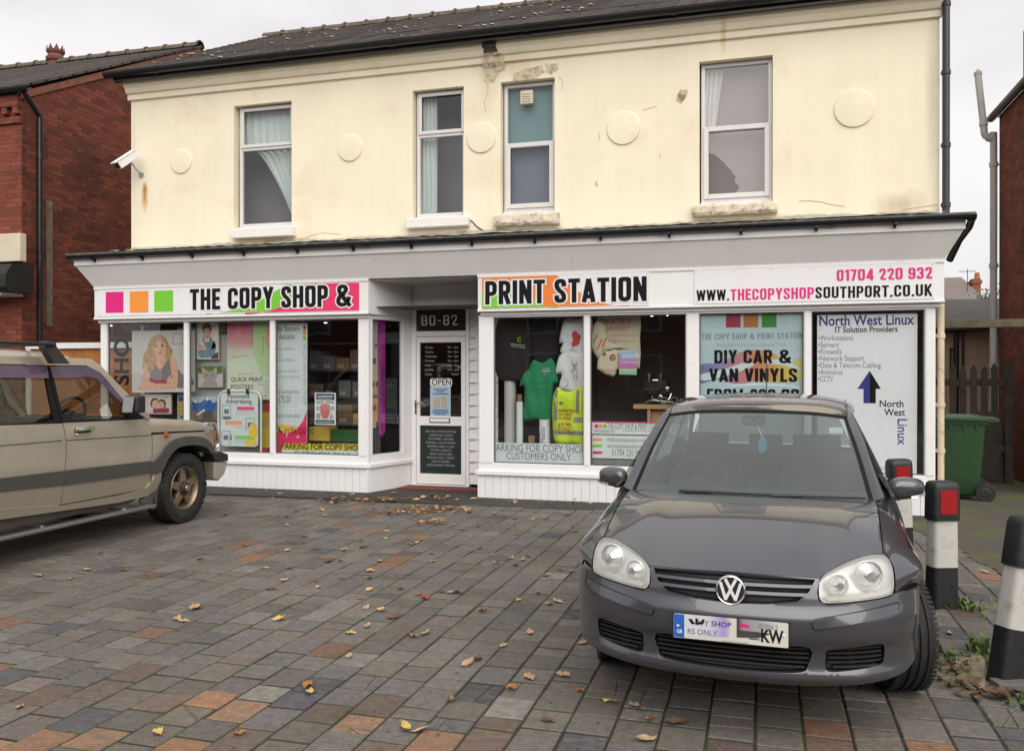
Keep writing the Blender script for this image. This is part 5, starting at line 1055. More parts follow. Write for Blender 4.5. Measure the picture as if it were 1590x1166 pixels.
polys(po, 'skin', M['skin'], [q([(600, 272), (640, 235), (700, 238), (732, 290), (728, 350), (702, 393), (665, 410), (630, 395), (603, 340)]), q([(632, 385), (708, 385), (722, 440), (672, 512), (625, 450)]), q([(522, 470), (565, 490), (565, 610), (515, 650), (490, 610), (508, 540)]), q([(762, 410), (808, 408), (832, 480), (838, 600), (822, 690), (762, 690), (730, 620), (772, 545)]), q([(450, 690), (510, 640), (620, 645), (740, 640), (815, 645), (822, 690), (720, 703), (520, 709)])], yg - .0022, 4)
polys(po, 'sash', pm('printed_red_sash', (.35, .05, .05), .5), [q([(575, 596), (640, 618), (722, 612), (716, 640), (582, 636)])], yg - .0035, 3)
polys(po, 'curls', M['hair'], [q([(600, 272), (640, 200), (700, 205), (735, 280), (700, 250), (650, 245), (612, 300)]), q([(590, 320), (606, 330), (625, 400), (640, 440), (610, 500), (560, 540), (540, 500), (560, 420)]), q([(728, 300), (760, 320), (770, 390), (745, 430), (722, 400)])], yg - .004, 4)
rr_ = random.Random(77); hp = [(560, 255), (600, 205), (660, 184), (715, 208), (750, 275), (785, 340), (768, 400), (735, 385), (728, 300), (700, 250), (650, 245), (606, 320), (640, 425), (605, 470), (578, 530), (535, 522), (497, 500), (502, 430), (515, 370), (545, 318)]
for nm, mt in (('hair_highlights', pm('printed_light_hair', (.62, .44, .25), .5)), ('hair_shadows', pm('printed_dark_hair', (.24, .13, .06), .5))):
    ls = []
    while len(ls) < 34:
        c_ = (rr_.uniform(495, 790), rr_.uniform(185, 530))
        if inpoly(c_, hp):
            s_, a0_ = rr_.uniform(7, 15), rr_.uniform(0, 6.28); ar = [(c_[0] + s_ * math.cos(a0_ + t * .45), c_[1] + s_ * 1.3 * math.sin(a0_ + t * .45)) for t in range(7)]; ls.append(q(ar + [(c_[0] + (x - c_[0]) * .72, c_[1] + (y - c_[1]) * .72) for x, y in ar[::-1]]))
    MBh = MB(); [flat(MBh, p, yg - .0044 - .00001 * i) for i, p in enumerate(ls)]; MBh.build(nm, mt, po, recalc=False)
polys(po, 'features', M['brown_d'], [q(ell(627, 298, 13, 6, 12)), q(ell(690, 291, 13, 6, 12)), q([(610, 283), (645, 278), (645, 282), (610, 288)]), q([(675, 276), (706, 272), (706, 277), (675, 281)]), q([(655, 320), (672, 318), (668, 326)])], yg - .0048)
polys(po, 'lips', pm('printed_lips', (.42, .13, .12), .5), [q([(642, 352), (665, 346), (690, 350), (666, 362)])], yg - .0052, 3)
polys(po, 'fingers', M['brown_d'], [q([(765, 560), (782, 545), (784, 550), (768, 566)]), q([(770, 585), (792, 570), (794, 575), (772, 591)]), q([(620, 643), (740, 640), (740, 643), (620, 646)])], yg - .0056)
polys(po, 'caption_box', M['greytext'], [q([(786, 170), (880, 166), (880, 172), (786, 176)]), q([(786, 270), (880, 266), (880, 272), (786, 276)]), q([(786, 170), (791, 170), (791, 276), (786, 276)]), q([(876, 168), (880, 168), (880, 272), (876, 272)])], yg - .0004)
# couple photograph and small gift next to it
yc_ = 10.86; zz = Z(140, 490, 6.1375, yc_); q = lambda pts: [zz(*p) for p in pts]
po = quadboard('couple_photo', 'small framed photograph of a smiling couple below the child portrait', 'photo print', q([(470, 938), (770, 938), (770, 748), (470, 748)]), yc_, .03, pm('printed_pale_pink', (.55, .47, .44), .5, var=.25, vs=18), 'prints shown in the left shop window')
polys(po, 'hair', M['brown_d'], [q(ell(615, 835, 42, 52, 20)), q(ell(685, 845, 38, 50, 20))], yc_ - .0005)
polys(po, 'faces', M['skin'], [q(ell(622, 848, 33, 42, 20)), q(ell(678, 856, 28, 38, 20))], yc_ - .001)
polys(po, 'features', M['brown_d'], [q(ell(610, 838, 7, 4, 8)), q(ell(632, 836, 7, 4, 8)), q(ell(669, 847, 6, 4, 8)), q(ell(688, 846, 6, 4, 8)), q([(612, 868), (636, 866), (624, 874)]), q([(668, 875), (690, 873), (679, 881)])], yc_ - .0015)
polys(po, 'band', pm('printed_maroon', (.22, .02, .06), .5), [q([(600, 886), (752, 882), (752, 928), (600, 930)])], yc_ - .002)
gb = tag(MB().box(*(lambda a, b: (a[0], 10.84, a[1], b[0], 10.94, b[1]))(Z(140, 490, 6.1375, 10.84)(828, 955), Z(140, 490, 6.1375, 10.84)(882, 820))).build('gift_bag', pm('mustard_card', (.36, .27, .07), .6, var=.3, vs=20), bevel=.006), 'small mustard gift bag with blue tissue beside the couple photo', 'gift bag')
a = Z(140, 490, 6.1375, 10.86)(855, 815); mb = MB()
for k in range(9):
    an = -1.2 + k * .3; mb.add([(a[0] - .02, 10.87, a[1]), (a[0] + .02, 10.89, a[1]), (a[0] + math.sin(an) * .06, 10.87 + .02 * (k % 3), a[1] + math.cos(an) * .07)], [(0, 1, 2)])
mb.build('tissue', pm('blue_tissue', (.05, .08, .32), .8), gb)
# baby, kitten and mountain prints
yb = 10.86; zb_ = Z(280, 490, 5.067, yb); q = lambda pts: [zb_(*p) for p in pts]
po = quadboard('baby_print', 'white canvas print of a dark haired baby in blue dungarees', 'photo print', q([(130, 345), (302, 345), (298, 48), (130, 50)]), yb, .03, pm('printed_white', (.60, .58, .56), .5, var=.05), 'prints shown in the left shop window')
polys(po, 'background_block', M['brown_d'], [q([(250, 300), (300, 290), (300, 340), (240, 340)])], yb - .0003)
polys(po, 'hair', M['brown_d'], [q(ell(210, 110, 37, 56, 20))], yb - .0006)
polys(po, 'skin', M['skin'], [q(ell(209, 145, 33, 46, 20)), q([(140, 215), (180, 240), (205, 270), (190, 290), (150, 270)]), q([(262, 200), (288, 215), (270, 260), (240, 265)])], yb - .001, 0)
polys(po, 'dungarees', pm('printed_blue_cloth', (.16, .24, .29), .5, var=.35, vs=40), [q([(178, 185), (196, 205), (225, 205), (242, 180), (282, 235), (270, 300), (225, 330), (160, 330), (142, 280), (180, 275), (205, 270), (190, 235)])], yb - .0014, 3)
polys(po, 'features', M['brown_d'], [q(ell(196, 135, 6, 4, 8)), q(ell(222, 134, 6, 4, 8)), q(ell(209, 165, 8, 4, 8)), q([(176, 172), (186, 170), (184, 205), (178, 205)]), q([(234, 170), (244, 172), (242, 200), (236, 200)])], yb - .0018)
q2 = lambda pts: [zb_(*p) for p in pts]
tag(MB().prismy(q2([(302, 138), (352, 138), (352, 50), (302, 50)]), yb + .01, yb + .03).build('framed_print', M['brown_d']), 'small dark framed print beside the baby canvas', 'photo print', 'prints shown in the left shop window')
po = quadboard('kitten_print', 'square canvas print of a grey tabby kitten on green grass', 'photo print', q([(138, 566), (332, 566), (332, 396), (138, 398)]), yb, .03, pm('printed_lavender', (.52, .44, .44), .5, var=.2, vs=30), 'prints shown in the left shop window')
polys(po, 'grass', pm('printed_green', (.08, .17, .03), .5, var=.4, vs=50), [q([(139, 450), (250, 470), (331, 455), (331, 397), (139, 399)])], yb - .0003)
M['kit'] = pm('printed_tabby', (.33, .29, .27), .5, var=.45, vs=70)
polys(po, 'kitten', M['kit'], [q([(165, 400), (205, 430), (260, 428), (284, 398), (288, 470), (262, 510), (205, 512), (180, 480)]), q([(200, 500), (265, 500), (290, 560), (180, 562)])], yb - .0007, 3)
polys(po, 'ears', M['skin'], [q([(172, 412), (200, 434), (182, 455)]), q([(279, 410), (262, 432), (283, 452)])], yb - .0013)
polys(po, 'features', M['brown_d'], [q(ell(213, 470, 7, 6, 10)), q(ell(254, 468, 7, 6, 10)), q([(228, 488), (240, 488), (234, 496)]), q([(232, 430), (236, 430), (235, 455)]), q([(222, 432), (226, 431), (228, 452)]), q([(243, 431), (247, 430), (243, 452)])], yb - .0017)
po = quadboard('mountain_print', 'canvas print of snowy blue mountains with a walker in a blue jacket', 'photo print', q([(75, 820), (290, 820), (290, 636), (75, 640)]), yb, .03, pm('printed_sky', (.42, .48, .58), .5, var=.15, vs=8), 'prints shown in the left shop window')
polys(po, 'peaks', pm('printed_blue_peaks', (.06, .13, .30), .5, var=.6, vs=22), [q([(76, 700), (110, 660), (150, 690), (215, 640), (260, 690), (289, 670), (289, 760), (76, 750)])], yb - .0004)
polys(po, 'snow', M['white'], [q([(100, 672), (112, 660), (135, 682), (120, 690)]), q([(196, 660), (215, 641), (238, 668), (215, 672)])], yb - .0008)
polys(po, 'ground', pm('printed_brown_ground', (.22, .16, .11), .5, var=.4, vs=30), [q([(76, 740), (160, 760), (289, 745), (289, 819), (76, 819)])], yb - .001)
polys(po, 'walker', pm('printed_jacket', (.02, .10, .35), .5, var=.3), [q([(200, 700), (225, 690), (262, 715), (262, 770), (196, 770)]), q(ell(228, 680, 16, 20, 14))], yb - .0014)
polys(po, 'backpack', M['brown_d'], [q([(175, 760), (250, 755), (255, 818), (175, 818)])], yb - .0022)
polys(po, 'strap', M['paper'], [q([(125, 780), (190, 735), (196, 745), (140, 785)])], yb - .0026)
# quick print poster with a printed pink to green fade
yq = 10.83; zq_ = Z(280, 490, 5.067, yq); q = lambda pts: [zq_(*p) for p in pts]; a0, b0 = zq_(370, 662)[1], zq_(370, 45)[1]
gm = gradmat('quick_print_fade', [(0, (.58, .60, .50)), (.45, (.55, .62, .48)), (.62, (.52, .52, .42)), (.72, (.55, .27, .28)), (.95, (.50, .10, .18))], 2, 0, b0 - a0)
po = quadboard('quick_print_poster', 'tall poster fading from pink to pale green reading QUICK PRINT POSTERS', 'poster', q([(368, 662), (705, 662), (705, 42), (368, 44)]), yq, .004, gm, 'prints shown in the left shop window')
polys(po, 'green_strip', gradmat('green_strip_fade', [(0, (.56, .62, .50)), (.5, (.40, .55, .30)), (1, (.34, .50, .18))], 2, 0, b0 - a0), [q([(575, 300), (640, 480), (704, 480), (704, 44), (572, 44)])], yq - .0004)
polys(po, 'pink_edge', pm('salmon_edge', (.60, .32, .22), .5), [q([(672, 240), (704, 260), (704, 44), (680, 44)])], yq - .0008)
mb = MB(); h = zq_(400, 485)[1] - zq_(400, 517)[1]
text(mb, 'QUICK PRINT', *zq_(400, 518), yq - .001, h, wid=zq_(650, 500)[0] - zq_(400, 500)[0], bold=.015); text(mb, 'POSTERS', *zq_(400, 576), yq - .001, h, wid=zq_(575, 500)[0] - zq_(400, 500)[0], bold=.01); mb.build('lettering', M['brown_d'], po, recalc=False)
mb = MB()
for (xA, yA, xB, yB) in ((410, 325, 530, 320), (455, 460, 575, 456), (565, 105, 565, 232), (652, 165, 652, 298)):
    A_, B_ = zq_(xA, yA), zq_(xB, yB)
    if xA != xB: flat(mb, [(A_[0], A_[1] - .002), (B_[0], B_[1] - .002), (B_[0], B_[1] + .002), (A_[0], A_[1] + .002)], yq - .001); flat(mb, [A_, (A_[0] + .025, A_[1] + .01), (A_[0] + .025, A_[1] - .01)], yq - .0013); flat(mb, [B_, (B_[0] - .025, B_[1] + .01), (B_[0] - .025, B_[1] - .01)], yq - .0013)
    else: flat(mb, [(A_[0] - .002, A_[1]), (A_[0] + .002, A_[1]), (A_[0] + .002, B_[1]), (A_[0] - .002, B_[1])], yq - .001); flat(mb, [A_, (A_[0] - .01, A_[1] - .03), (A_[0] + .01, A_[1] - .03)], yq - .0013); flat(mb, [B_, (B_[0] - .01, B_[1] + .03), (B_[0] + .01, B_[1] + .03)], yq - .0013)
text(mb, 'A4 A3 A2', *zq_(612, 548), yq - .001, .016, maxw=.2); 
for k in range(5): text(mb, ['Full colour', 'Gloss or matt', 'Same day', 'from artwork', 'supplied'][k], *zq_(655, 525 + k * 26), yq - .001, .014, xs=.9, maxw=.11)
mb.build('arrows', M['brown_d'], po, recalc=False)
# back board of that window so that prints hang on a pale wall
o = boardxz('display_wall', 'pale display board behind the prints in the left shop window', 'display board', zz(800, 0)[0], .14, X(424), 2.28, 10.93, .02, pm('pale_display', (.36, .37, .35), .7, var=.05, vs=2))
# pavement sign (A-board)
ya = 10.76; za_ = Z(280, 490, 5.067, ya); q = lambda pts: [za_(*p) for p in pts]
xA, zA0 = za_(300, 1120); xB, zB0 = za_(635, 595)
ab = thing('pavement_sign', 'white framed pavement sign headed Pavement Advertising standing in the left window', 'pavement sign', ((xA + xB) / 2, ya, .13))
mb = MB(); mb.tube([(xA, ya, .14), (xA, ya, zB0 - .13)] + [(xA + .13 - .13 * math.cos(R(a_)), ya, zB0 - .13 + .13 * math.sin(R(a_))) for a_ in range(15, 91, 15)] + [(xB - .13 + .13 * math.sin(R(a_)), ya, zB0 - .13 + .13 * math.cos(R(a_))) for a_ in range(0, 91, 15)] + [(xB, ya, .14)], .016, 10); mb.build('frame', pm('white_tube', (.70, .70, .68), .35), ab, smooth=True)
rr0, rr1 = za_(318, 1025), za_(612, 608); pl = rrect(rr0[0], rr0[1], rr1[0], rr1[1], .06); pn = MB().prismy(pl, ya - .004, ya + .008).build('panel', M['pale'], ab)
MB().box(rr0[0] + .12, ya - .03, zB0 - .04, rr0[0] + .16, ya + .02, zB0 + .03).box(rr1[0] - .18, ya - .03, zB0 - .04, rr1[0] - .14, ya + .02, zB0 + .03).build('clip', M['blackplastic'], ab, bevel=.006)
mb = MB(); sh = lambda s, x, y, w_, h_: text(mb, s, *za_(x, y), ya - .005, h_, wid=za_(x + w_, y)[0] - za_(x, y)[0], bold=.012); sh('Pavement', 375, 650, 172, .062); sh('Advertising', 358, 690, 205, .062); mb.build('lettering', M['brown_d'], pn, recalc=False)
for nm, mt, r_ in (('pink_label', 'red', (447, 720, 582, 746)), ('orange_label', 'orange', (355, 832, 486, 858)), ('green_label', 'green', (428, 948, 590, 974))):
    A_, B_ = za_(r_[0], r_[3]), za_(r_[2], r_[1]); polys(pn, nm, M[mt], [[A_, (B_[0], A_[1]), B_, (A_[0], B_[1])]], ya - .005)
mb = MB(); text(mb, 'Swinger A-Board', *za_(455, 742), ya - .0056, .018, wid=.27); text(mb, 'Eco-Swing', *za_(380, 853), ya - .0056, .018, wid=.2); text(mb, 'Snap Frame Sign', *za_(436, 969), ya - .0056, .018, wid=.34); mb.build('lettering', M['white'], pn, recalc=False)
mb = MB(); mk = MB(); wh = MB()
for x, y in ((335, 700), (520, 805), (330, 905)):
    p0, p1 = za_(x, y + 105), za_(x + 62, y); wh.tube([(p0[0], ya - .008, p0[1]), (p0[0], ya - .008, p1[1]), (p1[0], ya - .008, p1[1]), (p1[0], ya - .008, p0[1])], .004, 5); flat(mk, [za_(x + 12, y + 72), za_(x + 48, y + 72), za_(x + 48, y + 36), za_(x + 12, y + 36)], ya - .006)
flat(mk, smooth([za_(333, 800), za_(365, 790), za_(400, 795), za_(400, 812), za_(350, 818)], 4), ya - .0065); flat(mk, [za_(392, 978), za_(400, 920), za_(408, 978)], ya - .0067)
for y in (760, 775, 870, 882, 985, 998): flat(mb, [za_(430, y), za_(600, y), za_(600, y + 2.5), za_(430, y + 2.5)], ya - .005)
mb.build('small_print', M['midgrey'], pn, recalc=False); mk.build('pictogram', M['greytext'], pn, recalc=False); wh.build('pictogram_frame', M['midgrey'], pn)
polys(pn, 'yellow_splash', pm('printed_yellow', (.75, .52, .04), .5), [[za_(*p) for p in ell(575, 905, 36, 60, 20)], [za_(*p) for p in ell(555, 1000, 50, 24, 20)]], ya - .0075)
# stock stacked to the right of the pavement sign
def carton(name, label, cat, a, b, Y, dp, mat, zfn, group=None, bev=.006):
    p, q_ = zfn(*a), zfn(*b); return tag(MB().box(p[0], Y, p[1], q_[0], Y + dp, q_[1]).build(name, mat, bevel=bev), label, cat, group)
M['ybox'] = pm('yellow_card', (.52, .36, .03), .55, var=.15, vs=6); M['gbox'] = pm('green_card', (.035, .13, .035), .55, var=.15, vs=6); M['rbox'] = pm('red_card', (.40, .03, .025), .55, var=.15, vs=6); M['bbox'] = pm('brown_card', (.22, .14, .08), .7, var=.15, vs=6)
zz = Z(280, 490, 5.067, 10.84)
carton('paper_box', 'yellow box on the floor beside the pavement sign', 'box', (638, 1040), (704, 880), 10.84, .06, M['ybox'], zz, 'boxes of stock in the left window'); carton('paper_box', 'yellow and black box on top beside the pavement sign', 'box', (640, 878), (704, 760), 10.84, .06, pm('yellow_card_dark', (.40, .29, .03), .55, var=.5, vs=30), zz, 'boxes of stock in the left window'); carton('paper_box', 'red box topping the stack beside the pavement sign', 'box', (660, 758), (704, 690), 10.84, .06, M['rbox'], zz, 'boxes of stock in the left window'); carton('paper_box', 'flat red box at the foot of the stack by the pavement sign', 'box', (640, 1095), (690, 1042), 10.84, .06, M['rbox'], zz, 'boxes of stock in the left window')
# roller banner
yr = 10.80; zc_ = Z(420, 490, 5.068, yr); q = lambda pts: [zc_(*p) for p in pts]
rbn = quadboard('roller_banner', 'tall pale roller banner with red foot listing banner sizes and 70 pound price', 'banner', q([(0, 1085), (288, 1080), (290, 58), (0, 52)]), yr, .004, M['pale'], 'advertising banners')
polys(rbn, 'yellow_arc', pm('banner_yellow', (.72, .48, .08), .5), [q([(2, 850), (210, 868), (180, 930), (2, 940)])], yr - .0004)
polys(rbn, 'red_foot', M['red'], [q([(2, 880), (60, 918), (130, 930), (200, 900), (255, 830), (285, 750), (286, 1078), (2, 1080)])], yr - .0008)
polys(rbn, 'squares', M['rbox'], [q([(257, 110), (279, 110), (279, 78), (257, 78)])], yr - .0005); polys(rbn, 'squares', M['orange2'], [q([(257, 152), (279, 152), (279, 116), (257, 116)])], yr - .0005); polys(rbn, 'squares', M['green'], [q([(257, 196), (279, 196), (279, 158), (257, 158)])], yr - .0005)
mb = MB(); tt = lambda s, a, b, y, h, al='L', bo=0.: text(mb, s, *zc_(a, y), yr - .0012, h, wid=zc_(b, y)[0] - zc_(a, y)[0], bold=bo)
tt('Roller Banners', 12, 230, 125, .075, bo=.01); tt('Available', 66, 190, 188, .075, bo=.01); tt('Prices starting from', 20, 224, 612, .055); tt('£70.00', 62, 160, 686, .10, bo=.0); tt('Discount on bulk orders', 12, 230, 800, .055); mb.build('lettering', M['greytext'], rbn, recalc=False)
mb = MB(); tt('800mm x 2000mm', 20, 190, 275, .042); tt('1000mm x 2000mm', 18, 190, 362, .042); tt('Supplied with pre-fitted', 18, 215, 448, .042); tt('graphics and a carry case', 15, 230, 492, .042); text(mb, 'THE COPY SHOP & PRINT STATION', *zc_(258, 212), yr - .0012, .05, wid=zc_(0, 212)[1] - zc_(0, 700)[1], rot=-math.pi / 2); mb.build('small_lettering', M['midgrey'], rbn, recalc=False)
mb = MB(); text(mb, 'f', *zc_(122, 958), yr - .0012, .07, bold=.01); text(mb, 'o', *zc_(205, 965), yr - .0012, .06, bold=.01); mb.build('icons', M['paper'], rbn, recalc=False)
# vinyl telephone number on the pane
yv = Y1 + .046; zv = Z(420, 490, 5.068, yv); mb = MB(); text(mb, '01704 220 932', *zv(112, 926), yv, .075, wid=zv(342, 900)[0] - zv(112, 900)[0]); flat(mb, smooth([zv(60, 885), (zv(75, 880)), zv(72, 900), zv(92, 910), zv(90, 922), zv(65, 915)], 4), yv); mb.build('phone_vinyl', M['black'], None, recalc=False); tag(bpy.context.scene.objects['phone_vinyl'], 'black telephone number stuck on the window pane over the roller banner', 'window lettering')
# parking notices
def notice(label, pts, Y, top):
    o = quadboard('parking_notice', label, 'notice', pts, Y, .004, M['pale'], 'parking notices in the windows'); return o
yp = 10.70; zp_ = Z(400, 420, 3.239, yp)
o = notice('yellow topped PARKING FOR COPY SHOP notice low in the left window', [zp_(122, 960), zp_(512, 962), zp_(512, 872), zp_(122, 868)], yp, 1)
polys(o, 'yellow_strip', pm('notice_yellow', (.60, .47, .04), .5), [[zp_(123, 902), zp_(511, 905), zp_(511, 873), zp_(123, 869)]], yp - .0004)
mb = MB(); text(mb, 'PARKING FOR COPY SHO', *zp_(122, 897), yp - .001, .085, wid=zp_(502, 0)[0] - zp_(122, 0)[0], bold=.012); text(mb, 'CUSTOMERS ONLY', *zp_(182, 938), yp - .001, .08, wid=zp_(466, 0)[0] - zp_(182, 0)[0]); mb.build('lettering', M['black'], o, recalc=False)
zp_ = Z(730, 420, 3.239, yp)
o = notice('white PARKING FOR COPY SHOP CUSTOMERS ONLY notice under the hi-vis vest', [zp_(112, 975), zp_(585, 985), zp_(585, 876), zp_(112, 864)], yp, 0)
mb = MB(); text(mb, 'PARKING FOR COPY SHOP', *zp_(112, 907), yp - .001, .095, wid=zp_(578, 0)[0] - zp_(112, 0)[0]); text(mb, 'CUSTOMERS ONLY', *zp_(182, 948), yp - .001, .088, wid=zp_(508, 0)[0] - zp_(182, 0)[0]); mb.build('lettering', M['greytext'], o, recalc=False)
# flyer on the glass
yf_ = Y1 + .048; zf_ = Z(420, 490, 5.068, yf_); q = lambda pts: [zf_(*p) for p in pts]
o = quadboard('flyer', 'white flyer with dark header and red picture stuck to the window left of the door', 'flyer', q([(348, 858), (514, 862), (514, 608), (348, 606)]), yf_, .002, M['paper'])
polys(o, 'header', pm('flyer_navy', (.05, .07, .11), .5, var=.2), [q([(360, 664), (503, 666), (503, 616), (360, 614)]), q([(356, 850), (502, 852), (502, 822), (356, 820)])], yf_ - .0004)
polys(o, 'picture', pm('flyer_red', (.55, .16, .15), .5, var=.5, vs=50), [q([(390, 705), (430, 690), (468, 705), (470, 760), (450, 810), (412, 812), (392, 770)])], yf_ - .0008)
polys(o, 'thumbnails', M['midgrey'], [q([(360, 695), (420, 690), (418, 672), (360, 674)]), q([(435, 690), (500, 695), (500, 674), (435, 672)]), q([(362, 745), (386, 745), (386, 712), (362, 712)]), q([(474, 745), (500, 747), (500, 714), (474, 712)]), q([(362, 810), (392, 812), (394, 770), (362, 768)]), q([(462, 808), (496, 812), (480, 765)])], yf_ - .0012)
polys(o, 'lettering', M['paper'], [[zf_(370, y), zf_(x, y), zf_(x, y - h), zf_(370, y - h)] for x, y, h in ((490, 640, 8), (480, 656, 4), (488, 840, 5))], yf_ - .0016)
# shelving with boxes further in
zs = Z(420, 490, 5.068, 11.6); xs0, xs1 = zs(270, 0)[0], zs(760, 0)[0]
sh_ = thing('shelf_unit', 'dark shelving loaded with stock behind the window left of the door', 'shelving', ((xs0 + xs1) / 2, 11.75, .12)); mb = MB()
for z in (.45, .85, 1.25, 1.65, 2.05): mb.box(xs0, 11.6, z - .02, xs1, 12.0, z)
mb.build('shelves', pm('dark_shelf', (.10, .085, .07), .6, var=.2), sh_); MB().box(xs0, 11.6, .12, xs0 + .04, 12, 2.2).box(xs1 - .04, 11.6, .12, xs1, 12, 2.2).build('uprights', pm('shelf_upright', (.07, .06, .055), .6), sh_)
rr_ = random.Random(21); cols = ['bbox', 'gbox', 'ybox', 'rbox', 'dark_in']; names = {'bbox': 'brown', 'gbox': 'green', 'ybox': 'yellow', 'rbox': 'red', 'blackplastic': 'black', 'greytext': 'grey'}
M['ybox2'] = pm('yellow_paper_box', (.62, .44, .07), .55, var=.1); names['ybox2'] = 'yellow'
lay = {(.85, 3): 'ybox2', (.85, 4): 'ybox2', (.45, 4): 'gbox', (.45, 3): 'gbox', (.45, 1): 'bbox', (1.25, 4): 'bbox', (1.65, 1): 'greytext'}
for zi, z in enumerate((.45, .85, 1.25, 1.65)):
    x = xs0 + .06; k = 0
    while x < xs1 - .2:
        wd = rr_.uniform(.18, .27); hh = rr_.uniform(.14, .30); c = lay.get((z, k), rr_.choice(['bbox', 'blackplastic', 'blackplastic', 'bbox', 'greytext'])); nm = names.get(c, 'pink')
        o = tag(MB().box(x, 11.62, z + .002, min(x + wd, xs1 - .05), 11.95, z + hh).build('stock_box', M[c], bevel=.004), f"{nm} stock box on the {['lowest', 'second', 'third', 'top'][zi]} shelf, {['leftmost', 'second', 'third', 'fourth', 'fifth', 'sixth', 'seventh'][k]} along", 'box', 'boxes on the dark shelves'); MB().box(x + .03, 11.616, z + .03, x + wd * .6, 11.6195, z + .09).build('box_label', M['midgrey'], o)
        x += wd + rr_.uniform(.005, .03); k += 1
zz = Z(420, 490, 5.068, 10.95)
carton('paper_carton', 'bright yellow carton on the window floor right of the roller banner', 'box', (300, 985), (462, 878), 10.95, .25, M['ybox2'], zz); carton('paper_carton', 'flat green carton on the window floor beside the yellow carton', 'box', (470, 992), (690, 905), 10.98, .25, M['gbox'], zz)
# splay window banners
def sfr(Yo): return lambda x, y: None
def spq(x, y, o=-.09): return spl_pt(.1 + (x - 808) / 222 * .7, o, 2.335 - (y - 30) / 1065 * 1.835)
def spoly(pts, o): V_, T_, _ = fill2d([(x, -y) for x, y in pts], (), 9e3, interior=False); return MB().add([spq(x, -y, o) for x, y in V_], T_)
a = spq(908, 960); o = spoly([(886, 30), (932, 30), (932, 930), (908, 965), (886, 930)], -.09).build('stationery_banner', pm('magenta_banner', (.36, .02, .26), .45, var=.1), loc=a); tag(o, 'narrow magenta STATIONERY banner in the splayed window by the door', 'banner', 'advertising banners')
mb = MB(); p0 = (900, 690); kz = 1.835 / 1065; V_, F_, xa_, xb_, cap_ = _fit('STATIONERY', .01); ln = 345.; mb.add([spq(928 - (p[1] / cap_) * 36, 700 - (p[0] - xa_) / (xb_ - xa_) * ln, -.086) for p in V_], F_); mb.build('lettering', pm('pale_magenta', (.10, .015, .10), .5), o, recalc=False)
a = spq(850, 890); o = spoly([(790, 30), (884, 30), (884, 850), (868, 888), (830, 890), (812, 850), (790, 800)], -.10).build('product_strip', gradmat('strip_fade', [(0, (.55, .38, .28)), (.12, (.62, .35, .06)), (.3, (.60, .30, .12)), (.45, (.55, .40, .33)), (1, (.38, .30, .38))], 2, 0, 1.5), loc=a); tag(o, 'beige product strip with small pictures beside the magenta banner', 'banner', 'advertising banners')
mb = MB()
for x, y, w_, h_ in ((835, 335, 38, 45), (862, 220, 18, 25), (840, 520, 20, 45), (866, 520, 18, 45), (846, 625, 36, 26), (868, 840, 20, 30)): V2 = spoly([(x, y), (x + w_ * .9, y), (x + w_ * .9, y + h_), (x, y + h_)], -.096); mb.add(V2.v, V2.f)
mb.build('pictures', M['brown_d'], o, recalc=False); spoly([(828, 706), (872, 704), (872, 752), (828, 754)], -.096).build('pictures', M['rbox'], o, recalc=False)
# door notices
yo_ = YD + .004; zo = Z(400, 420, 3.239, yo_)
o = tag(MB().prismy(rrect(*zo(868, 583), *zo(978, 543), .03), yo_ - .003, yo_).build('open_sign', M['paper']), 'white rounded OPEN sign hanging on the door glass', 'sign'); mb = MB(); text(mb, 'OPEN', *zo(876, 577), yo_ - .0035, .088, wid=zo(973, 0)[0] - zo(876, 0)[0], bold=.01); mb.build('lettering', M['black'], o, recalc=False)
o = quadboard('door_notice', 'pale blue notice below the OPEN sign on the door', 'notice', [zo(868, 735), zo(971, 737), zo(971, 584), zo(868, 584)], yo_ - .002, .002, pm('pale_blue_paper', (.36, .50, .60), .5, var=.05))
polys(o, 'pictures', pm('notice_pictures', (.45, .36, .26), .5, var=.4, vs=40), [[zo(885, 692), zo(918, 692), zo(918, 640), zo(885, 640)], [zo(924, 692), zo(952, 692), zo(952, 632), zo(924, 632)]], yo_ - .0025)
polys(o, 'lettering', M['navy'], [[zo(920 - w_, y + 5), zo(920 + w_, y + 5), zo(920 + w_, y), zo(920 - w_, y)] for w_, y in ((36, 596), (20, 607), (40, 618), (38, 700), (42, 710), (30, 720))], yo_ - .0025)
# ------------------------------------------------------------------ garments in the right window
def cloth(name, label, cat, pts, Y, mat, group=None, depth=.03, wr=.013, fq=17., parent=None, sm=4, seed=0):
    pl = smooth(pts, sm); V_, T_, loops = fill2d(pl, (), .03); B_ = np.array(loops[0]); r = random.Random(seed); ph = [r.uniform(0, 6.28) for _ in range(6)]
    def yy(x, z):
        d = math.sqrt(np.min(np.sum((B_ - (x, z)) ** 2, 1))); e = 1 - math.exp(-d / .022)
        return Y - depth * e - e * wr * (math.sin(x * fq + 1.5 * math.sin(z * 3 + ph[0]) + ph[1]) + .6 * math.sin(x * fq * 2.3 + z * 7 + ph[2]) + .4 * math.sin(z * 19 + x * 5 + ph[3]))
    mb = MB().add([(x, yy(x, z), z) for x, z in V_], T_); mb.add([(x, Y + .006, z) for x, z in V_], [t[::-1] for t in T_]); n = len(loops[0])
    L0 = loops[0]; mb.add([(x, Y, z) for x, z in L0] + [(x, Y + .006, z) for x, z in L0], [(i, (i + 1) % n, n + (i + 1) % n, n + i) for i in range(n)])
    o = mb.build(name, mat, parent, smooth=True, auto=80)
    if parent is None: tag(o, label, cat, group)
    return o, yy
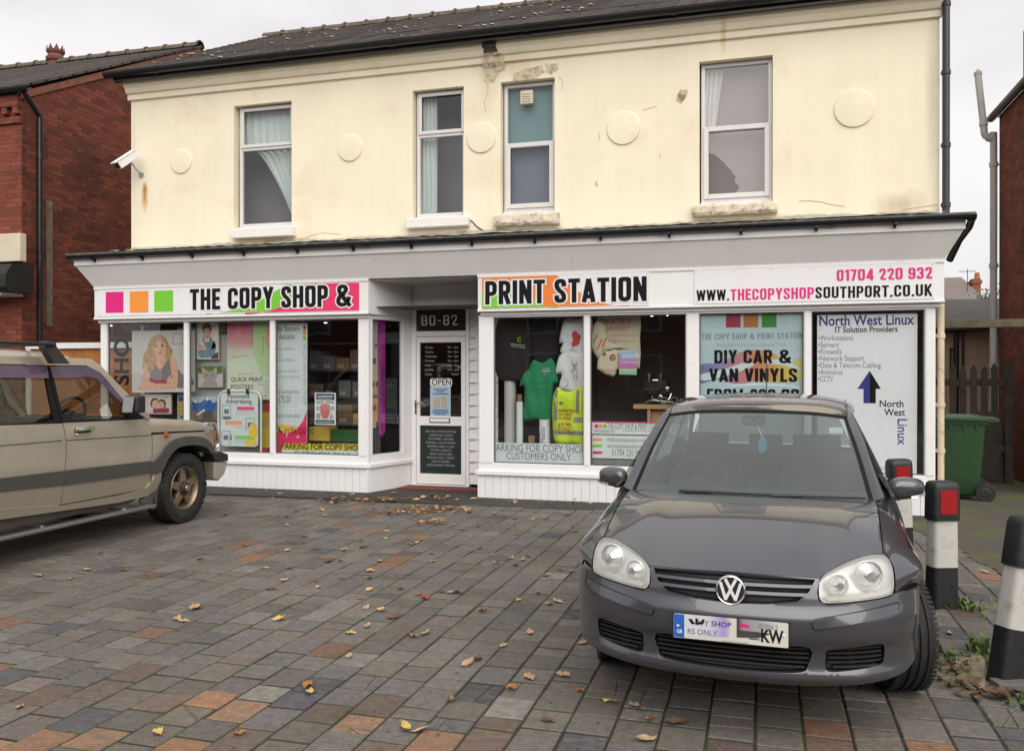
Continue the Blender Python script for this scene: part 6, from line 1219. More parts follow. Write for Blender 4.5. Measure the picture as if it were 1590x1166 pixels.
def ontop(parent, name, mat, shapes, yy, off=.003, step=.03):
    mb = MB()
    for s in shapes: V_, T_, _ = fill2d(s, (), step); mb.add([(x, yy(x, z) - off, z) for x, z in V_], T_)
    return mb.build(name, mat, parent, recalc=False)
def ontext(parent, mat, items, yy, off=.004, name='lettering'):
    mb = MB()
    for s, x, z, h, w_ in items: text(mb, s, x, z, 0, h, wid=w_)
    mb.v = [(x, yy(x, z) - off, z) for x, y, z in mb.v]; return mb.build(name, mat, parent, recalc=False)
G = 'garments hanging in the right shop window'
M['blackcloth'] = pm('black_cloth', (.010, .010, .011), .9, var=.2, vs=40, sheen=.2); M['whitecloth'] = pm('white_cotton', (.66, .67, .68), .85, var=.04, vs=30); M['greencloth'] = pm('green_polo_cloth', (.012, .20, .085), .8, var=.15, vs=40); M['hivis'] = pm('hi_vis_yellow', (.52, .68, .03), .7, var=.06, vs=20); M['reflect'] = pm('reflective_tape', (.24, .24, .20), .4, var=.1)
def zg(Y): f = Z(730, 420, 3.239, Y); return lambda pts: [f(*p) for p in pts]
q = zg(10.95); o, yy = cloth('hoodie', 'black hoodie with a small green emblem, leftmost in the garment window', 'hoodie', q([(150, 238), (205, 230), (272, 240), (298, 290), (304, 420), (300, 525), (265, 552), (160, 552), (128, 505), (122, 400), (130, 290)]), 10.95, M['blackcloth'], G, seed=1)
f = Z(730, 420, 3.239, 10.95); c = f(251, 348); ontop(o, 'emblem', M['green'], [[(c[0] + r_ * math.cos(a), c[1] + r_ * math.sin(a)) for r_, rng in ((.032, range(40, 330, 20)), (.018, range(320, 30, -20))) for a in [R(t) for t in rng]]], yy); ontop(o, 'print_lines', M['midgrey'], [[f(208, 368), f(278, 376), f(278, 380), f(208, 372)], [f(208, 378), f(278, 388), f(278, 392), f(208, 381)]], yy)
q = zg(11.05); cloth('black_sweatshirt', 'plain black sweatshirt hanging behind the green polo shirt', 'sweatshirt', q([(318, 250), (370, 235), (430, 240), (446, 330), (436, 430), (385, 465), (315, 445), (298, 350)]), 11.05, M['blackcloth'], G, seed=2)
q = zg(10.90); o, yy = cloth('white_t_shirt', 'white T-shirt with a red animal print, hung highest beside the mullion', 'T-shirt', q([(470, 255), (510, 240), (540, 246), (575, 238), (612, 250), (626, 345), (600, 356), (597, 430), (460, 420), (466, 366), (448, 360)]), 10.90, M['whitecloth'], G, seed=3)
f = Z(730, 420, 3.239, 10.90); ontop(o, 'print', pm('red_fabric_print', (.50, .06, .045), .7), [[f(*p) for p in s] for s in (smooth([(515, 325), (520, 308), (530, 305), (542, 312), (548, 340), (552, 362), (540, 378), (520, 384), (512, 372), (520, 350)], 3), smooth([(545, 325), (555, 322), (556, 345), (549, 350)], 3))], yy); ontop(o, 'print_lines', M['greytext'], [[f(500, 400), f(540, 402), f(540, 404), f(500, 402)], [f(516, 384), f(520, 384), f(518, 398), f(514, 398)]], yy)
q = zg(10.86); o, yy = cloth('white_t_shirt', 'white T-shirt with a faint grey line drawing, overlapping below the red printed one', 'T-shirt', q([(450, 428), (500, 412), (530, 418), (560, 412), (592, 424), (610, 520), (590, 528), (588, 610), (455, 600), (460, 522), (430, 515)]), 10.86, M['whitecloth'], G, seed=4)
f = Z(730, 420, 3.239, 10.86); ontop(o, 'print', M['midgrey'], [[f(*p) for p in s] for s in ([(512, 465), (516, 455), (519, 470), (535, 468), (540, 455), (544, 466), (540, 490), (520, 492)], [(516, 495), (540, 495), (548, 520), (544, 522), (536, 502), (520, 502), (512, 520), (508, 516)], [(520, 525), (526, 525), (526, 545), (520, 545)], [(536, 525), (542, 525), (544, 545), (537, 545)])], yy)
q = zg(10.88); o, yy = cloth('polo_shirt', 'bright green shirt with small white chest print hanging in the window', 'polo shirt', q([(325, 448), (365, 464), (402, 440), (426, 470), (442, 560), (418, 576), (414, 660), (408, 752), (340, 748), (268, 748), (272, 660), (272, 585), (248, 578), (268, 520), (292, 500), (306, 468)]), 10.88, M['greencloth'], G, seed=5)
f = Z(730, 420, 3.239, 10.88); ontop(o, 'collar', pm('dark_collar', (.01, .03, .02), .9), [smooth([f(322, 446), f(365, 462), f(404, 436), f(395, 430), f(365, 448), f(335, 440)], 3)], yy, .006); ontext(o, M['whitecloth'], [('county', f(364, 0)[0], f(0, 496)[1], .02, .10), ('GREEN', f(362, 0)[0], f(0, 512)[1], .03, .11), ('x', f(372, 0)[0], f(0, 524)[1], .02, .04)], yy); ontext(o, pm('pale_green_print', (.04, .27, .13), .8), [('school leavers', f(300, 0)[0], f(0, 556)[1], .026, .27)], yy)
yh_ = 10.80; q = zg(yh_); hv, yy = cloth('hi_vis_vest', 'yellow hi-vis vest with grey reflective bands hanging on a wire hanger', 'hi-vis vest', q([(440, 588), (470, 604), (495, 608), (520, 604), (545, 586), (572, 598), (590, 660), (588, 872), (510, 874), (432, 870), (414, 760), (416, 640)]), yh_, M['hivis'], G, seed=6, depth=.06)
f = Z(730, 420, 3.239, yh_); ontop(hv, 'reflective_band', M['reflect'], [[f(*p) for p in s] for s in ([(420, 800), (580, 806), (580, 828), (426, 822)], [(430, 600), (446, 598), (446, 752), (424, 752)], [(538, 602), (554, 598), (552, 715), (535, 715)], [(524, 738), (585, 736), (585, 760), (524, 764)])], yy)
ontop(hv, 'printed_patch', pm('vest_patch', (.60, .52, .03), .6), [[f(*p) for p in ((450, 690), (520, 692), (518, 812), (452, 808))]], yy, .006); ontext(hv, M['black'], [(s, f(452, 0)[0], f(0, y)[1], .036 if y < 780 else .022, w_) for s, y, w_ in (('PRINTED', 706, .21), ('WORK', 724, .17), ('WEAR', 742, .16), ('£9.99', 772, .15), ('FULL', 786, .10), ('RANGE', 797, .14), ('AVAILABLE', 807, .20))], yy, .009)
ontop(hv, 'chest_logo', M['greytext'], [smooth([f(452, 665), f(465, 658), f(474, 668), f(462, 676)], 3)], yy)
hk = f(493, 578); MB().tube([(hk[0] - .12, yh_ - .02, hk[1] - .08), (hk[0], yh_ - .03, hk[1] - .0), (hk[0] + .01, yh_ - .03, hk[1] + .06), (hk[0] - .02, yh_ - .03, hk[1] + .10), (hk[0] - .05, yh_ - .03, hk[1] + .07)], .005, 6).build('hanger_hook', M['alu'], hv)
# rolls of vinyl and paper standing in the window
def roll(label, u0, u1, vt, Y, mat, core=None, name='vinyl_roll'):
    f = Z(730, 420, 3.239, Y); a, b = f(u0, vt), f(u1, vt); r = (b[0] - a[0]) / 2; cx = (a[0] + b[0]) / 2; zt = a[1]
    o = tag(MB().lathe([(0, .001), (0, r), (zt - .13, r), (zt - .13, r * .5), (zt - .16, r * .5), (zt - .16, .001)], (cx, Y + r, .13), 'z', 24).build(name, mat, smooth=True), label, 'roll', 'rolls standing in the right window')
    if core: MB().lathe([(zt - .13, r * .75), (core - .13, r * .75), (core - .13, r * .6), (zt - .14, r * .6)], (cx, Y + r, .13), 'z', 20).build('core', M['bbox'], o, smooth=True)
    return o
roll('thick white roll standing at the left of the garment window', 165, 223, 552, 10.95, pm('white_roll', (.52, .53, .50), .5, var=.05)); roll('thin white roll with brown cardboard core', 228, 261, 660, 10.85, M['paper'], Z(730, 420, 3.239, 10.85)(0, 622)[1]); o = roll('short white roll with printed side below the green shirt', 342, 396, 750, 10.80, M['paper'])
f = Z(730, 420, 3.239, 10.797); 
mb = MB(); text(mb, 'Matrix', *f(376, 866), 10.797, .05, wid=.20, rot=math.pi / 2); text(mb, 'vinyl 50m', *f(352, 866), 10.797, .02, wid=.14, rot=math.pi / 2); mb.v = [(x, 10.80 + .087 - math.sqrt(max(1e-4, .0885 ** 2 - (x - (f(342, 0)[0] + f(396, 0)[0]) / 2) ** 2)) - .001, z) for x, y, z in mb.v]; mb.build('lettering', M['navy'], o, recalc=False)
carton('cardboard_tub', 'small brown cardboard tub between the rolls in the garment window', 'tub', (292, 868), (322, 832), 10.84, .05, M['bbox'], Z(730, 420, 3.239, 10.84))
# ------------------------------------------------------------------ bags, leaflet, table and machine, contact sign
M['calico'] = pm('calico', (.55, .49, .36), .85, var=.06, vs=30); GB = 'calico bags hanging in the window'
def z7(Y): f = Z(900, 480, 4.484, Y); return f, (lambda pts: [f(*p) for p in pts])
f, q = z7(10.92); o, yy = cloth('tote_bag', 'largest cream tote bag printed in pink, hanging flat behind the others', 'tote bag', q([(128, 30), (300, 32), (418, 30), (420, 200), (418, 410), (330, 412), (250, 412), (180, 350), (140, 200)]), 10.92, M['calico'], GB, depth=.02, wr=.005, seed=11, sm=2)
ontext(o, pm('pink_fabric_print', (.52, .12, .22), .8), [("KATIE'S", f(185, 0)[0], f(0, 112)[1], .075, f(356, 0)[0] - f(185, 0)[0]), ('LAUNDRY', f(190, 0)[0], f(0, 152)[1], .062, f(356, 0)[0] - f(190, 0)[0]), ('wash and fold', f(225, 0)[0], f(0, 192)[1], .018, .28), ('ironing service', f(225, 0)[0], f(0, 230)[1], .018, .28)], yy)
f, q = z7(10.86); o, yy = cloth('tote_bag', 'cream tote bag tilted to the left with red brush lettering', 'tote bag', q([(92, 130), (128, 75), (180, 120), (200, 230), (315, 258), (318, 268), (165, 298), (158, 360), (135, 355), (76, 255)]), 10.86, M['calico'], GB, depth=.02, wr=.006, seed=12, sm=2)
rd = pm('red_brush_print', (.55, .10, .07), .8); mb = MB()
for x, y, ln in ((100, 235, 70), (125, 280, 85), (160, 265, 75)):
    pts = [f(x + k * ln / 16 * .45, y - k * ln / 16 + (9 if k % 2 else -9) * (1 if k % 3 else .4)) for k in range(14)]
    for (x0_, z0_), (x1_, z1_) in zip(pts, pts[1:]):
        dx_, dz_ = x1_ - x0_, z1_ - z0_; l_ = math.hypot(dx_, dz_) + 1e-6; nx_, nz_ = -dz_ / l_ * .006, dx_ / l_ * .006; mb.add([(x0_ + nx_, 0, z0_ + nz_), (x0_ - nx_, 0, z0_ - nz_), (x1_ - nx_, 0, z1_ - nz_), (x1_ + nx_, 0, z1_ + nz_)], [(0, 1, 2, 3)])
mb.v = [(x, yy(x, z) - .004, z) for x, y, z in mb.v]; mb.build('lettering', rd, o, recalc=False)
f, q = z7(10.80); o, yy = cloth('tote_bag', 'small tilted cream tote bag with a brown round face print', 'tote bag', q([(150, 305), (210, 292), (270, 288), (280, 412), (258, 420), (236, 470), (122, 416)]), 10.80, M['calico'], GB, depth=.02, wr=.005, seed=13, sm=2)
ontop(o, 'print', pm('brown_print', (.22, .12, .05), .8), [q(ell(231, 338, 22, 24, 18)), q(ell(172, 313, 14, 14, 14))], yy); ontop(o, 'print_face', M['calico'], [q(ell(226, 332, 6, 5, 8)), q(ell(240, 334, 6, 5, 8)), q([(220, 348), (242, 346), (232, 354)])], yy, .005); ontext(o, M['pink'], [('best friends', f(150, 0)[0], f(0, 432)[1], .02, .2)], yy)
yl = 10.76; f, q = z7(yl); a0, b0 = f(275, 457)[1], f(275, 285)[1]
o = quadboard('leaflet', 'gradient leaflet in blue, pink and green hanging below the bags', 'leaflet', q([(275, 455), (398, 458), (395, 290), (275, 284)]), yl, .003, gradmat('leaflet_fade', [(0, (.22, .45, .30)), (.22, (.35, .50, .28)), (.27, (.50, .12, .30)), (.55, (.48, .22, .50)), (.8, (.25, .35, .58)), (1, (.40, .55, .62))], 2, 0, b0 - a0))
mb = MB(); text(mb, 'textile', *f(293, 340), yl - .001, .06, wid=.22, bold=.01); text(mb, 'printing from a single item', *f(290, 375), yl - .001, .02, wid=.23); text(mb, 'ask inside', *f(300, 430), yl - .001, .02, wid=.16); mb.build('lettering', M['paper'], o, recalc=False)
f, q = z7(11.15); a, b = f(373, 694), f(760, 668); tb = thing('work_table', 'beech topped work table inside the window behind the car roof', 'table', ((a[0] + b[0]) / 2, 11.3, .12)); MB().box(a[0], 11.15, a[1], b[0], 11.65, b[1]).build('table_top', M['wood'], tb, bevel=.004); c = f(470, 790); MB().box(c[0], 11.17, .13, c[0] + .04, 11.6, a[1] - .001).box(b[0] - .1, 11.17, .13, b[0] - .06, 11.6, a[1] - .001).build('leg', M['wood'], tb); MB().box(c[0] + .041, 11.25, .5, b[0] - .101, 11.27, a[1] - .001).build('apron', M['wood'], tb)
zt = b[1]; f2 = Z(900, 480, 4.484, 11.3); mcx = f2(530, 600)[0]
mc = thing('embroidery_machine', 'small black machine with two brass knobs standing on the work table', 'machine', (mcx, 11.3, zt)); x0, x1 = f2(445, 0)[0], f2(612, 0)[0]
MB().box(x0 + .02, 11.28, zt + .002, x1 - .02, 11.5, zt + .05).box(x0, 11.32, zt + .12, x1, 11.48, zt + .30).box(x0 + .02, 11.40, zt + .05, x0 + .08, 11.48, zt + .12).box(x1 - .08, 11.40, zt + .05, x1 - .02, 11.48, zt + .12).build('body', M['blackplastic'], mc, bevel=.015)
for u in (465, 548):
    x = f2(u, 0)[0]; MB().lathe([(.0, .04), (.02, .045), (.035, .03), (.04, .001)], (x, 11.30, zt + .19), 'z', 16).build('brass_knob', pm('brass', (.55, .36, .12), .25, 1.) if 'brass' not in bpy.data.materials else bpy.data.materials['brass'], mc, smooth=True); MB().tube([(x + .03, 11.34, zt + .30), (x + .03, 11.34, zt + .36)], .012, 8).tube([(x + .03, 11.34, zt + .36), (x + .03, 11.34, zt + .40)], .02, 8).build('spool_pin', M['alu'], mc, smooth=True)
MB().tube(smooth([(x0 + .10, 11.27, zt + .15), (x0 + .13, 11.24, zt + .08), (x0 + .19, 11.24, zt + .07), (x0 + .22, 11.25, zt + .12), (x0 + .26, 11.24, zt + .08), (x0 + .33, 11.24, zt + .07), (x0 + .36, 11.27, zt + .14)], 4, False), .009, 7).tube([(x0 + .12, 11.30, zt + .31), (x1 - .12, 11.30, zt + .31)], .012, 8).build('guide_rail', M['chrome'], mc, smooth=True)
MB().lathe([(0, .05), (.04, .055), (.05, .02)], (x1 - .02, 11.33, zt + .2), 'x', 18).build('handwheel', M['chrome'], mc, smooth=True)
f3 = Z(900, 480, 4.484, 11.22); mb = MB(); mb.tube(smooth([(f3(455, 0)[0], 11.22, zt + .02), (f3(500, 0)[0], 11.21, zt + .055), (f3(560, 0)[0], 11.21, zt + .045), (f3(650, 0)[0], 11.22, zt + .03)], 5, False), .011, 8)
o = tag(mb.build('embroidery_hoop', M['alu'], smooth=True), 'pale metal hoop arm lying on the table before the machine', 'hoop')
for u in (588, 660): c_ = f3(u, 655); MB().tube([(c_[0] + .045 * math.cos(R(a_)), 11.20, zt + .055 + .045 * math.sin(R(a_))) for a_ in range(0, 360, 24)], .011, 7, closed=True).build('ring', M['alu'], o, smooth=True)
# contact sign low in the window
yk = 10.72; f, q = z7(yk); xe = X(1062)
ks = thing('contact_sign', 'white contact details sign with e-mail, web and phone lines low in the window', 'sign', (f(300, 0)[0], yk, f(80, 1088)[1]))
pA = MB().prismy([f(85, 868), (xe, f(85, 868)[1]), (xe, f(85, 788)[1]), f(85, 788)], yk, yk + .006).build('upper_board', M['paper'], ks); MB().prismy([f(85, 786), (xe, f(85, 786)[1]), (xe, f(85, 780)[1]), f(85, 780)], yk, yk + .006).build('pink_edge', M['pink'], ks)
pB = MB().prismy([f(88, 1035), (xe, f(88, 1035)[1]), (xe, f(88, 876)[1]), f(88, 876)], yk, yk + .006).build('lower_board', M['paper'], ks); pC = MB().prismy([f(72, 1090), (xe, f(72, 1090)[1]), (xe, f(72, 1040)[1]), f(72, 1040)], yk, yk + .006).build('dark_strip', M['greytext'], ks)
for mt, a in (('pink', 105), ('orange', 134), ('green', 163)): polys(pA, 'square', M[mt], [q([(a, 828), (a + 24, 828), (a + 24, 802), (a, 802)])], yk - .0005)
for mt, y in (('orange', 898), ('green', 942), ('pink', 988)): polys(pB, 'arrow_tab', M[mt], [q([(92, y + 22), (158, y + 18), (158, y + 2), (92, y)])], yk - .0005)
mb = MB(); text(mb, 'THE COPY SHOP & PRINT STATION', *f(192, 832), yk - .001, .075, wid=f(585, 0)[0] - f(192, 0)[0]); text(mb, 'SPONSORED BY', *f(105, 860), yk - .001, .04, wid=f(246, 0)[0] - f(105, 0)[0]); text(mb, 'Professional Printing with a Personal Touch', *f(305, 850), yk - .001, .022, wid=.62); mb.build('lettering', M['greytext'], pA, recalc=False)
mb = MB(); text(mb, 'info@thecopyshopsouthport.co.uk', *f(190, 920), yk - .001, .05, wid=f(460, 0)[0] - f(190, 0)[0]); text(mb, 'www.thecopyshopsouthport.co.uk', *f(192, 964), yk - .001, .05, wid=f(465, 0)[0] - f(192, 0)[0]); text(mb, '01704 220 932', *f(225, 1020), yk - .001, .08, wid=f(440, 0)[0] - f(225, 0)[0]); mb.build('lettering', M['greytext'], pB, recalc=False)
mb = MB(); text(mb, 'business cards | flyers | posters | banners', *f(100, 1070), yk - .001, .045, wid=f(520, 0)[0] - f(100, 0)[0]); mb.build('lettering', M['midgrey'], pC, recalc=False)
# ------------------------------------------------------------------ the two full window posters on the right
yd = 10.71; f = Z(1060, 390, 2.711, yd); q = lambda pts: [f(*p) for p in pts]
x0, x1 = X(1085) - .04, X(1249) + .04
o = boardxz('vinyls_poster', 'pale blue full window poster advertising DIY CAR & VAN VINYLS', 'poster', x0, .47, x1, 2.34, yd, .006, pm('pale_blue_poster', (.44, .56, .60), .45, var=.08, vs=2), 'full height posters in the right windows')
xa_, xb_ = f(70, 0)[0], f(505, 0)[0]; rain = gradmat('rainbow_fade', [(0, (.10, .16, .36)), (.2, (.25, .22, .42)), (.4, (.50, .20, .24)), (.62, (.58, .24, .10)), (.8, (.60, .42, .08)), (1, (.58, .58, .22))], 0, xa_ - (x0 + x1) / 2, xb_ - (x0 + x1) / 2)
polys(o, 'rainbow_band', rain, [smooth(q([(70, 555), (72, 480), (160, 470), (230, 430), (300, 415), (380, 430), (450, 470), (508, 440), (508, 530), (430, 555), (330, 545), (230, 560), (150, 540)]), 4)], yd - .0005)
polys(o, 'cloud_streak', M['pale'], [smooth(q([(75, 520), (180, 495), (260, 470), (300, 480), (200, 520), (90, 545)]), 4), smooth(q([(330, 470), (420, 455), (500, 500), (420, 480)]), 4)], yd - .0008)
for mt, a in (('rbox', 182), ('orange2', 256), ('gbox', 333)): polys(o, 'square', pm('poster_' + mt, {'rbox': (.34, .02, .06), 'orange2': (.42, .14, .03), 'gbox': (.03, .22, .04)}[mt], .45), [q([(a, 322), (a + 62, 321), (a + 62, 255), (a, 256)])], yd - .0005)
mb = MB(); stext(mb, 'THE COPY SHOP & PRINT STATION', f(79, 0)[0], f(505, 0)[0], f(79, 373)[1], f(79, 348)[1], yd - .001, t=.10); mb.build('heading', M['greytext'], o, recalc=False)
mb = MB(); text(mb, 'Professional Printing with a Personal Touch', *f(145, 402), yd - .001, .038, wid=f(435, 0)[0] - f(145, 0)[0]); mb.build('strapline', M['midgrey'], o, recalc=False)
mb = MB(); stext(mb, 'DIY CAR &', f(133, 0)[0], f(458, 0)[0], f(133, 473)[1], f(133, 417)[1], yd - .0012); stext(mb, 'VAN VINYLS', f(112, 0)[0], f(482, 0)[0], f(112, 550)[1], f(112, 494)[1], yd - .0012); stext(mb, 'FROM £99.00', f(102, 0)[0], f(490, 0)[0], f(102, 636)[1], f(102, 579)[1], yd - .0012); mb.build('lettering', M['black'], o, recalc=False)
yn = 10.73; f = Z(1060, 390, 2.711, yn); q = lambda pts: [f(*p) for p in pts]
o = quadboard('services_poster', 'tall white poster listing IT services with a blue arrow, in the rightmost window', 'poster', q([(566, 946), (986, 938), (988, 262), (566, 269)]), yn, .02, pm('white_poster', (.80, .81, .84), .4, var=.02), 'full height posters in the right windows')
mb = MB(); wd = lambda a, b: f(b, 0)[0] - f(a, 0)[0]; text(mb, 'North West Linux', *f(575, 314), yn - .001, .115, wid=wd(575, 975), bold=.022); text(mb, 'Linux', *f(905, 706), yn - .001, .10, wid=f(0, 706)[1] - f(0, 808)[1], rot=-math.pi / 2, bold=.012); mb.build('heading', M['navy'], o, recalc=False)
mb = MB(); text(mb, 'IT Solution Providers', *f(642, 343), yn - .001, .066, wid=wd(642, 905), bold=.018); text(mb, 'North', *f(829, 655), yn - .001, .075, wid=wd(829, 930), bold=.015); text(mb, 'West', *f(848, 691), yn - .001, .075, wid=wd(848, 936), bold=.015); mb.build('subheading', M['black'], o, recalc=False)
mb = MB()
for i, (s, e) in enumerate([('•Workstations', 719), ('•Servers', 657), ('•Firewalls', 670), ('•Network Support', 765), ('•Data & Telecom Cabling', 834), ('•Antivirus', 673), ('•CCTV', 634)]): text(mb, s, *f(571, 377 + i * 28.6), yn - .001, .062, wid=wd(571, e))
mb.build('list', M['greytext'], o, recalc=False)
mb = MB(); text(mb, 'nwlinux.co.uk', *f(770, 918), yn - .001, .05, wid=wd(770, 920)); mb.build('web_address', pm('pale_grey_print', (.36, .38, .42), .5), o, recalc=False)
polys(o, 'arrow_blue', M['navy'], [q([(787, 503), (787, 640), (761, 640), (761, 580), (735, 580)])], yn - .001); polys(o, 'arrow_black', M['black'], [q([(787.3, 503), (835, 580), (813, 580), (813, 640), (787.3, 640)])], yn - .001)
# vertical SHOP lettering on the side pane
mb = MB(); V_, F_, xa_, xb_, cap_ = _fit('SHOP', .03); mb.add([(-9.368, 11.21 - p[1] / cap_ * .30, 1.42 + (p[0] - xa_) / (xb_ - xa_) * .92) for p in V_], F_); o = mb.build('shop_lettering', pm('dark_vinyl', (.03, .028, .04), .5), recalc=False); tag(o, 'dark vertical SHOP lettering on the side window pane in front of the fence', 'window lettering')
# ------------------------------------------------------------------ grey hatchback, nose towards the camera
M['paint'] = pm('grey_metallic_paint', (.088, .090, .101), .32, .62, var=.03, vs=300, coat=1., crough=.02); M['carglass'] = glassmat('car_glass', (.66, .74, .71), 1.55, base=(.31, .345, .335), bf=.22, wob=0.); M['interior'] = pm('car_interior', (.028, .029, .030), .8, var=.2, vs=20)  # diffuse film in the car glass stands in for the haze of reflected sky
M['headlens'] = glassmat('headlamp_lens', (.93, .94, .92), 1.35, base=(.74, .74, .72), bf=.30, wob=0.); M['silver'] = pm('lamp_silver', (.74, .74, .72), .3, .4, var=.1, vs=12)
M['lampchrome'] = pm('lamp_chrome', (.80, .80, .78), .22, .9, var=.1, vs=30); HY = R(3.0); HO = (-.125, 3.855)
hb = thing('hatchback', 'dark grey five seat hatchback parked facing the camera', 'car', (HO[0], HO[1], 0), -HY)
K = lambda mb, name, mat, par=hb, **k: mb.build(name, mat, par, local=True, **k)
_PZ = [(.10, .22), (.20, .13), (.255, .06), (.275, .030), (.290, .014), (.305, .010), (.32, .014), (.34, .025), (.36, .028), (.415, .027), (.435, .020), (.455, .006), (.49, .0), (.545, .0), (.575, .010), (.60, .022), (.64, .03), (.70, .05), (.735, .075), (.80, .16), (.85, .25), (1.0, .55)]
_pa, _pb = [a for a, b in _PZ], [b for a, b in _PZ]
HWD = .812
def Fy(x, z):
    ax = min(abs(x) / HWD, .9997); return .70 * (1 - (1 - ax ** 2.6) ** (1 / 2.6)) * (1 + .5 * max(0, z - .6)) + float(np.interp(z, _pa, _pb))
def th(p): return (math.asin(max(-1, min(1, p[0] / (HWD * .9995)))), p[1])
def Fm(off): return lambda t, z: (HWD * .9995 * math.sin(t), Fy(HWD * .9995 * math.sin(t), z) + off, z)
def fpanel(outer, holes, off, step=.03, inward=.02, rim=True, mb=None): return panel([th(p) for p in outer], [[th(p) for p in h] for h in holes], step, Fm(off), (0, inward, 0), rim, mb)
mir = lambda pts: [(-x, z) for x, z in reversed(pts)]
HL = smooth([(.362, .668), (.372, .722), (.425, .755), (.485, .778), (.55, .794), (.608, .797), (.648, .785), (.668, .752), (.673, .70), (.668, .655), (.645, .641), (.52, .631), (.400, .624), (.370, .636)], 3)
hlow = [(.678, .647), (.648, .635), (.52, .625), (.398, .617), (.362, .632), (.354, .668), (.366, .722)]
right = [(0, .258), (.2, .260), (.35, .266), (.50, .274), (.62, .285), (.72, .302), (.765, .325), (.795, .36), (.808, .40), (.8105, .50), (.808, .618), (.775, .630), (.72, .640)] + hlow + [(.24, .727), (.12, .731)]
outer = right + [(0, .733)] + mir(right)[:-1]
grille = [(.347, .717), (.18, .725), (0, .728), (-.18, .725), (-.347, .717), (-.322, .668), (-.275, .628), (-.15, .610), (0, .603), (.15, .610), (.275, .628), (.322, .668)]
cint = smooth([(-.325, .434), (-.16, .441), (0, .443), (.16, .441), (.325, .434), (.318, .36), (.292, .330), (.15, .322), (0, .320), (-.15, .322), (-.292, .330), (-.318, .36)], 3)
sint = smooth([(.400, .425), (.50, .438), (.60, .446), (.628, .43), (.625, .37), (.60, .350), (.48, .338), (.400, .336), (.388, .36), (.39, .40)], 3)
bump = K(fpanel(outer, [grille, cint, sint, mir(sint)], 0, .020, .03), 'bumper', M['paint'], smooth=True, auto=50)
gb_ = K(fpanel(grille, [], .045, .05, 0, False), 'grille', M['blackplastic'], bump)
for z, w_, h_ in ((.684, .335, .0065), (.651, .318, .0065)): K(fpanel([(-w_, z - h_ + .004), (0, z - h_), (w_, z - h_ + .004), (w_ + .004, z + h_ + .004), (0, z + h_), (-w_ - .004, z + h_ + .004)], [], .004, .03, .035), 'slat', M['paint'], bump, smooth=True)
for nm, pl in (('lower_intake', cint), ('side_intake', sint), ('side_intake', mir(sint))):
    g = K(fpanel(pl, [], .05, .05, 0, False), nm, M['blackplastic'], bump)
    x0, x1 = min(p[0] for p in pl), max(p[0] for p in pl); mb = MB()
    for k in range(5):
        z = .343 + k * .0195 + (.004 if nm == 'side_intake' else 0); a, b = x0 + .012, x1 - .012
        if k == 0: a += .02; b -= .02
        fpanel([(a, z), ((a + b) / 2, z), (b, z), (b, z + .007), ((a + b) / 2, z + .007), (a, z + .007)], [], .012, .03, .03, True, mb)
    mb.build('louvre', M['blackplastic'], bump, local=True)
rub = smooth([(.345, .562), (.42, .575), (.55, .592), (.662, .604), (.69, .600), (.685, .572), (.66, .564), (.55, .552), (.42, .532), (.352, .522), (.338, .540)], 3)
for pl in (rub, mir(rub)): K(fpanel(pl, [], -.009, .03, .012), 'rub_strip', M['paint'], bump, smooth=True, auto=50); 
for pl in (rub, mir(rub)):
    cxr = sum(p[0] for p in pl) / len(pl); czr = sum(p[1] for p in pl) / len(pl); K(fpanel([(cxr + (x - cxr) * 1.02, czr + (z - czr) * 1.16) for x, z in pl], [], -.0012, .03, .0, False), 'strip_gap', M['blackplastic'], bump)
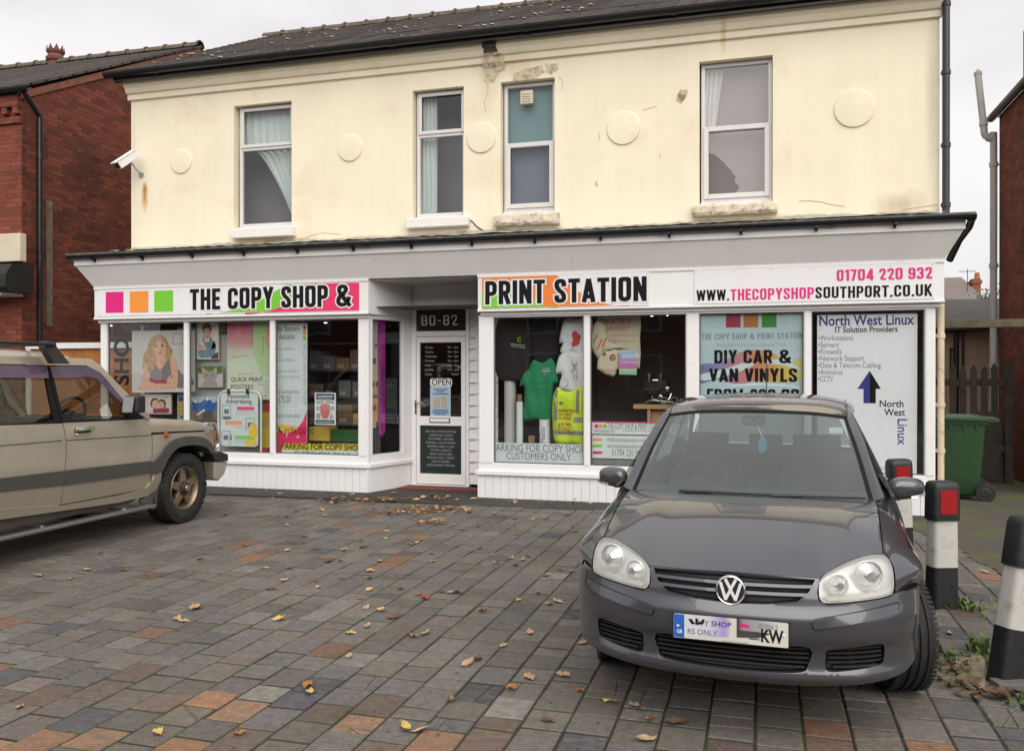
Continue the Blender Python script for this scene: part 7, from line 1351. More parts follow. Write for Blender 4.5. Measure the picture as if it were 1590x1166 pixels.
# headlights: bowl, two reflectors, clear lens
for sgn in (1, -1):
    pl = HL if sgn > 0 else mir(HL); h = K(fpanel(pl, [], .055, .03, 0, False), 'headlight', M['silver'], smooth=True)
    n_ = len(pl); mb = MB().add([(x, Fy(x, z) + .056, z) for x, z in pl] + [(x, Fy(x, z) + .004, z) for x, z in pl], [(i, (i + 1) % n_, n_ + (i + 1) % n_, n_ + i) for i in range(n_)]); K(mb, 'lamp_surround', M['silver'], h)
    for cx, cz, r in ((.565, .722, .062), (.438, .692, .043)):
        x = cx * sgn; y = Fy(cx, cz) + .02; d = Vector((.42 * sgn * (cx / .56), -1, .1)).normalized(); mb = MB(); mb.lathe([(0, r), (.004, r), (-.035, r * .35), (-.036, .001)], (0, 0, 0), 'y', 28); rot = Vector((0, -1, 0)).rotation_difference(d).to_matrix() 
        mb.v = [tuple(rot @ Vector((p[0], -p[1] * -1, p[2])) + Vector((x, y, cz))) for p in mb.v]; K(mb, 'reflector', M['lampchrome'], h, smooth=True)
        b_ = MB().lathe([(0, r + .006), (-.004, r + .003), (0, r)], (0, 0, 0), 'y', 28); b_.v = [tuple(rot @ Vector(p) + Vector((x, y - .002, cz))) for p in b_.v]; K(b_, 'reflector_ring', M['silver'], h, smooth=True)
        b_ = MB().lathe([(-.030, .001), (-.028, r * .2), (.03, r * .2)], (0, 0, 0), 'y', 14); b_.v = [tuple(rot @ Vector(p) + Vector((x, y, cz))) for p in b_.v]; K(b_, 'bulb_cap', M['silver'], h, smooth=True)
    K(fpanel([(.400 * sgn, .630), (.52 * sgn, .637), (.655 * sgn, .648), (.66 * sgn, .664), (.52 * sgn, .654), (.39 * sgn, .645)], [], .012, .03, .02), 'indicator', pm('indicator_clear', (.60, .57, .52), .35, var=.1) if sgn > 0 else bpy.data.materials['indicator_clear'], h)
    mb = MB(); V_, T_, lp = fill2d([th(p) for p in pl], [], .025); B_ = np.array(lp[0])
    def lens(t, z):
        d = math.sqrt(np.min(np.sum((B_ - (t, z)) ** 2, 1))); e = 1 - math.exp(-d / .03); return Fm(.001 - .010 * e)(t, z)
    mb.add([lens(*p) for p in V_], T_); K(mb, 'lens', M['headlens'], h, smooth=True)
# badge
mb = MB(); yb_ = Fy(0, .659) - .012; mb.lathe([(.03, .062), (0, .066), (-.006, .064), (-.009, .060), (-.006, .056), (-.003, .055)], (0, yb_, .659), 'y', 40); bd = K(mb, 'badge', M['chrome'], bump, smooth=True)
K(MB().lathe([(-.003, .0555), (-.0035, .001)], (0, yb_, .659), 'y', 40), 'badge_disc', M['blackplastic'], bump)
def strokes(pts, w_, y, z0): 
    mb = MB()
    for k, (a, b) in enumerate(pts):
        d = Vector((b[0] - a[0], b[1] - a[1])).normalized(); n_ = Vector((-d.y, d.x)) * w_ / 2; e = d * w_ * .25; P_ = [(a[0] - e.x + n_.x, a[1] - e.y + n_.y), (b[0] + e.x + n_.x, b[1] + e.y + n_.y), (b[0] + e.x - n_.x, b[1] + e.y - n_.y), (a[0] - e.x - n_.x, a[1] - e.y - n_.y)]; mb.prismy([(p[0], p[1] + z0) for p in P_], y - .004 - .0003 * k, y)
    return mb
K(strokes([((-.021, .046), (-.0, .006)), ((.021, .046), (.0, .006)), ((-.042, .030), (-.021, -.038)), ((-.021, -.038), (-.0015, .0)), ((.042, .030), (.021, -.038)), ((.021, -.038), (.0015, .0))], .0125, yb_ - .003, .659), 'emblem', M['white'], bump)
# number plate with its patched over lettering
ypl = -.012; K(MB().box(-.245, ypl, .440, .245, ypl + .03, .552), 'plate_backing', M['blackplastic'], bump)
npl = K(MB().prismy(rrect(-.240, .444, .240, .548, .006), ypl - .004, ypl - .0005), 'number_plate', pm('plate_white', (.66, .65, .58), .35, var=.05))
def pz(zx, zy): return (-.24 + (zx - 418) / 504 * .48, .548 - ((zy - (367 + .092 * (zx - 418))) / 106) * .103)
pp = lambda nm, mt, pts, o: K(flat(MB(), [pz(*p) for p in pts], ypl - .004 - o), nm, mt, npl, recalc=False)
pp('euro_band', pm('plate_blue', (.012, .12, .50), .4), [(419, 471), (466, 477), (466, 373), (419, 369)], .0006)
mb = MB()
for k in range(10): c = pz(441 + 13 * math.cos(k * .628), 404 + 20 * math.sin(k * .628)); flat(mb, ell(c[0], c[1], .0012, .0012, 6), ypl - .005)
K(mb, 'stars', pm('star_yellow', (.7, .5, .05), .4), npl, recalc=False)
mb = MB(); a = pz(432, 454); text(mb, 'GB', a[0], a[1], ypl - .005, .016, wid=.024, bold=.02); flat(mb, ell(*pz(438, 421), .0055, .0055, 14), ypl - .005); K(mb, 'country_code', M['white'], npl, recalc=False)
pp('patch', gradmat('patch_fade', [(0, (.66, .66, .68)), (.55, (.62, .60, .70)), (.85, (.40, .30, .60)), (1, (.55, .5, .66))], 0, -.19, .0), [(468, 470), (668, 474), (668, 388), (468, 376)], .0006)
def ptxt(nm, mt, lst, o):
    mb = MB()
    for s, zx, zy, ze, h, b in lst: p = pz(zx, zy); text(mb, s, p[0], p[1], ypl - .004 - o, h, wid=(ze - zx) / 504 * .48, bold=b)
    K(mb, nm, mt, npl, recalc=False)
ptxt('lettering', M['greytext'], [('OPY', 514, 419, 578, .022, .015), ('RS ONLY', 482, 458, 616, .023, .008)], .0012); ptxt('lettering', M['navy'], [('SHOP', 588, 424, 676, .022, .015)], .0012)
pp('plate_mark', M['black'], [(484, 392), (500, 392), (512, 410), (520, 416), (500, 416)], .0016); pp('plate_mark', M['black'], [(516, 390), (528, 390), (528, 406), (545, 406), (548, 394), (558, 394), (552, 416), (520, 416)], .0019)
pp('patch', gradmat('patch_grey_fade', [(0, (.07, .06, .06)), (.12, (.30, .29, .30)), (.55, (.36, .36, .36)), (1, (.62, .61, .58))], 0, .035, .20), [(700, 444), (790, 452), (845, 440), (872, 446), (880, 412), (800, 402), (700, 392)], .0006)
pp('patch', pm('patch_dark', (.06, .055, .055), .5), [(700, 474), (790, 478), (850, 458), (790, 450), (700, 442)], .001); pp('tab', M['pink'], [(714, 428), (754, 432), (754, 420), (714, 412)], .0012); ptxt('lettering', M['greytext'], [('01704 2', 796, 434, 878, .019, 0)], .0014)
ptxt('plate_characters', M['black'], [('KW', 806, 492, 902, .052, .03)], .0014); pp('plate_mark', M['black'], [(756, 478), (800, 482), (800, 486), (756, 482)], .0014); K(MB().lathe([(0, .006), (-.003, .005), (-.004, .001)], (*(lambda p: (p[0], ypl - .004, p[1]))(pz(902, 466)),), 'y', 12), 'screw_cap', M['white'], npl); pp('maker_line', M['midgrey'], [(640, 488), (750, 498), (750, 501), (640, 491)], .0014)
# bonnet
xs_ = [0, .07, .14, .21, .28, .33, .366, .40, .44, .485, .53, .575, .612, .632]; zs_ = [.7305, .730, .729, .728, .727, .7255, .724, .748, .766, .783, .794, .7995, .801, .800]
rows = []
for i in range(30):
    r = i / 29; row = []
    for x, zf in zip(xs_, zs_):
        yf = Fy(x, zf) - .004; q = x / .632; xr = x * 1.025 + .005 * q; yr = .945 + .145 * q ** 2.2; zr = .950 - .022 * q ** 2.5
        e = 1 - (1 - r) ** 1.75; y = yf + (yr - yf) * r; z = zf + (zr - zf) * e; X_ = x + (xr - x) * r
        z += .011 * math.exp(-((X_ - .47) / .05) ** 2) * math.sin(math.pi * min(1, r * 1.05)) * .7
        z += .012 * math.sin(math.pi * r) * (1 - q ** 2)
        row.append((X_, y, z))
    rows.append(row)
brear = rows[-1]; bedge = [r[-1] for r in rows]
lip = [(x, y + .012, z - .018) for x, y, z in rows[0]]; mb = MB().grid([lip] + rows); 
side = [[p, (p[0] + .001, p[1], p[2] - .02)] for p in bedge]; mb.grid(side)
mb.mirror(); K(mb, 'bonnet', M['paint'], smooth=True, auto=55)
# wings
def arch(a): return (.98 - .345 * math.cos(R(a)), .30 + .345 * math.sin(R(a)))
for sgn in (1, -1):
    r0 = [(.6385, bedge[0][1] + .012, .7985)] + [(bedge[k][0] + .006, bedge[k][1], bedge[k][2] - .001) for k in (7, 14, 21, 29)] + [(.685, 1.36, .950)]
    c0 = [r0[0], (.656, Fy(.656, .784), .784), (.676, Fy(.676, .745), .745), (.680, Fy(.680, .695), .695), (.677, Fy(.677, .652), .652)]
    r1 = [c0[1], (.700, .50, .812), (.720, .70, .84), (.730, .90, .866), (.735, 1.10, .886), (.745, 1.36, .910)]
    r2 = [c0[2], (.775, .54, .752), (.780, .72, .772), (.785, .90, .79), (.785, 1.10, .802), (.792, 1.36, .82)]
    r3 = [c0[3], (.812, .54, .69), (.828, .72, .700), (.828, .90, .700), (.828, 1.10, .69), (.830, 1.36, .68)]
    b1, b2, b3, b4 = arch(38), arch(72), arch(100), arch(138); r4 = [c0[4], (.820, b1[0] - .03, .600), (.832, b2[0], b2[1]), (.836, b3[0], b3[1]), (.836, b4[0], b4[1]), (.846, 1.36, .42)]
    r5 = [(c0[4][0], c0[4][1] + .06, .62), (.79, b1[0] + .0, .585), (.80, b2[0], b2[1] - .012), (.80, b3[0], b3[1] - .012), (.80, b4[0], b4[1] - .012), (.80, 1.36, .26)]
    G_ = patch([r0, r1, r2, r3, r4], 26, 30); mb = MB().grid(G_); last = G_[-1]; mb.grid([last, [(p[0] - .05, p[1], p[2] - .006) for p in last]])
    low = [(.846, 1.36, .42), (.845, 1.36, .27), (.842, 1.325, .27), (.842, b4[0], b4[1])]; mb.quad(*low)
    if sgn < 0: mb = mb.mirrored()
    wg = K(mb, 'wing', M['paint'], smooth=True, auto=55)
    K(MB().lathe([(.55, .33), (.80, .343)], (0, .98, .30), 'x', 24, R(-10), R(190)).mirrored() if sgn < 0 else MB().lathe([(.55, .33), (.80, .343)], (0, .98, .30), 'x', 24, R(-10), R(190)), 'arch_liner', M['blackplastic'], wg)
    # bumper corner behind the seam: fills from the bumper side to the wheel arch
# scuttle, windscreen, pillars, roof
wb_ = [(0, .955, .938), (.22, .965, .937), (.44, 1.01, .932), (.645, 1.095, .925)]; wt_ = [(0, 1.64, 1.372), (.19, 1.652, 1.370), (.37, 1.69, 1.36), (.535, 1.755, 1.335)]
sc_ = [[(x, y - .03, z - .004) for x, y, z in wb_], [(x, y + .01, z - .012) for x, y, z in wb_]]
K(MB().grid(patch(sc_ if False else [[(p[0] * 1.0, p[1] - .02, p[2] + .003) for p in wb_], [(p[0], p[1] + .035, p[2] + .012) for p in wb_]], 3, 14)).mirror(), 'scuttle', M['blackplastic'], smooth=True)
mid = [tuple((a + b) / 2 + c for a, b, c in zip(p, q_, (0, -.012, .02))) for p, q_ in zip(wb_, wt_)]; W_ = patch([wb_, mid, wt_], 14, 16)
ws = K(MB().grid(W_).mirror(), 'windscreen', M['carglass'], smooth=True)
frit = MB(); e = lambda p, d: (p[0], p[1] + d, p[2] - d)
top = W_[-1]; t2 = W_[-2]; frit.grid([[tuple(a + (b - a) * .45 + c for a, b, c in zip(p, q_, (0, -.001, .001))) for p, q_ in zip(top, t2)], [e(p, -.001) for p in top]]); eg = [r[-1] for r in W_]; e2 = [r[-2] for r in W_]; frit.grid([[e(p, -.001) for p in eg], [e(tuple(a + (b - a) * .6 for a, b in zip(p, q_)), -.001) for p, q_ in zip(eg, e2)]]); frit.mirror(); K(frit, 'screen_edge', M['black'], ws)
K(MB().prismy(rrect(-.07, 1.30, .07, 1.345, .01), 1.615, 1.62), 'sensor_patch', M['black'], ws)
po_ = [(.700, 1.13, .945), (.655, 1.36, 1.10), (.612, 1.60, 1.25), (.572, 1.79, 1.348)]; pi_ = [eg[0], tuple(a for a in W_[4][-1]), tuple(W_[9][-1]), eg[-1]]
for sgn in (1, -1):
    mb = MB().grid(patch([[(p[0] - .004, p[1] + .002, p[2] + .0) for p in pi_], [tuple((a + b) / 2 + c for a, b, c in zip(p, q_, (.012, -.012, .008))) for p, q_ in zip(pi_, po_)], po_, [(p[0] + .002, p[1] + .035, p[2] - .008) for p in po_]], 8, 16)); K(mb if sgn > 0 else mb.mirrored(), 'windscreen_pillar', M['paint'], smooth=True, auto=60)
rf_ = [[(0, 1.645, 1.378), (.19, 1.657, 1.376), (.37, 1.695, 1.366), (.535, 1.76, 1.341), (.572, 1.79, 1.334)], [(0, 2.0, 1.435), (.2, 2.0, 1.432), (.39, 2.02, 1.420), (.545, 2.05, 1.390), (.592, 2.06, 1.368)], [(0, 2.45, 1.462), (.2, 2.45, 1.458), (.4, 2.45, 1.445), (.552, 2.45, 1.415), (.602, 2.45, 1.382)], [(0, 3.0, 1.452), (.2, 3.0, 1.448), (.4, 3.0, 1.432), (.545, 3.0, 1.402), (.595, 3.0, 1.37)], [(0, 3.42, 1.405), (.2, 3.41, 1.402), (.38, 3.40, 1.388), (.52, 3.38, 1.355), (.565, 3.36, 1.325)]]
rp2 = patch(rf_, 26, 20); rff = K(MB().grid(rp2).grid([rp2[0], [(p[0], p[1] + .01, p[2] - .015) for p in rp2[0]]]).mirror(), 'roof', M['paint'], smooth=True, auto=60)
mb = MB().grid([[(x - .022, y, z + .004) for x, y, z in [rf_[k][3] for k in range(5)]], [(x + .004, y, z + .004) for x, y, z in [rf_[k][3] for k in range(5)]]]).mirror(); K(mb, 'roof_gutter', M['blackplastic'], rff)
K(MB().tube([(0, 3.25, 1.425), (0, 3.31, 1.60), (0, 3.33, 1.72)], [.006, .004, .003], 6), 'aerial', M['blackplastic'], rff)
# sides from the door back, seen edge on
def Gx(y, z):
    x = .834 - (.085 * max(0, (z - .62) / .33) ** 2 if z > .62 else .03 * ((.62 - z) / .37) ** 2)
    if z > .95: x = .749 - .178 * ((z - .95) / .42) ** 1.1
    return x - .10 * max(0, (y - 2.9) / .9) ** 2
def spanel(pl, holes, sgn, off=0., step=.07, inward=.02): return panel(pl, holes, step, lambda y, z: (sgn * (Gx(y, z) + off), y, z), (-inward * sgn, 0, 0))
def rarch(n=14): return [(3.25 + .345 * math.cos(R(a)), .30 + .345 * math.sin(R(a))) for a in [200 - k * 220 / n for k in range(n + 1)]]
for sgn in (1, -1):
    d = K(spanel([(1.366, .27), (2.32, .27), (2.335, .94), (1.366, .945)], [], sgn), 'door', M['paint'], smooth=True, auto=60)
    K(MB().box(sgn * .828, 2.10, .80, sgn * .862, 2.26, .825), 'handle', M['paint'], d, bevel=.006)
    d = K(spanel([(2.326, .27), (2.86, .27), (2.92, .45), (3.0, .60), (3.12, .68), (3.12, .94), (2.341, .94)], [], sgn), 'rear_door', M['paint'], smooth=True, auto=60); K(MB().box(sgn * .822, 2.92, .82, sgn * .856, 3.06, .845), 'handle', M['paint'], d, bevel=.006)
    q_ = [(3.126, .945), (3.126, .69)] + [p for p in rarch() if p[0] > 3.1 and p[1] > .27] + [(3.62, .27), (3.80, .40), (3.82, .70), (3.74, .95)]
    K(spanel(q_, [], sgn), 'quarter_panel', M['paint'], smooth=True, auto=60)
    K(MB().lathe([(.55, .33), (.83, .343)], (0, 3.25, .30), 'x', 24, R(-10), R(190)).mirrored() if sgn < 0 else MB().lathe([(.55, .33), (.83, .343)], (0, 3.25, .30), 'x', 24, R(-10), R(190)), 'arch_liner', M['blackplastic'])
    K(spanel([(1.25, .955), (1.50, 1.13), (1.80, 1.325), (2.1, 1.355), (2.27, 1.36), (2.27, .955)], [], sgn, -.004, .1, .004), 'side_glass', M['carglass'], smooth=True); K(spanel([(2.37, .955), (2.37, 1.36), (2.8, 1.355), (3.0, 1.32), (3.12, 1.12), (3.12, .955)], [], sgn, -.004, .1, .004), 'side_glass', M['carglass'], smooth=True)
    K(spanel([(2.272, .95), (2.272, 1.365), (2.368, 1.365), (2.368, .95)], [], sgn, -.002, .1), 'door_pillar', M['black'], smooth=True); K(spanel([(3.125, .95), (3.122, 1.12), (3.0, 1.33), (3.2, 1.345), (3.42, 1.25), (3.74, .955)], [], sgn, 0, .08), 'rear_pillar', M['paint'], smooth=True)
    K(spanel([(1.17, .945), (1.25, .953), (2.34, .953), (3.125, .953), (3.125, .938), (1.17, .93)], [], sgn, .004, .1), 'waist_trim', M['blackplastic'], smooth=True)
rg = [[(0, 3.44, 1.385), (.3, 3.43, 1.375), (.50, 3.40, 1.34)], [(0, 3.72, 1.02), (.34, 3.70, 1.02), (.64, 3.64, 1.02)]]
K(MB().grid(patch(rg, 4, 8)).mirror(), 'rear_window', glassmat('tinted_rear_glass', (.28, .31, .30), 1.5, wob=0.), smooth=True); K(MB().grid(patch([[(0, 3.725, 1.01), (.4, 3.71, 1.01), (.70, 3.68, 1.0)], [(0, 3.80, .85), (.45, 3.80, .85), (.79, 3.74, .85)], [(0, 3.84, .5), (.5, 3.84, .5), (.80, 3.80, .5)], [(0, 3.80, .26), (.5, 3.80, .26), (.79, 3.74, .26)]], 10, 10)).mirror(), 'tailgate', M['paint'], smooth=True)
for sgn in (1, -1): K(MB().box(sgn * .56, 3.72, .78, sgn * .76, 3.80, .92), 'rear_light', pm('tail_lamp', (.3, .01, .01), .2) if sgn > 0 else bpy.data.materials['tail_lamp'], bevel=.02)
# underside, cabin
K(MB().box(-.60, .42, .19, .60, 3.7, .255).box(-.50, .14, .28, .50, 1.0, .60), 'underbody', M['blackplastic'])
K(MB().grid([[(x, y, z) for x in (-.68, -.3, 0, .3, .68)] for y, z in ((1.05, .915), (1.30, .925), (1.52, .915), (1.60, .86), (1.58, .62), (1.50, .35))]), 'dashboard', M['interior'], smooth=True)
K(MB().box(-.74, 1.0, .24, .74, 3.6, .30).box(-.70, 3.35, .9, .70, 3.68, .93), 'cabin_floor', M['interior'])
K(MB().lathe([(0, .18 + .015 * math.cos(a), ) if False else (.015 * math.sin(a), .175 + .015 * math.cos(a)) for a in [k * math.pi / 4 for k in range(9)]], (0, 0, 0), 'y', 28).lathe([(-.03, .001), (-.03, .05), (.01, .06)], (0, 0, 0), 'y', 16).box(-.17, -.01, -.015, .17, .01, .015), 'steering_wheel', M['interior'], smooth=True, auto=60)
swo = [o for o in hb.children if o.name.startswith('steering_wheel')][0]; swo.location = (-.34, 1.72, .90); swo.rotation_euler = (R(-25), 0, 0)
for y, xs in ((2.15, (-.34, .34)), (2.95, (-.42, 0, .42))):
    for x in xs:
        st = K(MB().obox((x, y + .08, .72), (.23, 0, 0), (0, .07, .0), (0, .09, .30)).obox((x, y - .25, .42), (.23, 0, 0), (0, .25, 0), (0, 0, .08)), 'seat', M['interior'], bevel=.06, seg=3); K(MB().obox((x, y + .22, 1.10 if y < 2.5 else 1.04), (.125, 0, 0), (0, .04, 0), (0, .02, .085)).tube([(x - .05, y + .19, .98), (x - .05, y + .21, 1.06)], .008, 6).tube([(x + .05, y + .19, .98), (x + .05, y + .21, 1.06)], .008, 6), 'headrest', M['interior'], st, bevel=.03, seg=3)
K(MB().obox((0, 1.60, 1.305), (.065, 0, 0), (0, .012, 0), (0, .004, .022)).tube([(0, 1.60, 1.31), (0, 1.585, 1.34)], .012, 8), 'rear_view_mirror', M['blackplastic'], bevel=.008)
o = K(MB().prismy(smooth([(.045, 1.13), (.075, 1.14), (.085, 1.18), (.07, 1.225), (.045, 1.22), (.035, 1.175)], 3), 1.50, 1.506), 'air_freshener', pm('blue_card', (.03, .28, .48), .5, var=.1)); K(MB().tube([(.06, 1.50, 1.215), (.03, 1.56, 1.28)], .0025, 5), 'cord', M['white'], o)

sp_ = W_[11][11]; K(MB().obox((.47, 1.615, 1.265), (.038, .008, .0), (0, .0008, .0005), (0, .025, .016)), 'tax_disc', M['pale'])
# wipers, mirrors
for (x0_, x1_, f_) in ((.10, .60, .0), (-.36, .12, .0)):
    P_ = []
    for k in range(9):
        x = x0_ + (x1_ - x0_) * k / 8; a = abs(x); y = .965 + .13 * (a / .645) ** 2.2; P_.append((x, y - .012, .958 - .012 * (a / .645) ** 2))
    K(MB().tube(P_, .007, 6).tube([(x0_ + .03, P_[0][1] - .02, .955), P_[3]], .010, 6), 'wiper', M['blackplastic'])
for sgn in (1, -1):
    rows = []
    for i in range(13):
        v = i / 12 * math.pi; row = []
        for j in range(25):
            u = j / 24 * 2 * math.pi; sx_ = math.copysign(abs(math.cos(u)) ** .75, math.cos(u)); sz_ = math.copysign(abs(math.sin(u)) ** .8, math.sin(u)); s = math.sin(v) ** .55; x = .098 * sx_ * s; z = .062 * sz_ * s
            y = -.075 * math.cos(v); y = y if y < 0 else y * .25; z *= 1 - .18 * (x / .1); row.append((.840 + x, 1.50 + y + x * .35, .955 + z + x * .06))
        rows.append(row)
    mb = MB().grid(rows); m_ = K(mb if sgn > 0 else mb.mirrored(), 'door_mirror', M['paint'], smooth=True, auto=80)
    mb = MB().add([(.70, 1.42, .905), (.86, 1.455, .902), (.93, 1.50, .925), (.90, 1.53, .915), (.72, 1.50, .90), (.70, 1.42, .925), (.84, 1.44, .922), (.925, 1.478, .938), (.90, 1.53, .93), (.72, 1.50, .925)], [(0, 1, 6, 5), (1, 2, 7, 6), (2, 3, 8, 7), (3, 4, 9, 8), (4, 0, 5, 9), (0, 4, 3, 2, 1), (5, 6, 7, 8, 9)]); K(mb if sgn > 0 else mb.mirrored(), 'mirror_foot', M['blackplastic'], m_)
    mb = MB().grid([[(.86, 1.440, .918), (.90, 1.452, .925), (.934, 1.485, .935)], [(.86, 1.436, .905), (.90, 1.449, .911), (.937, 1.485, .922)]]); K(mb if sgn > 0 else mb.mirrored(), 'mirror_indicator', M['alu'], m_)
# wheels
def tyreprof(R_, w_, rim):
    h = w_ / 2; P_ = [(-h * .78, rim), (-h * .98, rim + (R_ - rim) * .35), (-h, rim + (R_ - rim) * .6), (-h * .93, R_ - .018), (-h * .80, R_ - .004)]
    for g in (-.42, 0, .42): P_ += [(h * g - .008, R_), (h * g - .006, R_ - .009), (h * g + .006, R_ - .009), (h * g + .008, R_)]
    return P_ + [(h * .80, R_ - .004), (h * .93, R_ - .018), (h, rim + (R_ - rim) * .6), (h * .98, rim + (R_ - rim) * .35), (h * .78, rim)]
def carwheel(x, y, steer):
    sgn = 1 if x > 0 else -1; rot = Matrix.Rotation(steer, 3, 'Z'); tr = lambda mb: (setattr(mb, 'v', [tuple(rot @ Vector(p) + Vector((x, y, .297))) for p in mb.v]), mb)[1]
    mb = MB().lathe(tyreprof(.298, .185, .19), (0, 0, 0), 'x', 56)
    for k in range(70):            # shoulder sipes
        a = 2 * math.pi * k / 70
        for s in (-1, 1): c = (s * .078, .2945 * math.cos(a), .2945 * math.sin(a)); t = Vector((0, -math.sin(a), math.cos(a))); n_ = Vector((0, math.cos(a), math.sin(a))); mb.obox(c, (.014, 0, 0), t * .008, n_ * .0035)
    w_ = K(tr(mb), 'wheel', M['rubber'], smooth=True, auto=35)
    mb = MB().lathe([(-.06 * sgn, .19), (.07 * sgn, .19), (.075 * sgn, .178), (.05 * sgn, .16), (.055 * sgn, .06), (.065 * sgn, .001)], (0, 0, 0), 'x', 36); K(tr(mb), 'rim', M['alu'], w_, smooth=True)
for x, y, s in ((.735, .98, R(17)), (-.725, .98, R(17)), (.735, 3.25, 0), (-.735, 3.25, 0)): carwheel(x, y, s)
# ------------------------------------------------------------------ beige off-roader, nose to the shop, seen from its right side
M['gold'] = pm('beige_metallic_paint', (.49, .435, .345), .36, .6, var=.06, vs=3, coat=.7, crough=.06, col2=(.40, .345, .255), c2s=4, c2lo=.55, c2hi=.9); M['cladding'] = pm('grey_cladding', (.068, .065, .060), .6, var=.1, vs=6)
M['bronze'] = pm('bronze_alloy', (.30, .225, .155), .42, .7, var=.15, vs=8, col2=(.08, .06, .045), c2s=9, c2lo=.52, c2hi=.75); M['purple'] = glassmat('purple_deflector', (.30, .20, .34), 1.5, .05, base=(.16, .12, .20), bf=.55)
M['suvglass'] = glassmat('suv_glass', (.55, .55, .50), 1.65, wob=0.)
XS, XC = -5.94, -6.75
sv = thing('off_roader', 'beige metallic off road car with grey stripe, bronze wheels and roof bars', 'car', (XC, 6.6, 0))
S = lambda mb, name, mat, par=sv, **k: mb.build(name, mat, par, **k)
def Gs(y, z):
    x = XS - .030 * ((z - .82) / .36) ** 2 if z < 1.17 else XS - .030 - .185 * ((z - 1.17) / .56) ** 1.05
    if y > 8.15: x -= .42 * (y - 8.15) ** 2
    if z > 1.0 and y > 7.35 and z < 1.17: x -= .9 * (z - 1.0) ** 2 * min(1, (y - 7.35) / .3)
    return x
def z5(zx, zy):
    u, v = zx / 3.5333, 520 + zy / 3.5333; y, z = atX(u, v, XS)
    for _ in range(4): y, z = atX(u, v, Gs(y, z))
    return (y, z)
Q = lambda pts: [z5(*p) for p in pts]
def both(fn, name, mat, par=sv, **k):
    mb = fn(); r = S(mb, name, mat, par, **k); S(mb.mirrored(0, XC), name, mat, par, **k); return r
def sp(pl, holes=(), off=0., step=.06, inward=.025, rim=True): return panel(pl, holes, step, lambda y, z: (Gs(y, z) + off, y, z), (-inward, 0, 0), rim)
dbot = [z5(820, 838), z5(600, 880), z5(330, 935)]
fd = S(sp([z5(346, 484), z5(362, 560), z5(364, 650), z5(356, 770), z5(333, 930), z5(600, 882), z5(818, 836), z5(826, 760), z5(832, 640), z5(832, 560), z5(822, 500), z5(800, 462)], off=0), 'front_door', M['gold'], smooth=True, auto=60)
S(sp([z5(346, 484), z5(362, 560), z5(364, 650), z5(356, 770), z5(333, 930), z5(600, 882), z5(818, 836), z5(826, 760), z5(832, 640), z5(832, 560), z5(822, 500), z5(800, 462)]).mirrored(0, XC), 'front_door', M['gold'], smooth=True, auto=60)
pr = [z5(341, 486), z5(358, 560), z5(360, 650), z5(352, 770), z5(329, 932)]; zb0 = pr[-1][1]
back = pr + [(5.25, zb0 - .03), (5.25, 1.187)]; both(lambda: sp(back), 'rear_door', M['gold'], smooth=True, auto=60)
ra = [(5.05 + .44 * math.cos(R(a)), .36 + .44 * math.sin(R(a))) for a in range(0, 181, 15)]
qp = [(5.245, zb0 - .03)] + [(5.245, 1.187), (4.25, 1.187), (4.22, .45), (4.6, .42)]; both(lambda: sp([(4.22, .46), (4.38, .46), (4.40, .62), (4.52, .80), (4.72, .90), (4.95, .88), (5.10, .78), (5.20, .60), (5.244, .45), (5.244, 1.187), (4.24, 1.187)], off=-.002), 'rear_quarter', M['gold'], smooth=True, auto=60)
# front wing, below the crease line
wing = [z5(836, 548), z5(1000, 536), z5(1183, 528), z5(1186, 600), z5(1182, 645), z5(1165, 640), z5(1140, 602), z5(1100, 575), z5(1050, 560), z5(1000, 566), z5(950, 590), z5(915, 640), z5(885, 720), z5(868, 800), z5(828, 826), z5(834, 690)]
both(lambda: sp(wing), 'front_wing', M['gold'], smooth=True, auto=60)
# bonnet: clamshell from the crease up and over
cy_ = [7.36, 7.6, 7.85, 8.1, 8.3, 8.45, 8.53]; zc_ = [1.003, .995, .987, .978, .970, .963, .958]; zt_ = [1.152, 1.140, 1.124, 1.104, 1.082, 1.055, 1.025]
rows = []
for y, a, b in zip(cy_, zc_, zt_):
    row = []
    for k in range(16):
        t = k / 15
        if t < .35: q_ = t / .35; x = Gs(y, .98) - .11 * q_ ** 1.6; z = a + (b - a) * math.sin(q_ * math.pi / 2) * .93
        else: q_ = (t - .35) / .65; x = Gs(y, .98) - .11 + (XC - (Gs(y, .98) - .11)) * q_; z = a + (b - a) * (.93 + .07 * math.sin(q_ * math.pi / 2)) + .012 * q_
        row.append((x, y, z))
    rows.append(row)
G_ = [list(r) for r in patch(rows, 24, 30)]; G_.append([(p[0], p[1] + .02, p[2] - .05) for p in G_[-1]])
bn = S(MB().grid(G_).mirror(0, XC), 'bonnet', M['gold'], smooth=True, auto=60)
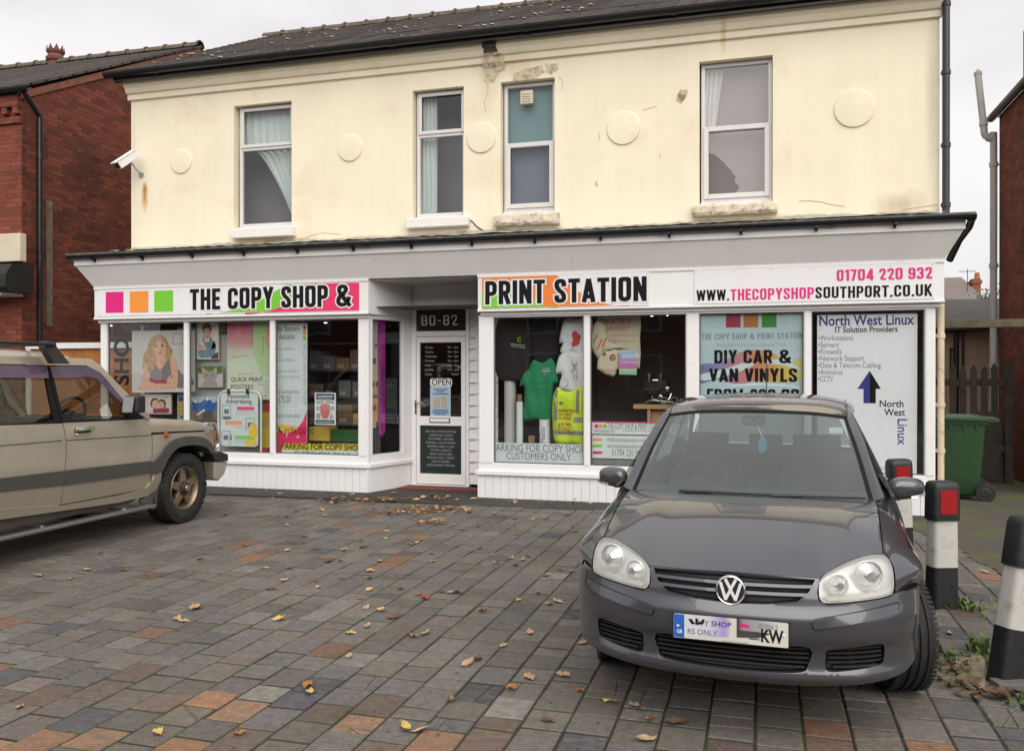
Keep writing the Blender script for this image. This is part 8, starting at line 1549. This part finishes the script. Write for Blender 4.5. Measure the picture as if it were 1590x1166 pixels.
# front panel, grille, lamps, bumper
yn_ = 8.535
S(MB().box(-7.42, 8.44, .66, -6.08, 8.53, .965), 'front_panel', M['gold'], bevel=.02)
S(MB().box(-7.15, 8.53, .74, -6.35, 8.545, .93), 'grille', M['blackplastic'])
for sgn in (0, 1):
    mb = MB().add([(*((-6.05, 8.40)), .755), (-6.10, 8.545, .755), (-6.28, 8.56, .755), (-6.28, 8.44, .755), (-6.05, 8.40, .945), (-6.10, 8.545, .945), (-6.28, 8.56, .945), (-6.28, 8.44, .945)], [(0, 1, 5, 4), (1, 2, 6, 5), (2, 3, 7, 6), (4, 5, 6, 7), (0, 3, 2, 1)])
    if sgn: mb = mb.mirrored(0, XC)
    h = S(mb, 'headlight', M['silver']); 
    mb = panel([z5(1176, 520), z5(1186, 522), z5(1187, 625), z5(1176, 632)], (), .04, lambda y, z: (Gs(y, z) + .006, y, z), (-.03, 0, 0)); mb = mb.mirrored(0, XC) if sgn else mb
    S(mb, 'corner_lamp', pm('corner_lamp_amber', (.20, .07, .03), .15, var=.2) if not sgn else bpy.data.materials['corner_lamp_amber'], h)
zx = lambda a, b: atX(a / 3.5333, 520 + b / 3.5333, -6.0)
bz = [zx(1150, 652), zx(1205, 640), zx(1240, 654), zx(1243, 690), zx(1170, 695)]; lz = [zx(1170, 697), zx(1243, 692), zx(1226, 760), zx(1192, 800), zx(1166, 792)]
def wrap(pl, xa_, xb_): return MB().prism(pl, xa_, xb_, lambda p, t: (t, p[0], p[1]))
bp_ = S(wrap(bz, -7.53, -5.97), 'bumper', M['gold'] if False else M['blackplastic'], bevel=.012); S(wrap(lz, -7.52, -5.98), 'lower_bumper', M['gold'], bp_, bevel=.015); S(MB().box(-7.3, 8.30, .35, -6.2, 8.45, .44), 'skid_plate', M['blackplastic'], bp_)
c0, c1 = zx(1188, 492), zx(1240, 620); xn = -6.12
loop = lambda x: smooth([(x, c0[0] + .0, c0[1]), (x, c0[0] + .10, c0[1] - .005), (x, c1[0] - .02, c1[1] + .12), (x, c1[0] - .02, c1[1] + .02), (x, c0[0] + .06, c1[1] - .03), (x, c0[0] + .02, c1[1] + .05)], 4, False)
mb = MB().tube(loop(-6.10), .020, 10).tube(loop(-7.40), .020, 10).tube([(-6.10, c0[0] + .10, c0[1] - .005), (-7.40, c0[0] + .10, c0[1] - .005)], .020, 10).tube([(-6.10, c1[0] - .02, c1[1] + .06), (-7.40, c1[0] - .02, c1[1] + .06)], .020, 10)
S(mb, 'bull_bar', M['chrome'], smooth=True)
# wheel arch flare and side stripe
fl = [z5(828, 704), z5(850, 686), z5(880, 650), z5(905, 612), z5(935, 583), z5(975, 566), z5(1030, 556), z5(1075, 556), z5(1115, 566), z5(1145, 588), z5(1166, 620), z5(1172, 645), z5(1150, 650), z5(1138, 630), z5(1112, 612), z5(1060, 604), z5(1005, 608), z5(965, 622), z5(935, 650), z5(910, 690), z5(890, 735), z5(878, 752), z5(830, 758)]
both(lambda: sp(smooth(fl, 2), off=.022, step=.04, inward=.16), 'arch_flare', M['cladding'], smooth=True, auto=50)
st1 = [z5(366, 742), z5(600, 716), z5(824, 691), z5(826, 757), z5(600, 790), z5(357, 824)]; both(lambda: sp(st1, off=.018, inward=.020), 'side_stripe', M['cladding'], fd, smooth=True, auto=50)
st2 = [(5.25, z5(0, 785)[1] + .012), z5(0, 786), z5(359, 743), z5(352, 825), z5(0, 862), (5.25, z5(0, 862)[1] - .004)]; both(lambda: sp(st2, off=.010, inward=.012), 'side_stripe', M['cladding'], smooth=True, auto=50)
p = z5(706, 752); p2 = z5(815, 733); mb = MB(); text(mb, 'BIGHORN', p[0], p[1], 0, .042, wid=p2[0] - p[0]); mb.v = [(Gs(x, z) + .0115, x, z) for x, y, z in mb.v]; S(mb, 'lettering', M['midgrey'], fd, recalc=False)
# crease lines between the panels (shadow gaps are real gaps); body behind the gaps
S(MB().box(XS - .06, 4.3, .5, XS - .055, 7.5, 1.1).mirror(0, XC).box(-7.5, 4.3, .42, -6.05, 8.2, .5), 'inner_shell', M['blackplastic'])
cl = lambda a, b: sp([a, b, (b[0], b[1] - .010), (a[0], a[1] - .010)], off=.0015, inward=.002)
both(lambda: cl((4.3, 1.028), z5(341, 577)), 'swage_line', M['cladding']); both(lambda: cl(z5(364, 576), z5(830, 548)), 'swage_line', M['cladding'], fd)
# door handle, indicator
a, b = z5(400, 560), z5(498, 502); S(panel(rrect(a[0], a[1], b[0], b[1], .012), (), .05, lambda y, z: (Gs(y, z) + .008, y, z), (-.01, 0, 0)), 'handle_plate', M['gold'], fd, smooth=True, auto=50)
S(MB().box(XS + .002, a[0] + .02, b[1] - .05, XS + .014, b[0] - .03, b[1] - .015), 'handle_recess', M['blackplastic'], fd); S(MB().box(XS + .004, a[0] + .015, a[1] + .05, XS + .035, b[0] - .004, a[1] + .085).lathe([(0, .012), (.012, .011), (.013, .001)], (XS + .005, a[0] + .03, a[1] + .022), 'x', 12), 'handle', M['chrome'], fd, bevel=.006)
c = z5(910, 550); S(MB().lathe([(-.005, .032), (.015, .030), (.024, .018), (.026, .001)], (Gs(*c), c[0], c[1]), 'x', 18), 'side_indicator', pm('amber_repeater', (.35, .08, .03), .25), smooth=True)
# sill, step bar, mud flap
sl = [(5.2, z5(0, 955)[1]), z5(0, 955), z5(330, 935), z5(640, 880), z5(800, 840), z5(838, 790), z5(862, 750), z5(882, 752), z5(876, 800), z5(850, 850), z5(800, 885), z5(640, 920), z5(330, 965), z5(0, 1012), (5.2, z5(0, 1012)[1])]
both(lambda: sp(sl, off=.012, step=.05, inward=.12), 'sill', M['gold'], smooth=True, auto=50)
both(lambda: sp([(5.2, .42), z5(330, 968), z5(800, 890), z5(850, 860), z5(720, 930), (5.2, .30)], off=-.05, inward=.05), 'under_sill', pm('dusty_underbody', (.11, .095, .075), .8, var=.3, vs=4), smooth=True)
s0, s1 = z5(40, 1092), z5(780, 946); mb = MB().obox((XS + .05, (s0[0] + s1[0]) / 2 - .35, .272), (.045, 0, 0), (0, (s1[0] - s0[0]) / 2 + .35, 0), (0, 0, .018))
for y in (5.0, 6.0, 7.0): mb.box(XS - .25, y, .28, XS + .04, y + .04, .30)
both(lambda: mb, 'side_step', M['alu'], bevel=.012)
fp = [z5(882, 758), z5(878, 850), z5(868, 930), z5(838, 958), z5(790, 940), z5(765, 905), z5(830, 870), z5(866, 800)]; both(lambda: sp(smooth(fp, 2), off=.004, step=.05, inward=.02), 'mud_flap', pm('mud_flap_grey', (.10, .092, .080), .7, var=.2), smooth=True)
# greenhouse
F1 = [z5(340, 484), z5(300, 330), z5(264, 168), z5(380, 166), z5(470, 170), z5(545, 208), z5(615, 288), z5(700, 388), z5(796, 460)]
g1 = [z5(352, 470), z5(318, 330), z5(284, 182), z5(380, 180), z5(465, 184), z5(532, 218), z5(598, 292), z5(660, 364), z5(692, 402), z5(692, 455)]
both(lambda: sp(F1, [g1], off=-.002, inward=.02), 'window_surround', M['black'], fd, smooth=True, auto=60)
both(lambda: sp(g1, off=-.014, rim=False, step=.2), 'side_glass', M['suvglass'], fd, smooth=True)
dfl = [z5(268, 172), z5(380, 170), z5(470, 173), z5(545, 211), z5(615, 291), z5(702, 392), z5(684, 398), z5(630, 345), z5(560, 272), z5(525, 240), z5(470, 228), z5(350, 238), z5(288, 236)]
both(lambda: sp(dfl, off=.014, step=.05, inward=.01), 'wind_deflector', M['purple'], fd, smooth=True, auto=60)
F2 = [z5(334, 486), z5(295, 330), z5(258, 168), z5(0, 160), (5.1, z5(0, 160)[1]), (5.1, z5(0, 492)[1])]
g2 = [z5(300, 476), z5(270, 330), z5(243, 182), z5(0, 176), (5.2, z5(0, 176)[1]), (5.2, z5(0, 484)[1])]
both(lambda: sp(F2, [g2], off=-.002), 'window_surround', M['black'], smooth=True, auto=60); both(lambda: sp(g2, off=-.014, rim=False, step=.2), 'side_glass', M['suvglass'], smooth=True)
d2 = [z5(255, 172), z5(0, 164), (5.15, z5(0, 164)[1]), (5.15, z5(0, 236)[1]), z5(0, 234), z5(262, 238)]; both(lambda: sp(d2, off=.012, inward=.01), 'wind_deflector', M['purple'], smooth=True, auto=60)
tz = z5(0, 160)[1]; both(lambda: sp([(5.095, 1.187), (5.095, tz), (4.42, tz), (4.25, 1.187)], [[(5.0, 1.23), (5.0, tz - .05), (4.52, tz - .05), (4.38, 1.23)]]), 'rear_pillar', M['gold'], smooth=True, auto=60); both(lambda: sp([(5.0, 1.23), (5.0, tz - .05), (4.52, tz - .05), (4.38, 1.23)], off=-.012, rim=False, step=.2), 'side_glass', M['suvglass'])
# A pillar and cant rail in body colour, roof
ap = [z5(472, 168), z5(478, 128), z5(512, 142), z5(560, 178), z5(640, 262), z5(722, 345), z5(812, 430), z5(822, 470), z5(798, 458), z5(702, 386), z5(617, 286), z5(547, 206)]
both(lambda: sp(smooth(ap, 2), off=.004, step=.05), 'windscreen_pillar', M['gold'], smooth=True, auto=60)
cr_ = [(4.4, tz + .0), z5(0, 158), z5(258, 165), z5(474, 167), z5(480, 129), z5(300, 121), z5(0, 116), (4.4, z5(0, 116)[1])]; both(lambda: sp(cr_, off=.004, step=.08), 'roof_rail', M['gold'], smooth=True, auto=60)
zr = z5(0, 116)[1]; rows = []
for y, dz, dx in ((4.35, -.02, .0), (5.0, .02, 0), (5.9, .025, 0), (6.35, .015, 0), (6.62, -.008, .01)):
    x = Gs(5.5, zr) - dx; rows.append([(x, y, zr + dz * .2 - .004), (x - .08, y, zr + dz + .03), (x - .35, y, zr + dz + .05), (XC, y, zr + dz + .055)])
S(MB().grid(patch(rows, 14, 12)).mirror(0, XC), 'roof', M['gold'], smooth=True, auto=60)
xa_ = Gs(7.38, 1.16) - .06; xt_ = Gs(6.6, 1.7) - .02; S(MB().grid(patch([[(xa_, 7.40, 1.165), (XC + .3, 7.46, 1.175), (XC, 7.47, 1.178)], [(xt_, 6.64, zr + .0), (XC + .3, 6.68, zr + .035), (XC, 6.68, zr + .04)]], 6, 8)).mirror(0, XC), 'windscreen', M['suvglass'], smooth=True); S(MB().box(-7.45, 7.36, 1.12, -6.05, 7.48, 1.165), 'scuttle', M['blackplastic'])
S(MB().box(-7.5, 4.28, .45, -6.0, 4.33, 1.187), 'tailgate', M['gold']); S(MB().quad((-7.4, 4.3, 1.19), (-6.1, 4.3, 1.19), (-6.2, 4.42, 1.68), (-7.3, 4.42, 1.68)), 'rear_window', M['suvglass'])
# roof bar with feet
zrk = z5(0, 46)[1]; a = z5(262, 150); mb = MB().tube([(-5.98, a[0] - .09, zrk), (-7.55, a[0] - .09, zrk)], .018, 10); rb_ = S(mb, 'roof_bar', M['blackplastic'], smooth=True); S(MB().tube([(-5.98, a[0] - .09, zrk), (-5.98, 4.9, zrk), (-7.55, 4.9, zrk)], .014, 8), 'roof_bar', M['blackplastic'], smooth=True)
for x, sg in ((-6.06, 1), (-7.44, -1)): S(MB().add([(x - .04, a[0] - .16, zrk - .02), (x + .04, a[0] - .16, zrk - .02), (x + .04, a[0] - .02, zrk - .02), (x - .04, a[0] - .02, zrk - .02), (x - .04 + .05 * sg, a[0] - .10, zr - .06), (x + .04 + .05 * sg, a[0] - .10, zr - .06), (x + .04 + .05 * sg, a[0] + .08, zr - .06), (x - .04 + .05 * sg, a[0] + .08, zr - .06), (x - .04, a[0] - .14, zrk + .03), (x + .04, a[0] - .14, zrk + .03), (x + .04, a[0] - .05, zrk + .03), (x - .04, a[0] - .05, zrk + .03)], [(0, 1, 5, 4), (1, 2, 6, 5), (2, 3, 7, 6), (3, 0, 4, 7), (4, 5, 6, 7), (8, 9, 10, 11), (0, 1, 9, 8), (1, 2, 10, 9), (2, 3, 11, 10), (3, 0, 8, 11)]), 'bar_foot', M['blackplastic'], rb_, bevel=.008)
# door mirrors
c = atX(757 / 3.5333, 520 + 380 / 3.5333, XS + .10)
for sg in (0, 1):
    mb = MB().box(XS - .01, c[0] - .075, c[1] - .085, XS + .15, c[0] + .06, c[1] + .085); mb = mb.mirrored(0, XC) if sg else mb; m_ = S(mb, 'door_mirror', M['blackplastic'], bevel=.025, seg=3)
    mb = MB().box(XS - .08, c[0] - .03, c[1] - .11, XS + .03, c[0] + .03, c[1] - .05); mb = mb.mirrored(0, XC) if sg else mb; S(mb, 'mirror_arm', M['blackplastic'], m_, bevel=.01)
    mb = MB().quad((XS + .0, c[0] - .105, c[1] - .075), (XS + .12, c[0] - .105, c[1] - .075), (XS + .12, c[0] - .0775, c[1] + .075), (XS + .0, c[0] - .0775, c[1] + .075)); mb = mb.mirrored(0, XC) if sg else mb; S(mb, 'mirror_glass', pm('mirror_silver', (.9, .9, .9), .03, 1.) if not sg else bpy.data.materials['mirror_silver'], m_)
# cabin
M['suvint'] = pm('suv_interior', (.065, .060, .052), .85, var=.2, vs=15)
S(MB().box(-7.5, 4.35, .5, -6.0, 7.4, .56).box(-7.45, 6.95, .56, -6.02, 7.42, 1.16), 'cabin_floor', M['suvint'])
for y, xs in ((6.15, (-6.38, -7.10)), (5.25, (-6.38, -7.1))):
    for x in xs: st = S(MB().obox((x, y - .16, 1.02), (.24, 0, 0), (0, .07, 0), (0, -.08, .28)).obox((x, y + .1, .70), (.24, 0, 0), (0, .26, 0), (0, 0, .08)), 'seat', M['suvint'], bevel=.05, seg=3); S(MB().obox((x, y - .26, 1.40), (.13, 0, 0), (0, .05, 0), (0, -.01, .085)).tube([(x, y - .25, 1.28), (x, y - .26, 1.36)], .012, 6), 'headrest', M['suvint'], st, bevel=.03)
cw = Vector((-6.38, *z5(470, 405))); mb = MB().lathe([(.016 * math.sin(a), .19 + .016 * math.cos(a)) for a in [k * math.pi / 4 for k in range(9)]], (0, 0, 0), 'y', 28).lathe([(-.03, .001), (-.03, .06), (.02, .07)], (0, 0, 0), 'y', 16).box(-.18, -.01, -.02, .18, .01, .02); rot = Matrix.Rotation(R(-28), 3, 'X'); cw = Vector((-6.38, 6.80, 1.20)); mb.v = [tuple(rot @ Vector(p) + cw) for p in mb.v]; S(mb, 'steering_wheel', M['blackplastic'], smooth=True, auto=60)
# wheels
def suvwheel(y, side):
    sg = 1 if side > 0 else -1; R_ = .372; xo = -6.045 if side > 0 else 2 * XC + 6.045
    mb = MB().lathe([(-.10, .22), (-.125, .26), (-.128, .32), (-.112, .355), (-.09, .364), (.09, .364), (.112, .355), (.128, .32), (.125, .26), (.10, .22)], (xo, y, R_), 'x', 60)
    n = 34
    for k in range(n):
        a = 2 * math.pi * k / n; 
        for s, da in ((-.062, 0), (0, .09), (.062, 0)):
            b = a + da; nn = Vector((0, math.cos(b), math.sin(b))); t = Vector((0, -math.sin(b), math.cos(b))); mb.obox(Vector((xo + s * 1.35, y, R_)) + nn * .364, (.026, 0, 0), t * .024, nn * .009)
        for s in (-1, 1): nn = Vector((0, math.cos(a), math.sin(a))); t = Vector((0, -math.sin(a), math.cos(a))); mb.obox(Vector((xo + s * .113, y, R_)) + nn * .350, (.010, 0, 0), t * .020, nn * .016)
    w_ = S(mb, 'wheel', M['rubber'], smooth=True, auto=30)
    f = lambda d: xo + sg * d
    r = MB().lathe([(f(.09), .225), (f(.105), .232), (f(.112), .222), (f(.095), .205), (f(.03), .195), (f(.02), .10), (f(.02), .001)], (0, y, R_), 'x', 48); rim = S(r, 'rim', M['bronze'], w_, smooth=True, auto=40)
    mb = MB(); 
    for k in range(5):
        a = 2 * math.pi * k / 5 + R(90); nn = Vector((0, math.cos(a), math.sin(a))); t = Vector((0, -math.sin(a), math.cos(a))); c = Vector((0, y, R_)); P_ = []
        for d in (.055, .098):
            for rr, wd in ((.06, .050), (.205, .034)): 
                for s in (-1, 1): P_.append(tuple(c + nn * rr + t * wd * s + Vector((f(d - (.0 if rr < .1 else .012)), 0, 0))))
        mb.add(P_, [(4, 5, 7, 6), (0, 4, 6, 2), (1, 3, 7, 5), (0, 1, 5, 4), (2, 6, 7, 3)])
    S(mb, 'spokes', M['bronze'], rim, bevel=.006); S(MB().lathe([(f(.03), .192), (f(.031), .02)], (0, y, R_), 'x', 40), 'brake_drum', M['blackplastic'], rim)
    S(MB().lathe([(f(.06), .082), (f(.105), .078), (f(.112), .06), (f(.145), .052), (f(.15), .044), (f(.146), .040), (f(.146), .001)], (0, y, R_), 'x', 30), 'hub', pm('rusty_hub', (.055, .042, .034), .6, .3, var=.4, vs=30) if 'rusty_hub' not in bpy.data.materials else bpy.data.materials['rusty_hub'], rim, smooth=True, auto=40)
    S(MB().lathe([(f(.147), .036), (f(.155), .032), (f(.156), .001)], (0, y, R_), 'x', 24), 'hub_cap', M['alu'], rim, smooth=True)
    S(MB().lathe([(xo - .13, .43), (xo + (.06 if sg > 0 else .10), .44)] if sg > 0 else [(xo - .10, .44), (xo + .13, .43)], (0, y, .40), 'x', 24, R(-20), R(200)), 'arch_liner', M['blackplastic'])
suvwheel(7.965, 1); suvwheel(7.965, -1); suvwheel(5.05, 1); suvwheel(5.05, -1)
S(MB().tube([(-7.5, 7.965, .36), (-6.1, 7.965, .36)], .05, 8).tube([(-7.5, 5.05, .36), (-6.1, 5.05, .36)], .05, 8).box(-7.2, 4.5, .38, -6.3, 8.3, .5), 'axle', M['blackplastic'])
# ------------------------------------------------------------------ fallen leaves
LC = {'yellow': (.56, .39, .12), 'tan': (.40, .27, .15), 'orange': (.33, .145, .045), 'brown': (.12, .068, .035), 'red': (.30, .03, .04), 'green': (.22, .36, .06)}
for k, c in LC.items(): M['leaf_' + k] = pm(k + '_leaf', c, .7, var=.3, vs=30)
rl = random.Random(31)
def leafmesh(mb, sz, kind, r, c=(0, 0, 0), rz=0., tilt=0., curl=1.):
    pts = [(-.46, .02), (-.38, .17), (-.22, .23), (-.14, .21), (-.04, .33), (.10, .27), (.13, .21), (.28, .23), (.33, .12), (.50, .02), (.36, -.12), (.27, -.22), (.13, -.19), (.06, -.30), (-.10, -.29), (-.15, -.20), (-.27, -.21), (-.40, -.13)] if kind else [(-.5, 0), (-.3, .16), (0, .24), (.3, .15), (.52, 0), (.3, -.15), (0, -.24), (-.3, -.16)]
    V_ = []; f = .25 * curl
    for x, y in [(0, 0)] + pts:
        z = f * (abs(y) ** 1.3 * 1.1 + .5 * x * x) + r.uniform(-.03, .05) * curl; V_.append((x * sz, y * sz, z * sz + .004))
    m = Matrix.Rotation(rz, 3, 'Z') @ Matrix.Rotation(tilt, 3, 'X'); V_ = [tuple(m @ Vector(p) + Vector(c)) for p in V_]; n = len(pts); mb.add(V_, [(0, i + 1, (i + 1) % n + 1) for i in range(n)])
    s = [tuple(m @ Vector(p) + Vector(c)) for p in ((-.48 * sz, -.01 * sz, .006), (-.85 * sz, -.05 * sz, .012), (-.85 * sz, -.02 * sz, .012), (-.48 * sz, .012 * sz, .006))]; mb.add(s, [(0, 1, 2, 3)])
LP = """440 902 tan;157 858 tan;302 945 tan o;434 963 yellow;275 962 tan;446 856 yellow;413 883 tan;136 886 tan;193 886 orange;308 945 brown;438 962 tan;284 966 tan;480 1078 yellow;478 1067 orange;494 913 yellow;491 904 red;574 899 tan;573 917 yellow;568 945 tan;542 1020 tan;700 921 tan;685 920 brown;710 922 orange;593 949 yellow;570 973 tan;750 950 orange;782 1004 tan;725 1032 tan o;742 1024 brown;822 1054 tan;794 1071 orange;823 984 tan;853 940 yellow;866 936 tan;835 922 orange;806 933 yellow;630 1134 yellow;653 1136 tan;628 1133 tan;245 1139 yellow;373 1142 orange;890 888 tan;870 886 brown;849 896 tan;820 865 brown;795 867 yellow;765 862 orange;793 868 tan;670 860 tan;672 873 tan;647 844 yellow;637 846 tan;600 826 tan;598 837 green;534 855 green;509 872 brown;528 871 brown;450 883 orange;490 853 brown;560 840 brown;565 850 brown;590 872 tan;574 888 yellow;530 899 brown;622 915 brown;711 922 brown;745 853 brown;770 876 yellow;800 878 brown;812 870 tan;845 804 tan;850 806 brown;830 808 yellow;825 800 orange;800 806 brown;780 800 brown;770 798 yellow;757 812 orange;742 818 brown;718 822 tan;730 797 brown;822 826 brown;803 830 tan;890 818 brown;893 826 brown;880 800 brown;870 796 tan;500 792 tan;432 802 brown;445 803 brown;500 793 yellow;475 790 orange;460 795 brown;420 768 brown;434 767 tan;446 816 tan;490 821 orange;472 834 brown;380 848 tan;340 852 tan;505 801 tan;915 874 tan;918 880 brown;905 1000 tan;1048 1124 brown;985 1098 tan;1003 1150 tan;700 1090 orange;948 1093 yellow;560 930 orange;420 916 brown;650 925 orange;660 930 red;1500 940 tan;1455 1000 orange;1530 890 tan;1570 897 orange;1475 985 tan;290 805 tan;255 820 brown;350 800 brown;310 870 brown;110 900 tan;60 895 tan;30 1100 tan;1010 1120 orange;875 1050 tan;900 1075 orange;850 1120 brown;640 990 orange;660 985 tan;610 960 brown;545 985 yellow""".split(';')
protos = {}; LB = {'yellow': 'pale yellow fallen leaf lying on the grey block paving', 'tan': 'dry tan fallen leaf lying on the grey block paving', 'orange': 'rusty orange fallen leaf lying on the grey block paving', 'brown': 'dark brown curled fallen leaf lying on the grey block paving', 'red': 'crimson fallen leaf lying on the grey block paving', 'green': 'fresh green fallen leaf lying on the grey block paving'}
for s in LP:
    q_ = s.split(); x, y = gr(float(q_[0]), float(q_[1])); c = q_[2]; k = (c, rl.randrange(3))
    if k not in protos:
        mb = MB(); leafmesh(mb, rl.uniform(.058, .080), rl.random() < .6, rl, curl=rl.uniform(1.2, 2.8)); o = mb.build('fallen_leaf', M['leaf_' + c], loc=(0, 0, 0), recalc=False); protos[k] = o
    else: o = protos[k].copy(); COL.objects.link(o)
    o.location = (x, y, .004 if x < 1.5 else .010); o.rotation_euler = (rl.uniform(-.2, .2), rl.uniform(-.2, .2), rl.uniform(0, 6.28)); sc = rl.uniform(.95, 1.5) * (1.45 if len(q_) > 3 else 1) * (1. if y < 8 else .95); o.scale = (sc, sc, sc)
    tag(o, LB[c], 'leaf', 'fallen leaves scattered on the paving')
cols = ['tan', 'orange', 'brown']; piles = {c: MB() for c in cols}
def drift(u0, v0, u1, v1, n, sp_):
    for _ in range(n):
        t = rl.random(); x, y = gr(u0 + (u1 - u0) * t, v0 + (v1 - v0) * t); x += rl.gauss(0, sp_); y += rl.gauss(0, sp_ * .8); leafmesh(piles[rl.choice(['tan', 'tan', 'orange', 'brown', 'brown'])], rl.uniform(.045, .085), rl.random() < .5, rl, (x, min(y, 10.58), .005 + rl.uniform(0, .035)), rl.uniform(0, 6.28), rl.uniform(-.7, .7), rl.uniform(.8, 2.2))
drift(495, 780, 640, 778, 90, .10); drift(620, 795, 710, 792, 120, .15); drift(600, 800, 620, 800, 18, .08); drift(650, 815, 690, 813, 26, .10); drift(660, 775, 680, 776, 20, .08); drift(400, 765, 760, 780, 26, .25); drift(800, 782, 930, 786, 10, .15)
lt = piles['brown'].build('leaf_litter', M['leaf_brown'], loc=(-4.5, 9.8, 0), recalc=False); tag(lt, 'drift of dry brown leaves blown against the tarmac before the shop door', 'leaf litter', kind='stuff')
for c in ('tan', 'orange'): piles[c].build('leaf_litter', M['leaf_' + c], lt, recalc=False)
mb = MB()
for _ in range(900):
    x, y = rl.uniform(-7, 1.6), 3 + 7 * rl.random() ** .8; s = rl.uniform(.004, .013); a = rl.uniform(0, 6.28); mb.add([(x + s * math.cos(a + k * 1.57 + rl.uniform(-.3, .3)), y + s * .7 * math.sin(a + k * 1.57), .004 + rl.uniform(0, .004)) for k in range(4)], [(0, 1, 2, 3)])
tag(mb.build('leaf_debris', pm('grit', (.10, .075, .045), .9, var=.6, vs=4), loc=(0, 0, 0), recalc=False), 'grit and crushed leaf crumbs strewn over the block paving', 'debris', kind='stuff')
# ------------------------------------------------------------------ weeds and broken edging round the bollards
M['weed'] = pm('weed_green', (.075, .115, .025), .7, var=.45, vs=9)
def weed(u, v, n, h, label, sp_=.06):
    x, y = gr(u, v); mb = MB()
    for _ in range(n):
        a = rl.uniform(0, 6.28); b = (x + rl.gauss(0, sp_), y + rl.gauss(0, sp_)); l = h * rl.uniform(.4, 1.); e = rl.uniform(.3, .9); t = (b[0] + math.cos(a) * l * e, b[1] + math.sin(a) * l * e, l * (1 - e * .6) + .006); w_ = rl.uniform(.004, .010); d = Vector((-math.sin(a), math.cos(a))) * w_; m_ = (b[0] + math.cos(a) * l * e * .5, b[1] + math.sin(a) * l * e * .5, l * .55)
        mb.add([(b[0] - d.x, b[1] - d.y, .003), (b[0] + d.x, b[1] + d.y, .003), (m_[0] + d.x * 1.5, m_[1] + d.y * 1.5, m_[2]), t, (m_[0] - d.x * 1.5, m_[1] - d.y * 1.5, m_[2])], [(0, 1, 2, 4), (4, 2, 3)])
    tag(mb.build('grass_tuft', M['weed'], loc=(x, y, 0), recalc=False), label, 'weed', 'weeds round the bollards')
weed(1480, 940, 70, .09, 'green weed tuft at the foot of the second bollard', .09); weed(1508, 945, 50, .07, 'low weed patch on the paving right of the second bollard', .10); weed(1525, 1010, 60, .13, 'grassy weed tuft growing left of the leaning bollard', .04); weed(1476, 1020, 60, .05, 'dry weed patch between the front tyre and the broken slab', .08); weed(1575, 1088, 40, .05, 'low green weed patch in front of the leaning bollard', .06); weed(1478, 1052, 60, .04, 'thin weeds along the paving joint by the front tyre', .09); weed(1402, 872, 30, .06, 'small weed tuft at the foot of the half hidden bollard', .05); weed(895, 783, 22, .05, 'tiny weed tuft where the tarmac meets the white stall riser', .03)
pl = [gr(u, v) for u, v in ((1482, 1030), (1500, 1022), (1530, 1024), (1532, 1062), (1520, 1074), (1488, 1058))]; pl = smooth(pl, 3); rs_ = random.Random(8); pl = [(a + rs_.uniform(-.012, .012), b + rs_.uniform(-.012, .012)) for a, b in pl]
o = MB().prismz(pl, -.01, .014).build('broken_slab', pm('broken_concrete', (.22, .18, .125), .9, var=.3, vs=18, bump=.9, bs=50), bevel=.006); tag(o, 'broken tan lump of concrete lying at the foot of the leaning bollard', 'slab')
p = gr(1570, 1070); o = MB().obox((p[0], p[1], .02), (.08, .015, 0), (-.012, .05, .0), (0, .0, .02)).build('loose_brick', pm('grey_brick', (.12, .11, .10), .85, var=.2, vs=20, bump=.5), bevel=.006); tag(o, 'loose grey brick against the foot of the leaning bollard', 'brick')
mb = MB(); piles = {c: mb for c in cols}
for (u, v) in ((1478, 1040), (1505, 1080), (1545, 1085), (1490, 1065)): drift(u, v, u + 20, v + 4, 12, .05)
tag(mb.build('leaf_crumbs', M['leaf_brown'], loc=(1, 4.8, 0), recalc=False), 'crumbled brown leaves and soil around the broken slab', 'leaf litter', kind='stuff')
